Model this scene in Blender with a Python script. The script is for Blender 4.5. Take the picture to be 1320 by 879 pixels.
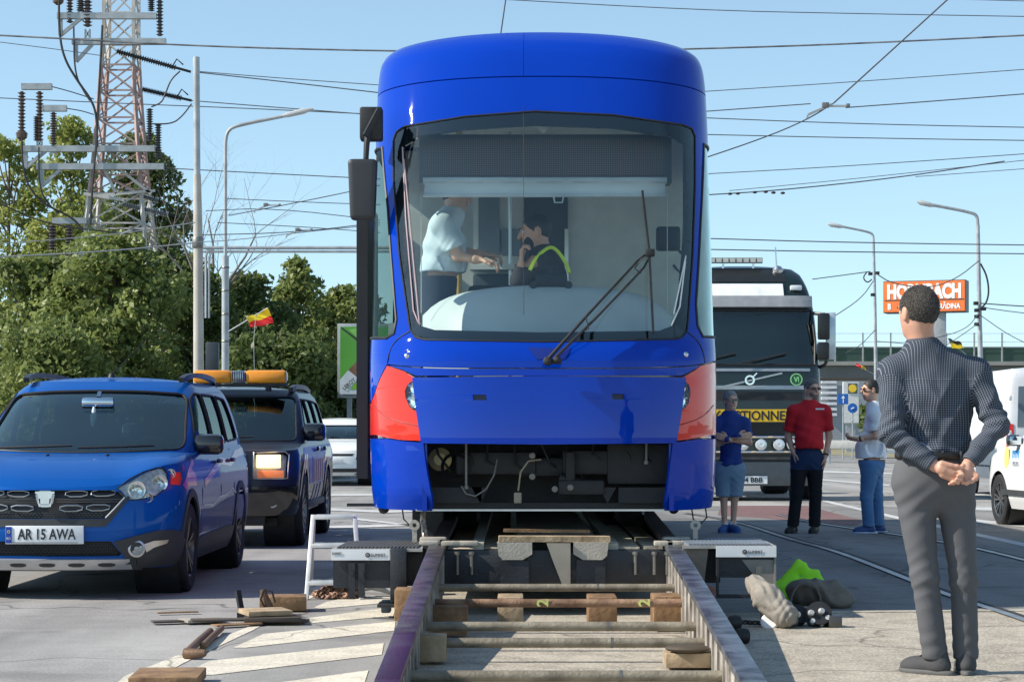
import bpy, bmesh, math, random
import numpy as np
from mathutils import Vector, Matrix
from mathutils.geometry import tessellate_polygon
random.seed(7); np.random.seed(7)
rad = math.radians
SC = bpy.context.scene
for o in list(bpy.data.objects): bpy.data.objects.remove(o)

# ------------------------------------------------------------------ camera
F, CX, HY, CH = 2785.0, 660.0, 558.0, 1.15      # focal length in photo pixels, centre column, horizon row, eye height
cam = bpy.data.objects.new('camera', bpy.data.cameras.new('camera'))
SC.collection.objects.link(cam); SC.camera = cam
cam.location = (0, 0, CH); cam.rotation_euler = (rad(90), 0, 0)
cam.data.sensor_width = 36; cam.data.lens = F/1320*36
cam.data.shift_y = (HY-439.5)/1320
cam.data.clip_start = .1; cam.data.clip_end = 6000
SC.render.resolution_x, SC.render.resolution_y = 1024, 681

# ------------------------------------------------------------------ sky, sun, exposure
SUN = Vector((-1.0, -0.19, 0.80)).normalized()
ELEV = math.asin(SUN.z); AZ = math.atan2(SUN.x, SUN.y)      # azimuth clockwise from +Y
w = bpy.data.worlds.new('World'); SC.world = w; w.use_nodes = True
nt = w.node_tree; bg = nt.nodes['Background']
sk = nt.nodes.new('ShaderNodeTexSky'); sk.sky_type = 'NISHITA'; sk.sun_disc = False
sk.sun_elevation = ELEV; sk.sun_rotation = AZ
sk.air_density = 1.0; sk.dust_density = .15; sk.ozone_density = 3.0; sk.altitude = 600
tcw = nt.nodes.new('ShaderNodeTexCoord'); mpw = nt.nodes.new('ShaderNodeVectorMath'); mpw.operation = 'MULTIPLY_ADD'
mpw.inputs[1].default_value = (1, 1, .9); mpw.inputs[2].default_value = (0, 0, .085)          # a hazy horizon: the band just above it takes the pale blue from higher up
nt.links.new(tcw.outputs['Generated'], mpw.inputs[0]); nt.links.new(mpw.outputs[0], sk.inputs[0])
tintw = nt.nodes.new('ShaderNodeMix'); tintw.data_type = 'RGBA'; tintw.blend_type = 'MULTIPLY'; tintw.inputs[0].default_value = 1; tintw.inputs[7].default_value = (1.24, 1.17, .97, 1)
nt.links.new(sk.outputs[0], tintw.inputs[6]); nt.links.new(tintw.outputs[2], bg.inputs[0]); bg.inputs[1].default_value = .13
sl = bpy.data.lights.new('sun', 'SUN'); sl.energy = 4.2; sl.angle = rad(.53); sl.color = (1, .93, .82)
so = bpy.data.objects.new('sun', sl); SC.collection.objects.link(so)
so.rotation_euler = SUN.to_track_quat('Z', 'Y').to_euler(); so.location = (-20, -5, 30)
SC.view_settings.view_transform = 'Standard'; SC.view_settings.look = 'None'
SC.view_settings.exposure = 0.64; SC.view_settings.gamma = 1
SC.render.engine = 'CYCLES'; SC.cycles.max_bounces = 8; SC.cycles.transparent_max_bounces = 16

def P(px, py, d): return Vector(((px-CX)/F*d, d, CH+(HY-py)/F*d))
def G(px, py, z=0.0):
    d = F*(CH-z)/(py-HY); return Vector(((px-CX)/F*d, d, z))

# ------------------------------------------------------------------ materials
_M = {}
def M(key, col=(.5,.5,.5), rough=.5, metal=0, coat=0, var=.12, scale=6, bump=0, bscale=60, emis=None, spec=.5, col2=None, detail=4, sheen=0):
    if key in _M: return _M[key]
    m = bpy.data.materials.new(key); m.use_nodes = True; n = m.node_tree; b = n.nodes['Principled BSDF']
    L = n.links.new
    tc = n.nodes.new('ShaderNodeTexCoord')
    nz = n.nodes.new('ShaderNodeTexNoise'); nz.inputs['Scale'].default_value = scale; nz.inputs['Detail'].default_value = detail
    L(tc.outputs['Object'], nz.inputs['Vector'])
    rp = n.nodes.new('ShaderNodeValToRGB'); rp.color_ramp.elements[0].position = .3; rp.color_ramp.elements[1].position = .7
    c = col; c2 = col2 if col2 else tuple(min(1, x*(1+var)) for x in c)
    c1 = tuple(x*(1-var) for x in c) if not col2 else c
    rp.color_ramp.elements[0].color = (*c1, 1); rp.color_ramp.elements[1].color = (*c2, 1)
    L(nz.outputs[0], rp.inputs[0]); L(rp.outputs[0], b.inputs['Base Color'])
    b.inputs['Roughness'].default_value = rough; b.inputs['Metallic'].default_value = metal
    b.inputs['Coat Weight'].default_value = coat; b.inputs['Coat Roughness'].default_value = .03
    b.inputs['Specular IOR Level'].default_value = spec
    if sheen: b.inputs['Sheen Weight'].default_value = sheen
    if rough > .08 and not coat:
        mr = n.nodes.new('ShaderNodeMapRange'); mr.inputs[3].default_value = rough*.85; mr.inputs[4].default_value = min(1, rough*1.15)
        L(nz.outputs[0], mr.inputs[0]); L(mr.outputs[0], b.inputs['Roughness'])
    if bump:
        n2 = n.nodes.new('ShaderNodeTexNoise'); n2.inputs['Scale'].default_value = bscale; n2.inputs['Detail'].default_value = 5
        L(tc.outputs['Object'], n2.inputs['Vector'])
        bp = n.nodes.new('ShaderNodeBump'); bp.inputs['Strength'].default_value = min(1, bump); bp.inputs['Distance'].default_value = .01
        L(n2.outputs[0], bp.inputs['Height']); L(bp.outputs[0], b.inputs['Normal'])
    if emis:
        b.inputs['Emission Color'].default_value = (*emis[0], 1); b.inputs['Emission Strength'].default_value = emis[1]
    _M[key] = m; return m

def glass(key, tint=(.75,.8,.8), refl=1.0, rough=.0, ior=1.5):
    if key in _M: return _M[key]
    m = bpy.data.materials.new(key); m.use_nodes = True; n = m.node_tree; n.nodes.clear(); L = n.links.new
    out = n.nodes.new('ShaderNodeOutputMaterial'); mx = n.nodes.new('ShaderNodeMixShader')
    tr = n.nodes.new('ShaderNodeBsdfTransparent'); tr.inputs[0].default_value = (*tint, 1)
    gl = n.nodes.new('ShaderNodeBsdfGlossy'); gl.inputs[1].default_value = rough; gl.inputs[0].default_value = (.86,1,.95,1)
    fr = n.nodes.new('ShaderNodeFresnel'); fr.inputs[0].default_value = ior
    ml = n.nodes.new('ShaderNodeMath'); ml.operation = 'MULTIPLY'; ml.inputs[1].default_value = refl; ml.use_clamp = True
    L(fr.outputs[0], ml.inputs[0]); L(ml.outputs[0], mx.inputs[0]); L(tr.outputs[0], mx.inputs[1]); L(gl.outputs[0], mx.inputs[2]); L(mx.outputs[0], out.inputs[0])
    _M[key] = m; return m

# ------------------------------------------------------------------ objects
ORIG = {}
def setp(o, label=None, cat=None, group=None, kind=None):
    if label: o['label'] = label
    if cat: o['category'] = cat
    if group: o['group'] = group
    if kind: o['kind'] = kind
    return o
def thing(name, label, cat, loc=(0,0,0), group=None, world=True, rz=0):
    o = bpy.data.objects.new(name, None); SC.collection.objects.link(o); o.location = loc; o.empty_display_size = .1
    o.rotation_euler = (0, 0, rz)
    ORIG[o.name] = Vector(loc) if world else Vector((0,0,0))
    return setp(o, label, cat, group)
def root_origin(p):
    while p is not None:
        if p.name in ORIG: return ORIG[p.name]
        p = p.parent
    return Vector((0,0,0))
def link(name, me, mat, parent=None, smooth=None, org=None, **kw):
    """link a mesh as one object; world coordinates are made local to the thing's base"""
    o = bpy.data.objects.new(name, me); SC.collection.objects.link(o)
    if mat is not None and not me.materials:
        for m_ in (mat if isinstance(mat, (list, tuple)) else [mat]): me.materials.append(m_)
    if parent is not None:
        o.parent = parent
        q = root_origin(parent)
        if q.length: me.transform(Matrix.Translation(-q))
    elif org is not None:
        me.transform(Matrix.Translation(-Vector(org))); o.location = org
        ORIG[o.name] = Vector(org)
    if smooth is not None: shade(me, smooth)
    return setp(o, **kw)
def shade(me, ang):
    bm = bmesh.new(); bm.from_mesh(me)
    for f in bm.faces: f.smooth = True
    a = rad(ang)
    for e in bm.edges:
        e.smooth = not (len(e.link_faces) != 2 or e.calc_face_angle(0) > a)
    bm.to_mesh(me); bm.free()
def copy_thing(root, loc=None, rz=None, label=None, group=None, parent=None, scale=None):
    c = root.copy(); SC.collection.objects.link(c)
    if parent is not None: c.parent = parent
    if loc is not None: c.location = loc
    if rz is not None: c.rotation_euler = (0,0,rz)
    if scale is not None: c.scale = scale
    if label: c['label'] = label
    if group: c['group'] = group
    for ch in list(root.children): copy_thing(ch, parent=c)
    return c

class MB:
    def __init__(s): s.v = []; s.f = []; s.mi = []; s.cur = 0
    def add(s, vs, fs):
        o = len(s.v); s.v += [tuple(v) for v in vs]; s.f += [tuple(i+o for i in f) for f in fs]; s.mi += [s.cur]*len(fs); return s
    def box(s, c, d, rot=None, b=0):
        """box centred on c, size d, optional bevel b"""
        hx, hy, hz = d[0]/2, d[1]/2, d[2]/2
        if b <= 0:
            vs = [Vector((x,y,z)) for z in (-hz,hz) for y in (-hy,hy) for x in (-hx,hx)]
            fs = [(0,2,3,1),(4,5,7,6),(0,1,5,4),(2,6,7,3),(0,4,6,2),(1,3,7,5)]
        else:
            bm = bmesh.new(); bmesh.ops.create_cube(bm, size=1)
            for v in bm.verts: v.co = Vector((v.co.x*d[0], v.co.y*d[1], v.co.z*d[2]))
            bmesh.ops.bevel(bm, geom=list(bm.edges)+list(bm.verts), offset=b, segments=2, affect='EDGES', profile=.5)
            bm.verts.index_update()
            vs = [v.co.copy() for v in bm.verts]; fs = [tuple(v.index for v in f.verts) for f in bm.faces]; bm.free()
        if rot is not None:
            R = rot if isinstance(rot, Matrix) else Matrix.Rotation(rot, 3, 'Z'); vs = [R @ v for v in vs]
        c = Vector(c); return s.add([v+c for v in vs], fs)
    def box2(s, a, b, bev=0):
        a = Vector(a); b = Vector(b); return s.box((a+b)/2, [abs(b[i]-a[i]) for i in range(3)], b=bev)
    def bar(s, a, b, w_, h_, up=(0,0,1), bev=0):
        a = Vector(a); b = Vector(b); d = (b-a); L = d.length
        if L < 1e-6: return s
        d.normalize(); u = Vector(up); x = d.cross(u)
        if x.length < 1e-4: x = d.cross(Vector((1,0,0)))
        x.normalize(); z = x.cross(d)
        R = Matrix((x, d, z)).transposed(); return s.box((a+b)/2, (w_, L, h_), R, bev)
    def cyl(s, a, b, r, r2=None, n=16, cap=True):
        return s.tube([a, b], [r, r if r2 is None else r2], n, cap)
    def tube(s, pts, r, n=8, cap=True, closed=False):
        pts = [Vector(p) for p in pts]; k = len(pts)
        rs = list(r) if hasattr(r, '__len__') else [r]*k
        ts = []
        for i in range(k):
            if closed: t = pts[(i+1)%k]-pts[i-1]
            else: t = pts[min(i+1,k-1)]-pts[max(i-1,0)]
            ts.append(t.normalized() if t.length > 1e-9 else Vector((0,0,1)))
        u = ts[0].orthogonal().normalized(); vs = []
        for i in range(k):
            u = (u - ts[i]*u.dot(ts[i]))
            u = u.normalized() if u.length > 1e-6 else ts[i].orthogonal().normalized()
            w_ = ts[i].cross(u)
            for j in range(n):
                a = 2*math.pi*j/n; vs.append(pts[i]+(u*math.cos(a)+w_*math.sin(a))*rs[i])
        fs = []
        for i in range(k if closed else k-1):
            i2 = (i+1)%k
            for j in range(n):
                fs.append((i*n+j, i*n+(j+1)%n, i2*n+(j+1)%n, i2*n+j))
        if cap and not closed: fs.append(tuple(range(n-1,-1,-1))); fs.append(tuple((k-1)*n+j for j in range(n)))
        return s.add(vs, fs)
    def lathe(s, prof, o, axis=(0,0,1), n=24, cap=False):
        """profile = [(radius, height along axis)]"""
        ax = Vector(axis).normalized(); u = ax.orthogonal().normalized(); w_ = ax.cross(u); o = Vector(o); vs = []
        for r, h in prof:
            for j in range(n):
                a = 2*math.pi*j/n; vs.append(o+ax*h+(u*math.cos(a)+w_*math.sin(a))*r)
        fs = []
        for i in range(len(prof)-1):
            for j in range(n): fs.append((i*n+j, i*n+(j+1)%n, (i+1)*n+(j+1)%n, (i+1)*n+j))
        if cap: fs.append(tuple(range(n-1,-1,-1))); fs.append(tuple((len(prof)-1)*n+j for j in range(n)))
        return s.add(vs, fs)
    def ell(s, c, r, n=16, m=10):
        c = Vector(c); prof = []
        vs = []; fs = []
        for i in range(m+1):
            t = math.pi*i/m
            for j in range(n):
                a = 2*math.pi*j/n; vs.append(c+Vector((r[0]*math.sin(t)*math.cos(a), r[1]*math.sin(t)*math.sin(a), -r[2]*math.cos(t))))
        for i in range(m):
            for j in range(n): fs.append((i*n+j, i*n+(j+1)%n, (i+1)*n+(j+1)%n, (i+1)*n+j))
        return s.add(vs, fs)
    def prism(s, poly, o, u, v, t, holes=()):
        """flat polygon (u,v coordinates) extruded by vector t from o"""
        o = Vector(o); u = Vector(u); v = Vector(v); t = Vector(t)
        loops = [list(poly)]+[list(h) for h in holes]
        flat = [q for l in loops for q in l]
        tris = tessellate_polygon([[Vector((q[0],q[1],0)) for q in l] for l in loops])
        base = [o+u*q[0]+v*q[1] for q in flat]; k = len(flat)
        fs = []
        nrm = u.cross(v); flip = nrm.dot(t) < 0
        for a, b, c in tris:
            A, B, C = flat[a], flat[b], flat[c]
            ccw = (B[0]-A[0])*(C[1]-A[1])-(B[1]-A[1])*(C[0]-A[0]) > 0
            if not ccw: a, c = c, a
            if flip: a, c = c, a
            fs.append((a+k, b+k, c+k)); fs.append((c, b, a))
        i0 = 0
        for l in loops:
            n = len(l)
            for i in range(n): fs.append((i0+i, i0+(i+1)%n, i0+(i+1)%n+k, i0+i+k))
            i0 += n
        return s.add(base+[b+t for b in base], fs)
    def mesh(s, name):
        me = bpy.data.meshes.new(name); me.from_pydata(s.v, [], s.f)
        if any(s.mi): me.polygons.foreach_set('material_index', s.mi)
        bm = bmesh.new(); bm.from_mesh(me); bmesh.ops.recalc_face_normals(bm, faces=bm.faces); bm.to_mesh(me); bm.free()
        return me
    def put(s, name, mat, parent=None, smooth=35, **kw):
        return link(name, s.mesh(name), mat, parent, smooth, **kw)

def text_mesh(txt, size, depth=.004, bold=0, sx=1.0, shear=0):
    cu = bpy.data.curves.new('t', 'FONT'); cu.body = txt; cu.size = size; cu.extrude = depth/2; cu.offset = bold; cu.shear = shear
    cu.align_x = 'CENTER'; cu.align_y = 'CENTER'; cu.resolution_u = 3
    o = bpy.data.objects.new('t', cu); SC.collection.objects.link(o)
    bpy.context.view_layer.update()
    me = bpy.data.meshes.new_from_object(o.evaluated_get(bpy.context.evaluated_depsgraph_get()))
    bpy.data.objects.remove(o)
    me.materials.clear()
    if sx != 1: me.transform(Matrix.Scale(sx, 4, (1,0,0)))
    return me
def text(name, txt, size, mat, c, rx=90, rz=0, parent=None, depth=.004, bold=0, sx=1.0, ry=0, width=None, height=None, **kw):
    me = text_mesh(txt, size, depth, bold, sx)
    co = np.array([v.co[:] for v in me.vertices])
    if width:
        k = width/(co[:,0].max()-co[:,0].min()); me.transform(Matrix.Scale(k, 4, (1,0,0)))
    if height:
        k = height/(co[:,1].max()-co[:,1].min()); me.transform(Matrix.Scale(k, 4, (0,1,0)))
    co = np.array([v.co[:] for v in me.vertices]); mid = (co.max(0)+co.min(0))/2; me.transform(Matrix.Translation(-Vector(mid)))
    me.transform(Matrix.Translation(Vector(c)) @ Matrix.Rotation(rad(rz),4,'Z') @ Matrix.Rotation(rad(rx),4,'X') @ Matrix.Rotation(rad(ry),4,'Z'))
    return link(name, me, mat, parent, None, **kw)

# ------------------------------------------------------------------ smooth interpolation and plan-outline surfaces
def pchip(xs, ys):
    f = pchip0(xs, ys); tx = np.linspace(min(xs), max(xs), 500); ty = f(tx)
    return lambda x: np.interp(x, tx, ty)
def pchip0(xs, ys):
    xs = np.array(xs, float); ys = np.array(ys, float); h = np.diff(xs); d = np.diff(ys)/h; m = np.zeros(len(xs))
    for i in range(1, len(xs)-1):
        m[i] = 0 if d[i-1]*d[i] <= 0 else 2*d[i-1]*d[i]/(d[i-1]+d[i])
    m[0] = d[0]; m[-1] = d[-1]
    def f(x):
        x = np.clip(np.asarray(x, float), xs[0], xs[-1]); i = np.clip(np.searchsorted(xs, x)-1, 0, len(xs)-2)
        t = (x-xs[i])/h[i]; t2 = t*t; t3 = t2*t
        return (2*t3-3*t2+1)*ys[i]+(t3-2*t2+t)*h[i]*m[i]+(-2*t3+3*t2)*ys[i+1]+(t3-t2)*h[i]*m[i+1]
    return f

class Outline:
    """vehicle skin: at height z a plan outline with a rounded front (|s|<1), straight sides (1..2), rounded rear (2..3)"""
    def __init__(s, rows, p=2.6, pr=3.0, crown=None, aspect=.6):
        # rows: (z, half width, y front, front corner depth, y rear, rear corner depth)
        z = [r[0] for r in rows]; s.z0, s.z1 = z[0], z[-1]
        s.w, s.yf, s.D, s.yr, s.Dr = [pchip(z, [r[i] for r in rows]) for i in range(1,6)]
        s.p, s.pr, s.crown = p, pr, crown
        s.tf = s.table(p, aspect); s.tr = s.table(pr, .4)
    @staticmethod
    def table(p, asp):
        th = np.linspace(0, math.pi/2, 400); x = np.sin(th)**(2/p); y = asp*(1-np.abs(np.cos(th))**(2/p))
        L = np.concatenate([[0], np.cumsum(np.hypot(np.diff(x), np.diff(y)))]); return L/L[-1], th
    def __call__(s, S, Z):
        S = np.atleast_1d(np.asarray(S, float)); Z = np.broadcast_to(np.asarray(Z, float), S.shape)
        a = np.abs(S); sg = np.where(S < 0, -1, 1); w_, yf, D, yr, Dr = s.w(Z), s.yf(Z), s.D(Z), s.yr(Z), s.Dr(Z)
        th = np.interp(np.clip(a,0,1), *s.tf); x = np.sin(th)**(2/s.p); y = yf+D*(1-np.abs(np.cos(th))**(2/s.p))
        t = np.clip(a-1, 0, 1); ys = (yf+D)*(1-t)+(yr-Dr)*t
        thr = np.interp(np.clip(3-a,0,1), *s.tr); xr = np.sin(thr)**(2/s.pr); yrr = yr-Dr*(1-np.abs(np.cos(thr))**(2/s.pr))
        X = np.where(a <= 1, x, np.where(a <= 2, 1, xr)); Y = np.where(a <= 1, y, np.where(a <= 2, ys, yrr))
        Zo = Z.copy()
        if s.crown is not None: Zo = Z+s.crown(Z)*(1-X**2)
        return np.stack([X*w_*sg, Y, Zo], -1)
    def sx(s, x, z):
        """s of a point x across the front at height z"""
        q = min(1., abs(x)/float(s.w(z))); th = math.asin(min(1, q**(s.p/2)))
        return math.copysign(float(np.interp(th, s.tf[1], s.tf[0])), x)
    def sy(s, y, z, side=1):
        yf, D, yr, Dr = float(s.yf(z)), float(s.D(z)), float(s.yr(z)), float(s.Dr(z))
        if y < yf+D:
            c = max(0, min(1, 1-(y-yf)/D)); r = float(np.interp(math.acos(c**(s.p/2)), s.tf[1], s.tf[0]))
        elif y <= yr-Dr: r = 1+(y-yf-D)/(yr-Dr-yf-D)
        else:
            c = max(0, min(1, 1-(yr-y)/Dr)); r = 3-float(np.interp(math.acos(c**(s.pr/2)), s.tr[1], s.tr[0]))
        return r*side
def dens(poly, step, closed=True):
    out = []; n = len(poly)
    for i in range(n if closed else n-1):
        a = poly[i]; b = poly[(i+1)%n]; L = math.dist(a, b); k = max(1, int(math.ceil(L/step)))
        out += [tuple(a[j]+(b[j]-a[j])*t/k for j in range(len(a))) for t in range(k)]
    if not closed: out.append(tuple(poly[-1]))
    return out
def smoothp(poly, it=2, closed=True):
    """Chaikin corner cutting"""
    for _ in range(it):
        out = []; n = len(poly)
        for i in range(n if closed else n-1):
            a = poly[i]; b = poly[(i+1)%n]
            out.append(tuple(.75*a[j]+.25*b[j] for j in range(len(a)))); out.append(tuple(.25*a[j]+.75*b[j] for j in range(len(a))))
        if not closed: out = [tuple(poly[0])]+out+[tuple(poly[-1])]
        poly = out
    return poly
def rcorner(pts, r):
    out = []; n = len(pts)
    for i in range(n):
        p = np.array(pts[i], float); a = np.array(pts[i-1], float); b = np.array(pts[(i+1)%n], float)
        la = np.linalg.norm(a-p); lb = np.linalg.norm(b-p); ra = min(r, la*.45); rb = min(r, lb*.45); A = p+(a-p)*ra/la; B = p+(b-p)*rb/lb
        for t in (0,.25,.5,.75,1): out.append(tuple((1-t)**2*A+2*t*(1-t)*p+t*t*B))
    return out
def fpoly(O, pts, step=.06, sm=0):
    """front-view polygon (x,z) -> (s,z)"""
    if sm: pts = rcorner(pts, sm)
    return [(O.sx(x, z), z) for x, z in dens(pts, step)]
def spoly(O, pts, side=1, step=.1, sm=0):
    if sm: pts = rcorner(pts, sm)
    return [(O.sy(y, z, side), z) for y, z in dens(pts, step)]
def surf(f, poly, holes=(), du=.1, dv=.1, thick=.004, off=0.0, name='panel'):
    loops = [list(poly)]+[list(h) for h in holes]
    tris = tessellate_polygon([[Vector((q[0],q[1],0)) for q in l] for l in loops]); flat = [q for l in loops for q in l]
    bm = bmesh.new(); vs = [bm.verts.new((q[0],q[1],0)) for q in flat]
    for t in tris:
        a, b, c = [flat[i] for i in t]
        ar = (b[0]-a[0])*(c[1]-a[1])-(b[1]-a[1])*(c[0]-a[0])
        if abs(ar) < 1e-10: continue
        try: bm.faces.new([vs[i] for i in (t if ar > 0 else reversed(t))])
        except ValueError: pass
    us = [q[0] for q in flat]; vv = [q[1] for q in flat]
    for k in range(int(math.ceil(min(us)/du+1e-6)), int(math.floor(max(us)/du-1e-6))+1):
        bmesh.ops.bisect_plane(bm, geom=bm.verts[:]+bm.edges[:]+bm.faces[:], dist=1e-6, plane_co=(k*du,0,0), plane_no=(1,0,0))
    for k in range(int(math.ceil(min(vv)/dv+1e-6)), int(math.floor(max(vv)/dv-1e-6))+1):
        bmesh.ops.bisect_plane(bm, geom=bm.verts[:]+bm.edges[:]+bm.faces[:], dist=1e-6, plane_co=(0,k*dv,0), plane_no=(0,1,0))
    bmesh.ops.join_triangles(bm, faces=bm.faces[:], angle_face_threshold=.01, angle_shape_threshold=3)
    bm.verts.index_update()
    uv = np.array([v.co[:2] for v in bm.verts]); e = 1e-4
    p = f(uv[:,0], uv[:,1]); pu = f(uv[:,0]+e, uv[:,1])-f(uv[:,0]-e, uv[:,1]); pv = f(uv[:,0], uv[:,1]+e)-f(uv[:,0], uv[:,1]-e)
    nr = np.cross(pu, pv); ln = np.linalg.norm(nr, axis=1, keepdims=True); nr = nr/np.maximum(ln, 1e-12)
    n = len(p); out = p+nr*off; inn = p+nr*(off-thick)
    faces = [tuple(v.index for v in fc.verts) for fc in bm.faces]
    rim = [(e_.link_faces[0], e_.verts[0].index, e_.verts[1].index) for e_ in bm.edges if len(e_.link_faces) == 1]
    rf = []
    for fc, a, b in rim:
        ids = [v.index for v in fc.verts]; i = ids.index(a)
        if ids[(i+1) % len(ids)] != b: a, b = b, a
        rf.append((a, a+n, b+n, b))
    bm.free()
    fs = faces+([tuple(i+n for i in reversed(q)) for q in faces]+rf if thick else [])
    me = bpy.data.meshes.new(name); me.from_pydata([tuple(q) for q in out]+([tuple(q) for q in inn] if thick else []), [], fs)
    me.polygons.foreach_set('use_smooth', [True]*len(fs))
    if thick:
        bm = bmesh.new(); bm.from_mesh(me)
        for ed in bm.edges: ed.smooth = ed.calc_face_angle(0) < rad(50)
        bm.to_mesh(me); bm.free()
    me.update(); return me
def join(meshes):
    bm = bmesh.new()
    for m_ in meshes: bm.from_mesh(m_)
    me = bpy.data.meshes.new(meshes[0].name); bm.to_mesh(me); bm.free(); return me
def arc(c, r, a0, a1, n=12, ry=None):
    ry = r if ry is None else ry
    return [(c[0]+r*math.cos(rad(a0+(a1-a0)*i/n)), c[1]+ry*math.sin(rad(a0+(a1-a0)*i/n))) for i in range(n+1)]

# ------------------------------------------------------------------ organic shapes: signed distances meshed with surface nets
def d_cap(p, a, b, ra, rb, sc=None):
    a = np.array(a, float); b = np.array(b, float)
    if sc is not None: q = p*sc; a = a*sc; b = b*sc
    else: q = p
    ab = b-a; t = np.clip(((q-a)@ab)/max(1e-9, ab@ab), 0, 1)
    return np.linalg.norm(q-a-t[...,None]*ab, axis=-1)-(ra+(rb-ra)*t)
def d_ell(p, c, r, R=None):
    q = p-np.array(c, float)
    if R is not None: q = q@np.array(R)
    r = np.array(r, float); k0 = np.linalg.norm(q/r, axis=-1); k1 = np.linalg.norm(q/(r*r), axis=-1)
    return k0*(k0-1)/np.maximum(k1, 1e-6)
def smin(a, b, k):
    h = np.clip(.5+.5*(b-a)/k, 0, 1); return b*(1-h)+a*h-k*h*(1-h)
def smax(a, b, k): return -smin(-a, -b, k)
def nets(f, lo, hi, step, name='body', sm=1):
    lo = np.array(lo, float); hi = np.array(hi, float); n = np.ceil((hi-lo)/step).astype(int)+1
    ax = [lo[i]+step*np.arange(n[i]) for i in range(3)]
    X = np.stack(np.meshgrid(*ax, indexing='ij'), -1); D = np.empty(tuple(n))
    for i in range(0, n[0], 16): D[i:i+16] = f(X[i:i+16])
    sg = D < 0
    c = np.zeros(tuple(n-1), int)
    for dx in (0,1):
        for dy in (0,1):
            for dz in (0,1): c += sg[dx:n[0]-1+dx, dy:n[1]-1+dy, dz:n[2]-1+dz]
    act = (c > 0) & (c < 8); idx = -np.ones(act.shape, int); cells = np.argwhere(act); idx[act] = np.arange(len(cells))
    acc = np.zeros((len(cells),3)); cnt = np.zeros(len(cells)); cor = [(a,b,c_) for a in (0,1) for b in (0,1) for c_ in (0,1)]
    for i in range(8):
        for j in range(i+1, 8):
            A, B = np.array(cor[i]), np.array(cor[j])
            if np.abs(A-B).sum() != 1: continue
            da = D[tuple((cells+A).T)]; db = D[tuple((cells+B).T)]; cr = (da < 0) != (db < 0)
            t = np.where(cr, da/np.where(cr, da-db, 1), 0)
            acc += np.where(cr[:,None], A+t[:,None]*(B-A), 0); cnt += cr
    V = lo+(cells+acc/cnt[:,None])*step
    faces = []
    for axn in range(3):
        sl0 = [slice(None)]*3; sl1 = [slice(None)]*3; sl0[axn] = slice(0,-1); sl1[axn] = slice(1,None)
        a = sg[tuple(sl0)]; b = sg[tuple(sl1)]; u, v = (axn+1)%3, (axn+2)%3
        for flag, fl in ((a & ~b, False), (~a & b, True)):
            e = np.argwhere(flag); e = e[(e[:,u] > 0) & (e[:,v] > 0) & (e[:,u] < n[u]-1) & (e[:,v] < n[v]-1)]
            if not len(e): continue
            du = np.zeros(3, int); du[u] = 1; dv = np.zeros(3, int); dv[v] = 1
            q = [idx[tuple((e-du-dv).T)], idx[tuple((e-dv).T)], idx[tuple(e.T)], idx[tuple((e-du).T)]]
            q = np.stack(q if not fl else q[::-1], 1); faces.append(q[(q >= 0).all(1)])
    Fq = np.concatenate(faces)
    for _ in range(sm):
        S = np.zeros_like(V); C = np.zeros(len(V))
        for k in range(4):
            a, b = Fq[:,k], Fq[:,(k+1)%4]
            np.add.at(S, a, V[b]); np.add.at(C, a, 1)
            np.add.at(S, b, V[a]); np.add.at(C, b, 1)
        V = .5*V+.5*S/np.maximum(C,1)[:,None]
    me = bpy.data.meshes.new(name); me.vertices.add(len(V)); me.vertices.foreach_set('co', V.ravel())
    me.loops.add(len(Fq)*4); me.loops.foreach_set('vertex_index', Fq.ravel().astype(np.int32))
    me.polygons.add(len(Fq)); me.polygons.foreach_set('loop_start', np.arange(0, len(Fq)*4, 4, dtype=np.int32)); me.polygons.foreach_set('loop_total', np.full(len(Fq), 4, np.int32))
    me.polygons.foreach_set('use_smooth', np.ones(len(Fq), bool)); me.update(); me.validate(); return me
def np_mesh(name, V, Fq, smooth=False):
    k = Fq.shape[1]; me = bpy.data.meshes.new(name); me.vertices.add(len(V)); me.vertices.foreach_set('co', np.asarray(V, float).ravel())
    me.loops.add(len(Fq)*k); me.loops.foreach_set('vertex_index', Fq.ravel().astype(np.int32))
    me.polygons.add(len(Fq)); me.polygons.foreach_set('loop_start', np.arange(0, len(Fq)*k, k, dtype=np.int32)); me.polygons.foreach_set('loop_total', np.full(len(Fq), k, np.int32))
    if smooth: me.polygons.foreach_set('use_smooth', np.ones(len(Fq), bool))
    me.update(); return me
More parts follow.
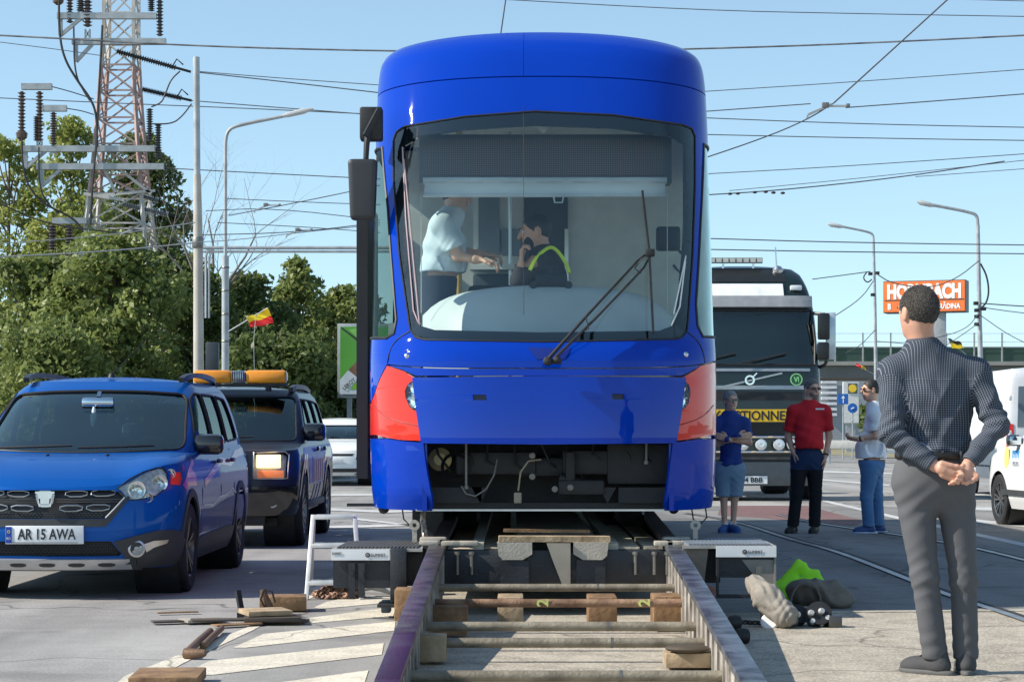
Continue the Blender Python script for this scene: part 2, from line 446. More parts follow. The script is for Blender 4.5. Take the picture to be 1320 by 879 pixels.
# ================================================================== GROUND
def ground_mat(key, c1, c2, speck, speck_c, sscale=260, patch=.35, crack=0, bump=.35, streak=None):
    m = bpy.data.materials.new(key); m.use_nodes = True; n = m.node_tree; b = n.nodes['Principled BSDF']; L = n.links.new
    tc = n.nodes.new('ShaderNodeTexCoord')
    def noise(sc, det=5, vec=None):
        q = n.nodes.new('ShaderNodeTexNoise'); q.inputs['Scale'].default_value = sc; q.inputs['Detail'].default_value = det
        L(vec or tc.outputs['Object'], q.inputs['Vector']); return q.outputs[0]
    def ramp(src, a, b_, ca, cb):
        r = n.nodes.new('ShaderNodeValToRGB'); r.color_ramp.elements[0].position = a; r.color_ramp.elements[1].position = b_
        r.color_ramp.elements[0].color = (*ca,1); r.color_ramp.elements[1].color = (*cb,1); L(src, r.inputs[0]); return r.outputs[0]
    def mix(f_, a, b_, mode='MIX'):
        q = n.nodes.new('ShaderNodeMix'); q.data_type = 'RGBA'; q.blend_type = mode
        if isinstance(f_, float): q.inputs[0].default_value = f_
        else: L(f_, q.inputs[0])
        for i, s_ in ((6, a), (7, b_)):
            if isinstance(s_, tuple): q.inputs[i].default_value = (*s_,1)
            else: L(s_, q.inputs[i])
        return q.outputs[2]
    base = ramp(noise(.7), .3, .7, c1, c2)
    base = mix(ramp(noise(4.5, 8), .42, .62, (0,0,0), (patch,)*3), base, tuple(x*.72 for x in c1))
    v = n.nodes.new('ShaderNodeTexVoronoi'); v.inputs['Scale'].default_value = sscale; L(tc.outputs['Object'], v.inputs['Vector'])
    bw = n.nodes.new('ShaderNodeRGBToBW'); L(v.outputs['Color'], bw.inputs[0])
    base = mix(ramp(bw.outputs[0], .5, .8, (0,0,0), (speck,)*3), base, speck_c)
    base = mix(ramp(noise(90, 3), .35, .65, (.82,)*3, (1.15,)*3), (1.,1.,1.), base, 'MIX') if False else base
    nn = ramp(noise(55, 6), .3, .7, (.78,)*3, (1.2,)*3); base = mix(1.0, base, nn, 'MULTIPLY')
    if key == 'asphalt' or key == 'old asphalt':
        base = mix(ramp(noise(1.1, 7), .56, .66, (0,0,0), (.55,)*3), base, tuple(x*.55 for x in c1)); base = mix(ramp(noise(.33, 4), .45, .6, (0,0,0), (.4,)*3), base, tuple(x*1.15 for x in c2))
    if streak:
        mp = n.nodes.new('ShaderNodeMapping'); mp.inputs['Scale'].default_value = streak; L(tc.outputs['Object'], mp.inputs[0])
        base = mix(1.0, base, ramp(noise(1.3, 5, mp.outputs[0]), .35, .65, (.75,)*3, (1.12,)*3), 'MULTIPLY')
    if crack:
        mp = n.nodes.new('ShaderNodeMapping'); L(tc.outputs['Object'], mp.inputs[0])
        q = n.nodes.new('ShaderNodeTexNoise'); q.inputs['Scale'].default_value = 1.2; L(tc.outputs['Object'], q.inputs['Vector'])
        va = n.nodes.new('ShaderNodeVectorMath'); va.operation = 'ADD'; L(tc.outputs['Object'], va.inputs[0]); L(q.outputs['Color'], va.inputs[1])
        vc = n.nodes.new('ShaderNodeTexVoronoi'); vc.feature = 'DISTANCE_TO_EDGE'; vc.inputs['Scale'].default_value = .32; L(va.outputs[0], vc.inputs['Vector'])
        base = mix(ramp(vc.outputs['Distance'], .0, .006, (crack,)*3, (0,0,0)), base, (.03,.03,.03))
    L(base, b.inputs['Base Color']); b.inputs['Roughness'].default_value = .86; b.inputs['Specular IOR Level'].default_value = .35
    bp = n.nodes.new('ShaderNodeBump'); bp.inputs['Strength'].default_value = bump; bp.inputs['Distance'].default_value = .006
    L(noise(170, 4), bp.inputs['Height']); L(bp.outputs[0], b.inputs['Normal'])
    _M[key] = m; return m
asph = ground_mat('asphalt', (.26,.25,.24), (.33,.318,.30), .55, (.42,.40,.37), crack=.7, streak=(1,.12,1))
asph2 = ground_mat('old asphalt', (.20,.195,.185), (.255,.247,.235), .45, (.28,.27,.26), patch=.4, crack=.8, streak=(1,.1,1))
conc = ground_mat('worn concrete', (.33,.29,.235), (.44,.39,.315), .65, (.60,.54,.44), sscale=95, patch=.75, crack=.6, bump=.4)
paint = ground_mat('worn road paint', (.66,.60,.49), (.76,.70,.57), .5, (.40,.37,.32), sscale=90, patch=.5, crack=.6)
paintw = ground_mat('white road paint', (.5,.5,.5), (.62,.62,.6), .3, (.3,.3,.3), sscale=60, patch=.6)
redp = ground_mat('red road surface', (.17,.09,.088), (.21,.12,.115), .4, (.2,.15,.14), patch=.5)
dirt = ground_mat('dry grass verge', (.24,.21,.12), (.36,.31,.19), .5, (.16,.18,.08), sscale=12, patch=.6)

def sheet(name, poly, mat, z=.004, **kw):
    """flat road sheet from ground points"""
    q = [Vector((p[0], p[1], z)) for p in poly]; tris = tessellate_polygon([q])
    mb = MB(); fs = []
    for a, b, c in tris:
        if (q[b]-q[a]).cross(q[c]-q[a]).z < 0: a, c = c, a
        fs.append((a,b,c))
    mb.add(q, fs); me = bpy.data.meshes.new(name); me.from_pydata(mb.v, [], mb.f)
    return link(name, me, mat, kind='structure', **kw)
def gpx(pts): return [(G(x,y).x, G(x,y).y) for x,y in pts]
sheet('ground', [(-700,-30),(700,-30),(700,1500),(-700,1500)], asph, 0)
# worn concrete track bed the ramp stands on, and the concrete to its right
sheet('concrete_pavement', [(-.75,-5),(12,-5),(12,14.85),(2.3,13.9),(1.2,13.75),(1.2,22),(-.55,22),(-.62,13)], conc, .004)
sheet('tramway_pavement', [(1.2,13.757),(2.3,13.907),(12,14.857),(16,26),(5.2,34),(1.2,34)], asph2, .004)
ks = MB()
for i in range(22):
    x0 = 1.6+i*.46; y0 = 13.85+(x0-2.3)*.098
    ks.box((x0+.22, y0, .006), (.46, .09, .012), rot=.097)
ks.put('kerb_strip', M('kerb stone', (.42,.38,.31), .9, var=.25, scale=9, bump=.5), kind='structure')

def mark(name, pts, mat=paint, z=.003): return sheet(name, gpx(pts), mat, z)
mark('road_marking', [(130,900),(160,872),(228,845),(320,808),(393,763),(440,738),(462,738),(417,762),(327,812),(250,848),(190,879),(170,900)])
for q in ([(300,835),(340,817),(510,801),(508,813),(317,835)],
          [(235,870),(270,852),(495,829),(492,844),(275,870)],
          [(330,884),(475,864),(470,880),(420,890),(330,895)],
          [(372,804),(395,797),(510,782),(507,794),(393,804)],
          [(405,783),(420,776),(453,769),(510,768),(508,776),(413,785)],
          [(470,753),(507,747),(507,755),(473,760)]):
    mark('road_marking', q)
for q in ([(420,637),(560,636),(560,638.5),(420,639.5)], [(415,655),(500,658.5),(570,656),(570,658),(500,661.5),(415,658)],
          [(420,663.5),(560,680),(560,682),(420,666)], [(400,679),(600,674),(600,676),(400,682.5)], [(330,622),(480,617),(480,618.5),(330,624)],
          [(1060,644),(1147,663.8),(1251,686),(1320,700.5),(1345,706),(1345,710.5),(1320,705),(1251,690),(1147,667.2),(1060,646.8)],
          [(1060,617.5),(1147,625),(1147,627),(1060,619.5)], [(1060,607),(1150,609.5),(1150,611.5),(1060,609)],
          [(1230,634),(1300,640),(1300,643),(1230,637)], [(1230,653),(1300,655),(1300,659),(1230,657)], [(1240,668),(1340,678),(1340,682),(1240,672)]):
    mark('road_marking', q, paintw, .008)
mark('red_lane', [(930,652),(1040,652),(1112,671),(1105,678),(1040,674),(985,668),(925,664)], redp, .0055)
mark('far_lane', [(1060,571),(1400,577),(1400,600),(1060,596)], asph2, .012)

# tram rails set in the pavement
steelrail = M('polished rail', (.42,.41,.40), .45, .9, var=.3, scale=3)
railgap = M('rail groove', (.025,.024,.023), .9)
def rail(pts, w_=.05):
    pts = [G(x,y) for x,y in pts]; pts = [Vector(p) for p in smoothp([tuple(p) for p in pts], 2, closed=False)]
    def strip(off0, off1, z):
        vs = []; fs = []
        for i, p in enumerate(pts):
            t = (pts[min(i+1,len(pts)-1)]-pts[max(i-1,0)]).normalized(); nrm = Vector((-t.y, t.x, 0))
            vs += [p+nrm*off0+Vector((0,0,z)), p+nrm*off1+Vector((0,0,z))]
        for i in range(len(pts)-1): fs.append((2*i,2*i+1,2*i+3,2*i+2))
        return vs, fs
    mb = MB(); mb.add(*strip(-.03, .035, .014)); me = bpy.data.meshes.new('tram_rail'); me.from_pydata(mb.v, [], mb.f); link('tram_rail', me, steelrail, kind='structure')
    mb = MB(); mb.add(*strip(.036, .085, .0135)); me = bpy.data.meshes.new('rail_groove'); me.from_pydata(mb.v, [], mb.f); link('rail_groove', me, railgap, kind='structure')
rail([(880,662),(950,673),(1020,697),(1077,711),(1175,750),(1227,771),(1320,800),(1420,840)])
rail([(1000,664),(1054,676),(1157,690),(1251,706),(1320,723),(1420,750)])
# verge behind the junction on the right, and the dirt slope under the trees on the left
sheet('grass_verge', [(19,84),(46,90),(90,150),(60,200),(14,140)], dirt, .02)
def slope(name, x0, x1, y0, y1, z1, mat, nx=30, ny=14):
    V = []; Fq = []
    for j in range(ny+1):
        for i in range(nx+1):
            u, v = i/nx, j/ny; V.append((x0+(x1-x0)*u, y0+(y1-y0)*v, z1*(v**.8)*(1+.2*math.sin(i*1.7+j))+.02*math.sin(i*2.1)+.01))
    for j in range(ny):
        for i in range(nx): a = j*(nx+1)+i; Fq.append((a,a+1,a+nx+2,a+nx+1))
    me = np_mesh(name, np.array(V), np.array(Fq), True); return link(name, me, mat, kind='structure')
soil = ground_mat('dark soil', (.07,.062,.04), (.10,.09,.055), .4, (.06,.08,.03), sscale=14)  # dark brown soil with greenish flecks
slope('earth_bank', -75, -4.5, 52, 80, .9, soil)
# ================================================================== TRAM
blue = M('tram blue paint', (.0008,.038,.38), .3, coat=.7, var=.04, scale=2, spec=.0)
redt = M('tram red paint', (.70,.022,.008), .3, coat=.75, var=.05, scale=2, spec=.12)
blk = M('black rubber', (.014,.014,.016), .55, var=.3)
frit = M('black glass border', (.012,.016,.02), .08, coat=.6, var=.1)
dark = M('dark underframe', (.010,.011,.012), .6, var=.4, scale=14, bump=.3)
dkgrey = M('shade dark steel', (.020,.022,.024), .65, var=.3, scale=10, bump=.2)  # near black: the shade under the coupler cover is put into this colour
midgrey = M('mid grey plastic', (.2,.21,.22), .5)
alu = M('aluminium', (.62,.62,.60), .45, .45, var=.12, scale=12)
silver = M('silver steel', (.6,.6,.6), .3, 1)
clearg = glass('clear glass', (.86,.93,.93), 1.0)
wsg = glass('windscreen glass', (.93,.98,.985), 1.9)
darkg = glass('tinted glass', (.16,.2,.2), 1.3)
lensg = glass('lamp lens', (.9,.95,.95), .8)

TX = .205                                      # centre of the tram across the scene
tram = thing('tram', 'glossy blue tram with red corner panels and wide windscreen at the top of the ramp', 'tram', (TX, 16.0, .5))
rows = [(.60,1.115,13.70,.85,27.8,.3),(.80,1.138,13.62,.88,27.8,.3),(1.15,1.148,13.60,.9,27.8,.3),(1.6,1.150,13.62,.9,27.8,.3),(1.78,1.149,13.70,.9,27.8,.3),
        (2.48,1.146,13.92,.88,27.8,.3),(3.25,1.143,14.22,.85,27.8,.3),(3.50,1.140,14.34,.83,27.8,.3),(3.66,1.128,14.44,.80,27.75,.3),(3.74,1.112,14.56,.78,27.7,.3),(3.79,1.08,14.68,.75,27.6,.3)]
TO = Outline(rows, p=3.1, crown=lambda z: .08*np.clip((z-2.9)/.8, 0, 1)**1.5, aspect=.75)
def tf(S, Z):
    q = TO(S, Z); q[:,0] += TX; return q
def tz(py, x=0., y=14.): return CH+(HY-py)/F*y
def tpx(pts, step=8, sm=0, clampz=True):
    """photo pixels on the tram front -> (s,z)"""
    out = []
    if sm: pts = smoothp(pts, sm)
    for px, py in dens(pts, step):
        d = 14.2
        for _ in range(5):
            z = CH+(HY-py)/F*d; x = (px-CX)/F*d-TX; zz = z
            if TO.crown is not None:
                zz = z-float(TO.crown(np.array([z]))[0])*max(0, 1-(x/float(TO.w(z)))**2)
            zz = min(zz, TO.z1); s_ = TO.sx(x, zz); d = float(TO(s_, zz)[0][1])
        out.append((s_, zz))
    return out
def tpatch(name, poly, mat, holes=(), parent=tram, off=0., thick=.02, du=.05, dv=.08, **kw):
    return link(name, surf(tf, poly, holes, du, dv, thick, off, name), mat, parent, None, **kw)

SE = 2.999
def tpx_(q): return tpx(q)
ws = tpx([(507,180),(511,170),(522,163),(600,150),(690,143),(790,148),(880,161),(892,166),(896,176),(896,240),(893,330),(886,425),(880,434),(872,437),(700,440.5),(548,438),(536,435),(529,425),(515,330),(507,230)], 8)
ws = ws
zs1 = tz(474, y=13.63)
# upper shell with the windscreen opening, side openings behind
def sline(z0, z1, s0, s1, n=10): return [(s0+(s1-s0)*i/n, z0+(z1-z0)*i/n) for i in range(n)]
lo_l = [(a, b) for a, b in tpx([(480,462),(500,466)], 4)]
zk = tpx([(499,469),(500,469)],3)[0]
def seamz(s):
    if abs(s) <= abs(zk[0]): return zs1+(zk[1]-zs1)*(abs(s)/abs(zk[0]))**4
    return zk[1]+((-.24 if s < 0 else .03)*min(1, (abs(s)-abs(zk[0]))/.14))
seam = [(s, seamz(s)) for s in sorted(list(np.linspace(-1.25, 1.25, 40))+[-abs(zk[0]), abs(zk[0])])]
def wside(sg):
    q = [(493,190),(500,268),(506,350),(511,412),(508,430),(498,436)] if sg < 0 else [(907,186),(903,285),(897,392),(899,420),(906,434)]
    f_ = [tpx([k, (k[0]+.01,k[1])], 5)[0] for k in q]; r_ = [(sg*1.2,1.80),(sg*1.2,3.10)]
    return dens(f_+r_, .08)
wl = wside(1); wlL = wside(-1)
sidew = dens([(1.24,1.9),(1.97,1.9),(1.97,3.2),(1.24,3.2)], .1)
upper = [(-SE, seam[0][1])]+[(s,z) for s,z in dens([(-SE,seam[0][1]),(-1.25,seam[0][1])], .1, False)][1:-1]+seam+[(s,z) for s,z in dens([(1.25,seam[-1][1]),(SE,seam[-1][1])], .1, False)][1:]+[(SE,3.46),(-SE,3.46)]
mir = lambda q: [(-s,z) for s,z in q][::-1]
tpatch('body_shell', upper, blue, [ws, wl, wlL, sidew, mir(sidew)], thick=.03)
# roof front panels split at the centre seam
top = lambda a, b: dens([(a,3.468),(b,3.468),(b,3.79),(a,3.79)], .1)
tpatch('roof_front_panel', top(-.998,-.0765) , blue, thick=.02)
tpatch('roof_front_panel', top(-.0752,.998), blue, thick=.02)
tpatch('roof_side_panel', top(1.002,SE), blue, thick=.02); tpatch('roof_side_panel', top(-SE,-1.002), blue, thick=.02)
def troof(S, V):
    b = TO(S, 3.79); y0, y1 = 15.6, 26.8; yc = np.clip(b[:,1], y0, y1); V = np.asarray(V)
    x = b[:,0]*(1-V); y = b[:,1]*(1-V)+yc*V; z = 3.79+TO.crown(np.array([3.79]))[0]*(1-(x/1.08)**2)*1.0 + .02*(1-(1-V)**2)
    return np.stack([x+TX, y, z], -1)
link('roof', surf(troof, [(-SE,0),(SE,0),(SE,.998),(-SE,.998)], (), .08, .12, .01), blue, tram)
for x in (-.75, .6):
    bx = MB(); bx.box((TX+x*.4-.1, 18.5 if x<0 else 22, 3.93), (1.3, 2.2, .06), b=.02); bx.put('roof_equipment_cover', alu, tram)
bx = MB(); bx.box((TX-.35,14.98+.25,3.875),(.18,.1,.05),b=.01); bx.put('roof_fitting', alu, tram)
# black glass border, windscreen
inner = tpx([(521,188),(545,175),(600,167),(690,161),(790,165),(865,176),(884,187),(884,250),(880,330),(872,405),(866,420),(850,426),(700,428),(560,425),(543,420),(536,405),(527,330),(521,240)], 8)
wsO = [(s,z) for s,z in ws]
tpatch('windscreen_frame', [(s*.997,z+(.004 if z<2.5 else -.004)) for s,z in wsO], frit, [inner], off=-.004, thick=.012)
tpatch('windscreen', [(s*.999,z) for s,z in wsO], wsg, off=.0005-.004, thick=0, du=.04, dv=.08)
gs = M('windscreen seal', (.45,.33,.36), .5)
def edge_tube(name, loop, r, mat, off=0, closed=True, parent=tram):
    pts = [Vector(tf([s],[z])[0])+Vector((0,-off,0)) for s,z in loop]
    mb = MB(); mb.tube(pts, r, 6, closed=closed, cap=not closed); return mb.put(name, mat, parent)
edge_tube('windscreen_seal', [(s*1.001,z) for s,z in wsO], .006, blk)
edge_tube('windscreen_trim', tpx([(519,190),(523,280),(533,400),(541,420)], 8)[:-1], .005, gs, .004, closed=False)
edge_tube('windscreen_trim', tpx([(865,420),(876,395),(884,330)], 8)[:-1], .007, M('cream trim',(.75,.75,.7),.4), -.01, closed=False)
mb = MB(); mb.tube([Vector(tf([-.076],[z])[0])+Vector((0,-.001,0)) for z in np.linspace(1.9,3.27,12)], .0018, 6); mb.put('windscreen_joint', blk, tram)
# lower front: waist panel, movable cover, red corners, skirts
zc_top = tz(486, y=13.6); zc_bot = tz(571, y=13.6)
lowseam = [(s, z-.008) for s, z in seam]
def zx(px, py): return tpx([(px,py),(px+.01,py)],5)[0]
sK = abs(zk[0])
waist = [(s,z) for s,z in lowseam if abs(s) <= sK]
w_poly = waist + [zx(895,476), zx(878.5,484)] + [zx(x,484) for x in range(860,550,-20)] + [zx(536,484), zx(518,476)]
tpatch('waist_panel', w_poly, blue, off=.0, thick=.02)
cov = tpx([(534,487),(705,485),(881,487),(876,530),(869,571),(700,572.5),(545,571),(539,530)], 8)
slotl = tpx([(610,509),(627,509),(628,516),(611,516)], 4); slotr = tpx([(788,508),(803,508),(804,515),(789,515)], 4)
tpatch('coupler_cover', cov, blue, [slotl, slotr], off=.028, thick=.04)
for c_ in ((619,512.5),(796,511.5)):
    tpatch('latch_recess', tpx([(c_[0]-10,c_[1]-4.5),(c_[0]+10,c_[1]-4.5),(c_[0]+10,c_[1]+4.5),(c_[0]-10,c_[1]+4.5)],6), M('latch black',(.01,.012,.05),.3), off=.005, thick=.01)
hl_l = tpx([(521,507),(524,497),(530,491),(536,492),(540,510),(541,528),(535,530),(527,524)], 4, 1)
hl_r = tpx([(891,507),(889,497),(884,491),(877,492),(873,510),(872,528),(877,530),(886,524)], 4, 1)
def side_low(sgn, poly, name, mat, holes=()):
    tpatch(name, poly, mat, holes, thick=.02)
zred_t = seam[0][1]-.012; zred_b = tz(563, y=14.3)
def redp_(sg):
    if sg > 0:
        inn = [zx(895,478), zx(879,487.5), zx(874,530), zx(867,568), zx(880,567), zx(900,564), zx(919,560)]
        poly = inn+[(1.38, zred_b), (1.38, lowseam[-1][1])]+[(s,z-.004) for s,z in lowseam[::-1] if s >= sK]
    else:
        inn = [zx(484,560), zx(500,564), zx(520,567), zx(545,568), zx(540,530), zx(535,487.5), zx(519,478)]
        poly = inn+[(s,z-.004) for s,z in lowseam[::-1] if s <= -sK]+[(-1.38, lowseam[0][1]), (-1.38, zred_b)]
    return dens(poly, .06)
rl = redp_(-1); rr = redp_(1)
tpatch('red_corner_panel', rl, redt, [hl_l], thick=.02); tpatch('red_corner_panel', rr, redt, [hl_r], thick=.02)
ln_ = M('lamp bezel', (.05,.055,.06), .3); chrome = M('chrome', (.8,.8,.8), .08, 1)
for h_, cx_ in ((hl_l, 531), (hl_r, 882)):
    hp = tpatch('headlight', h_, M('headlight housing', (.18,.19,.2), .25, .3), off=-.03, thick=.01)
    tpatch('lens', h_, lensg, parent=hp, off=0, thick=0)
    for dy in (501, 517):
        c = Vector(tf(*[[q] for q in zx(cx_ + (1 if cx_<700 else -1), dy)])[0]); nrm = Vector((.5 if cx_>700 else -.5,-1,0)).normalized()
        mb = MB(); mb.lathe([(.002,-.028),(.03,-.026),(.042,-.008),(.044,-.004)], c, nrm, 18); mb.put('lamp_reflector', chrome, hp)
# blue skirts below the red
def skirt(sg):
    zt = zred_b-.012
    if sg < 0:
        inn = [zx(545.5,570.5), zx(549,600), zx(556,638), zx(558,652)]; pts = [(-1.38, zt), (-1.0, zt), zx(500,565.5), zx(520,568.5)]+inn+[(zx(556,653)[0], .655), (-.93,.665), (-1.0,.70),(-1.38, .70)]
        return dens(pts[::-1], .06)
    inn = [zx(857,652), zx(859,638), zx(864,600), zx(867.5,570.5)]
    return dens([(.93,.665),(zx(858,653)[0], .655)]+inn+[zx(880,569), zx(900,566), (1.0, zt), (1.38, zt), (1.38,.70), (1.0,.70)], .06)
sl_ = skirt(-1); sr_ = skirt(1)
if sum((sl_[i-1][0]*q[1]-q[0]*sl_[i-1][1]) for i, q in enumerate(sl_)) < 0: sl_ = sl_[::-1]
if sum((sr_[i-1][0]*q[1]-q[0]*sr_[i-1][1]) for i, q in enumerate(sr_)) < 0: sr_ = sr_[::-1]
tpatch('skirt_panel', sl_, blue, thick=.025); tpatch('skirt_panel', sr_, blue, thick=.025)
for sg in (-1, 1):      # sides of the lower body and the inner returns of the bay
    q = dens([(sg*1.385,.70),(sg*2.9,.70),(sg*2.9,seamz(sg*1.3)-.012),(sg*1.385,seamz(sg*1.3)-.012)], .1)
    if sg < 0: q = q[::-1]
    tpatch('side_panel', q, blue, thick=.02)
    ip = zx(549 if sg<0 else 864, 600); c = Vector(tf([ip[0]],[ip[1]])[0])
    mb = MB(); xi = c.x
    mb.prism([(0,.655),(.5,.655),(.5,1.08),(0,1.08)], (xi-sg*.006, c.y+.02, 0), (0,1,0), (0,0,1), (sg*.03,0,0)); mb.put('bay_side_plate', blue, tram)
# side glazing
tpatch('cab_side_window', wl, glass('cab side glass',(.8,.85,.85),1.5), off=-.006, thick=0); tpatch('cab_side_window', wlL, glass('cab side glass left',(.62,.70,.66),.25), off=-.006, thick=0)
for q in (wl, wlL): edge_tube('side_window_seal', q, .01, blk)
tpatch('side_window', sidew, darkg, off=-.008, thick=0); tpatch('side_window', mir(sidew), darkg, off=-.008, thick=0)
rf = dens([(1.0,3.00),(1.03,3.1),(1.19,3.12),(1.19,3.22),(1.0,3.2)], .05)
tpatch('red_window_flash', rf, M('red film',(.45,.02,.02),.3), off=.004, thick=.003); tpatch('red_window_flash', mir(rf), M('red film'), off=.004, thick=.003)
lw = dens([(.99,2.02),(1.15,2.02),(1.15,2.42),(.985,2.42)], .05); lwi = dens([(1.0,2.04),(1.14,2.04),(1.14,2.40),(.995,2.40)], .05)
tpatch('window_flap', lw, blk, [lwi], off=.008, thick=.012)
for q in ([(528,427),(510,438),(502,452),(499,468)],[(885,427),(901,440),(907,455),(909,468)]): edge_tube('panel_seam', [zx(*k) for k in smoothp(q,2,False)], .0035, blk, .001, closed=False)
for q in ([(482,522),(492,534),(508,542),(541,549)],[(920,522),(910,534),(896,542),(871,549)]): edge_tube('panel_seam', [zx(*k) for k in smoothp(q,2,False)], .003, M('seam red',(.25,.01,.01),.5), .0, closed=False)
# marker studs
for q in ((525,459),(884,457)):
    c = Vector(tf(*[[k] for k in zx(*q)])[0]); mb = MB(); mb.lathe([(.0,-.008),(.014,-.006),(.017,.0),(.012,.004),(0,.005)], c+Vector((0,-.002,0)), (0,-1,.05), 14); mb.put('marker_stud', silver, tram)
# ---- coupling bay
bay = MB(); yb = 14.35
bay.box2((TX-.95, yb, .66), (TX+.95, yb+.05, 1.12)); bay.put('bay_back_wall', dark, tram)
bay = MB(); bay.box2((TX-.9,13.85,1.105),(TX+.9,yb,1.13)); bay.put('bay_ceiling', dark, tram)
bm_ = MB(); bm_.box2((TX-.80,13.95,.655),(TX+.80,14.03,.70)); bm_.put('lower_beam', dkgrey, tram)
bm_ = MB(); bm_.box2((TX-.82,13.79,.652),(TX+.80,13.815,.664)); bm_.put('tow_strip', silver, tram)
for xa_, xb_ in ((-.78,-.4),(.48,.78)):
    bm_ = MB(); bm_.box2((TX+xa_,13.9,.70),(TX+xb_,14.0,.80)); bm_.put('crash_beam', dkgrey, tram)
for sx in (-1,1):
    bm_ = MB(); bm_.prism([(-.055,.80),(.055,.80),(0,.70)], (TX+sx*.41,13.9,0), (1,0,0), (0,0,1), (0,.06,0)); bm_.put('tow_eye_plate', dkgrey, tram)
cb = MB(); cb.box((TX-.31,14.05,.955),(.52,.2,.15),b=.02); cb.box((TX+.33,14.05,.96),(.42,.2,.16),b=.02); cb.box((TX+.02,14.1,.93),(.4,.25,.13),b=.03)
cb.box((TX+.17,13.95,.93),(.06,.12,.2),b=.01); cb.cyl((TX+.1,13.93,.86),(TX+.3,13.93,.80),.035); cb.box((TX+.24,13.93,.80),(.3,.1,.1),b=.02)
cb.put('folded_coupler', dkgrey, tram)
cb = MB(); cb.box((TX+.62,14.0,.95),(.42,.12,.26),b=.01); cb.put('side_cabinet', dkgrey, tram)
cb = MB(); cb.lathe([(.0,0),(.07,.0),(.075,.01),(.04,.02),(.04,.03),(0,.03)], (TX-.67,13.98,.98), (0,-1,0), 20); cb.put('horn', M('brass horn',(.30,.25,.13),.45,.5), tram)
cb = MB(); cb.lathe([(.075,0),(.095,.02),(.075,.04)], (TX-.57,13.96,.93), (0,-1,0), 20); cb.put('coiled_hose', blk, tram)
for x, z in ((TX-.075,1.005),(TX-.075,.87),(TX+.17,.80),(TX+.07,.79)):
    cb = MB(); cb.lathe([(0,0),(.018,0),(.02,.008),(.009,.01),(.009,.014),(0,.014)], (x,13.88,z), (0,-1,0), 12); cb.put('bolt', M('dull steel',(.22,.21,.19),.5,.8), tram)
for x, z0, z1 in ((TX-.8,.85,1.1),(TX-.5,.8,1.1),(TX+.66,.96,1.1),(TX+.86,.88,1.1),(TX+.9,.95,1.1)):
    cb = MB(); cb.cyl((x,13.9,z0),(x,13.9,z1),.009,n=8); cb.lathe([(0,0),(.018,.0),(.018,.02),(0,.02)],(x,13.9,z0-.01),(0,0,1),10); cb.put('latch_rod', M('dull steel',(.35,.33,.3),.45,.8), tram)
cb = MB(); cb.tube([(TX-.3,13.9,.98),(TX-.32,13.88,.88),(TX-.37,13.87,.79),(TX-.44,13.87,.745),(TX-.5,13.88,.76),(TX-.53,13.88,.81)], .006, 6); cb.put('safety_chain', M('dull steel'), tram)
cb = MB(); cb.tube([(TX-.02,13.9,.98),(TX-.1,13.86,.97),(TX-.15,13.85,.9),(TX-.165,13.85,.78)], .006, 6); cb.box((TX-.168,13.85,.735),(.05,.03,.07),b=.008); cb.put('hanging_connector', M('worn connector',(.32,.28,.2),.6), tram)
cb = MB()
for k in range(9):
    cb.tube([(TX-.7+.17*k,13.97,1.09),(TX-.68+.17*k+.04*math.sin(k*2),13.93,.98+.03*math.cos(k)),(TX-.6+.17*k,13.98,.9-.05*math.sin(k*3))], .008, 6)
cb.put('cable_loom', blk, tram)
for px_ in (495, 868):
    c = P(px_, 655, 14.2); cb = MB(); cb.lathe([(0,0),(.03,.005),(.036,.03),(.02,.05),(0,.05)], c, (0,-1,0), 14); cb.box((c.x+.0,c.y+.1,c.z+.02),(.5,.06,.02)); cb.tube([c+Vector((.12,0,0)),c+Vector((.13,-.01,-.07)),c+Vector((.17,-.01,-.11)),c+Vector((.22,0,-.06)),c+Vector((.21,0,.01))],.005,6); cb.put('skirt_bracket', blk, tram)
# undercarriage and wheels standing on the ramp rails
uc = MB(); uc.box2((TX-1.08,14.6,.70),(TX+1.08,27.5,1.05)); uc.put('floor_frame', dark, tram)
for yy in (17.2, 19.0, 24.2, 26.0):
    for sx in (-1,1):
        uc = MB(); uc.lathe([(.05,-.06),(.29,-.06),(.29,.03),(.315,.04),(.315,.06),(.05,.06)], (TX+.04+sx*.745, yy, .60+.285+.033*(yy-13.9)*.35), (-sx,0,0), 28, cap=True); uc.put('wheel', M('tram wheel steel',(.16,.14,.13),.4,.7), tram)
# opened door leaf on the left flank
dl = MB(); dl.box2((TX-1.40,16.6,.80),(TX-1.315,17.9,2.95)); dd = dl.put('door_leaf', blk, tram)
for z in (1.45,):
    dl = MB(); dl.box2((TX-1.33,16.7,z),(TX-1.15,16.8,z+.08)); dl.put('door_arm', dkgrey, tram)
# ---- mirror
mp = Vector((TX-1.30, 14.15, 0))
mr = MB(); mr.box((TX-1.135,14.3,3.19),(.15,.12,.22),b=.015); mr.put('mirror_bracket', blk, tram)
mr = MB(); mr.tube([(TX-1.15,14.22,3.13),(TX-1.16,14.2,3.05),(TX-1.165,14.2,2.95)], [.022,.02,.018], 10); mr.bar((TX-1.08,14.22,3.28),(TX-1.17,14.18,3.1),.03,.03); mr.put('mirror_arm', blk, tram)
me = bpy.data.meshes.new('mirror_housing'); bm = bmesh.new(); bmesh.ops.create_cube(bm, size=1)
for v in bm.verts:
    t = 1 if v.co.z > 0 else .84
    v.co = Vector((v.co.x*.195*t, v.co.y*(.13 if v.co.y<0 else .1), v.co.z*.40))
bmesh.ops.bevel(bm, geom=bm.edges[:], offset=.035, segments=4, affect='EDGES', profile=.6)
bmesh.ops.translate(bm, vec=(TX-1.185,14.2,2.745), verts=bm.verts); bm.to_mesh(me); bm.free()
link('mirror_housing', me, M('black textured plastic',(.03,.031,.034),.42,bump=.2,bscale=300), tram, 30)
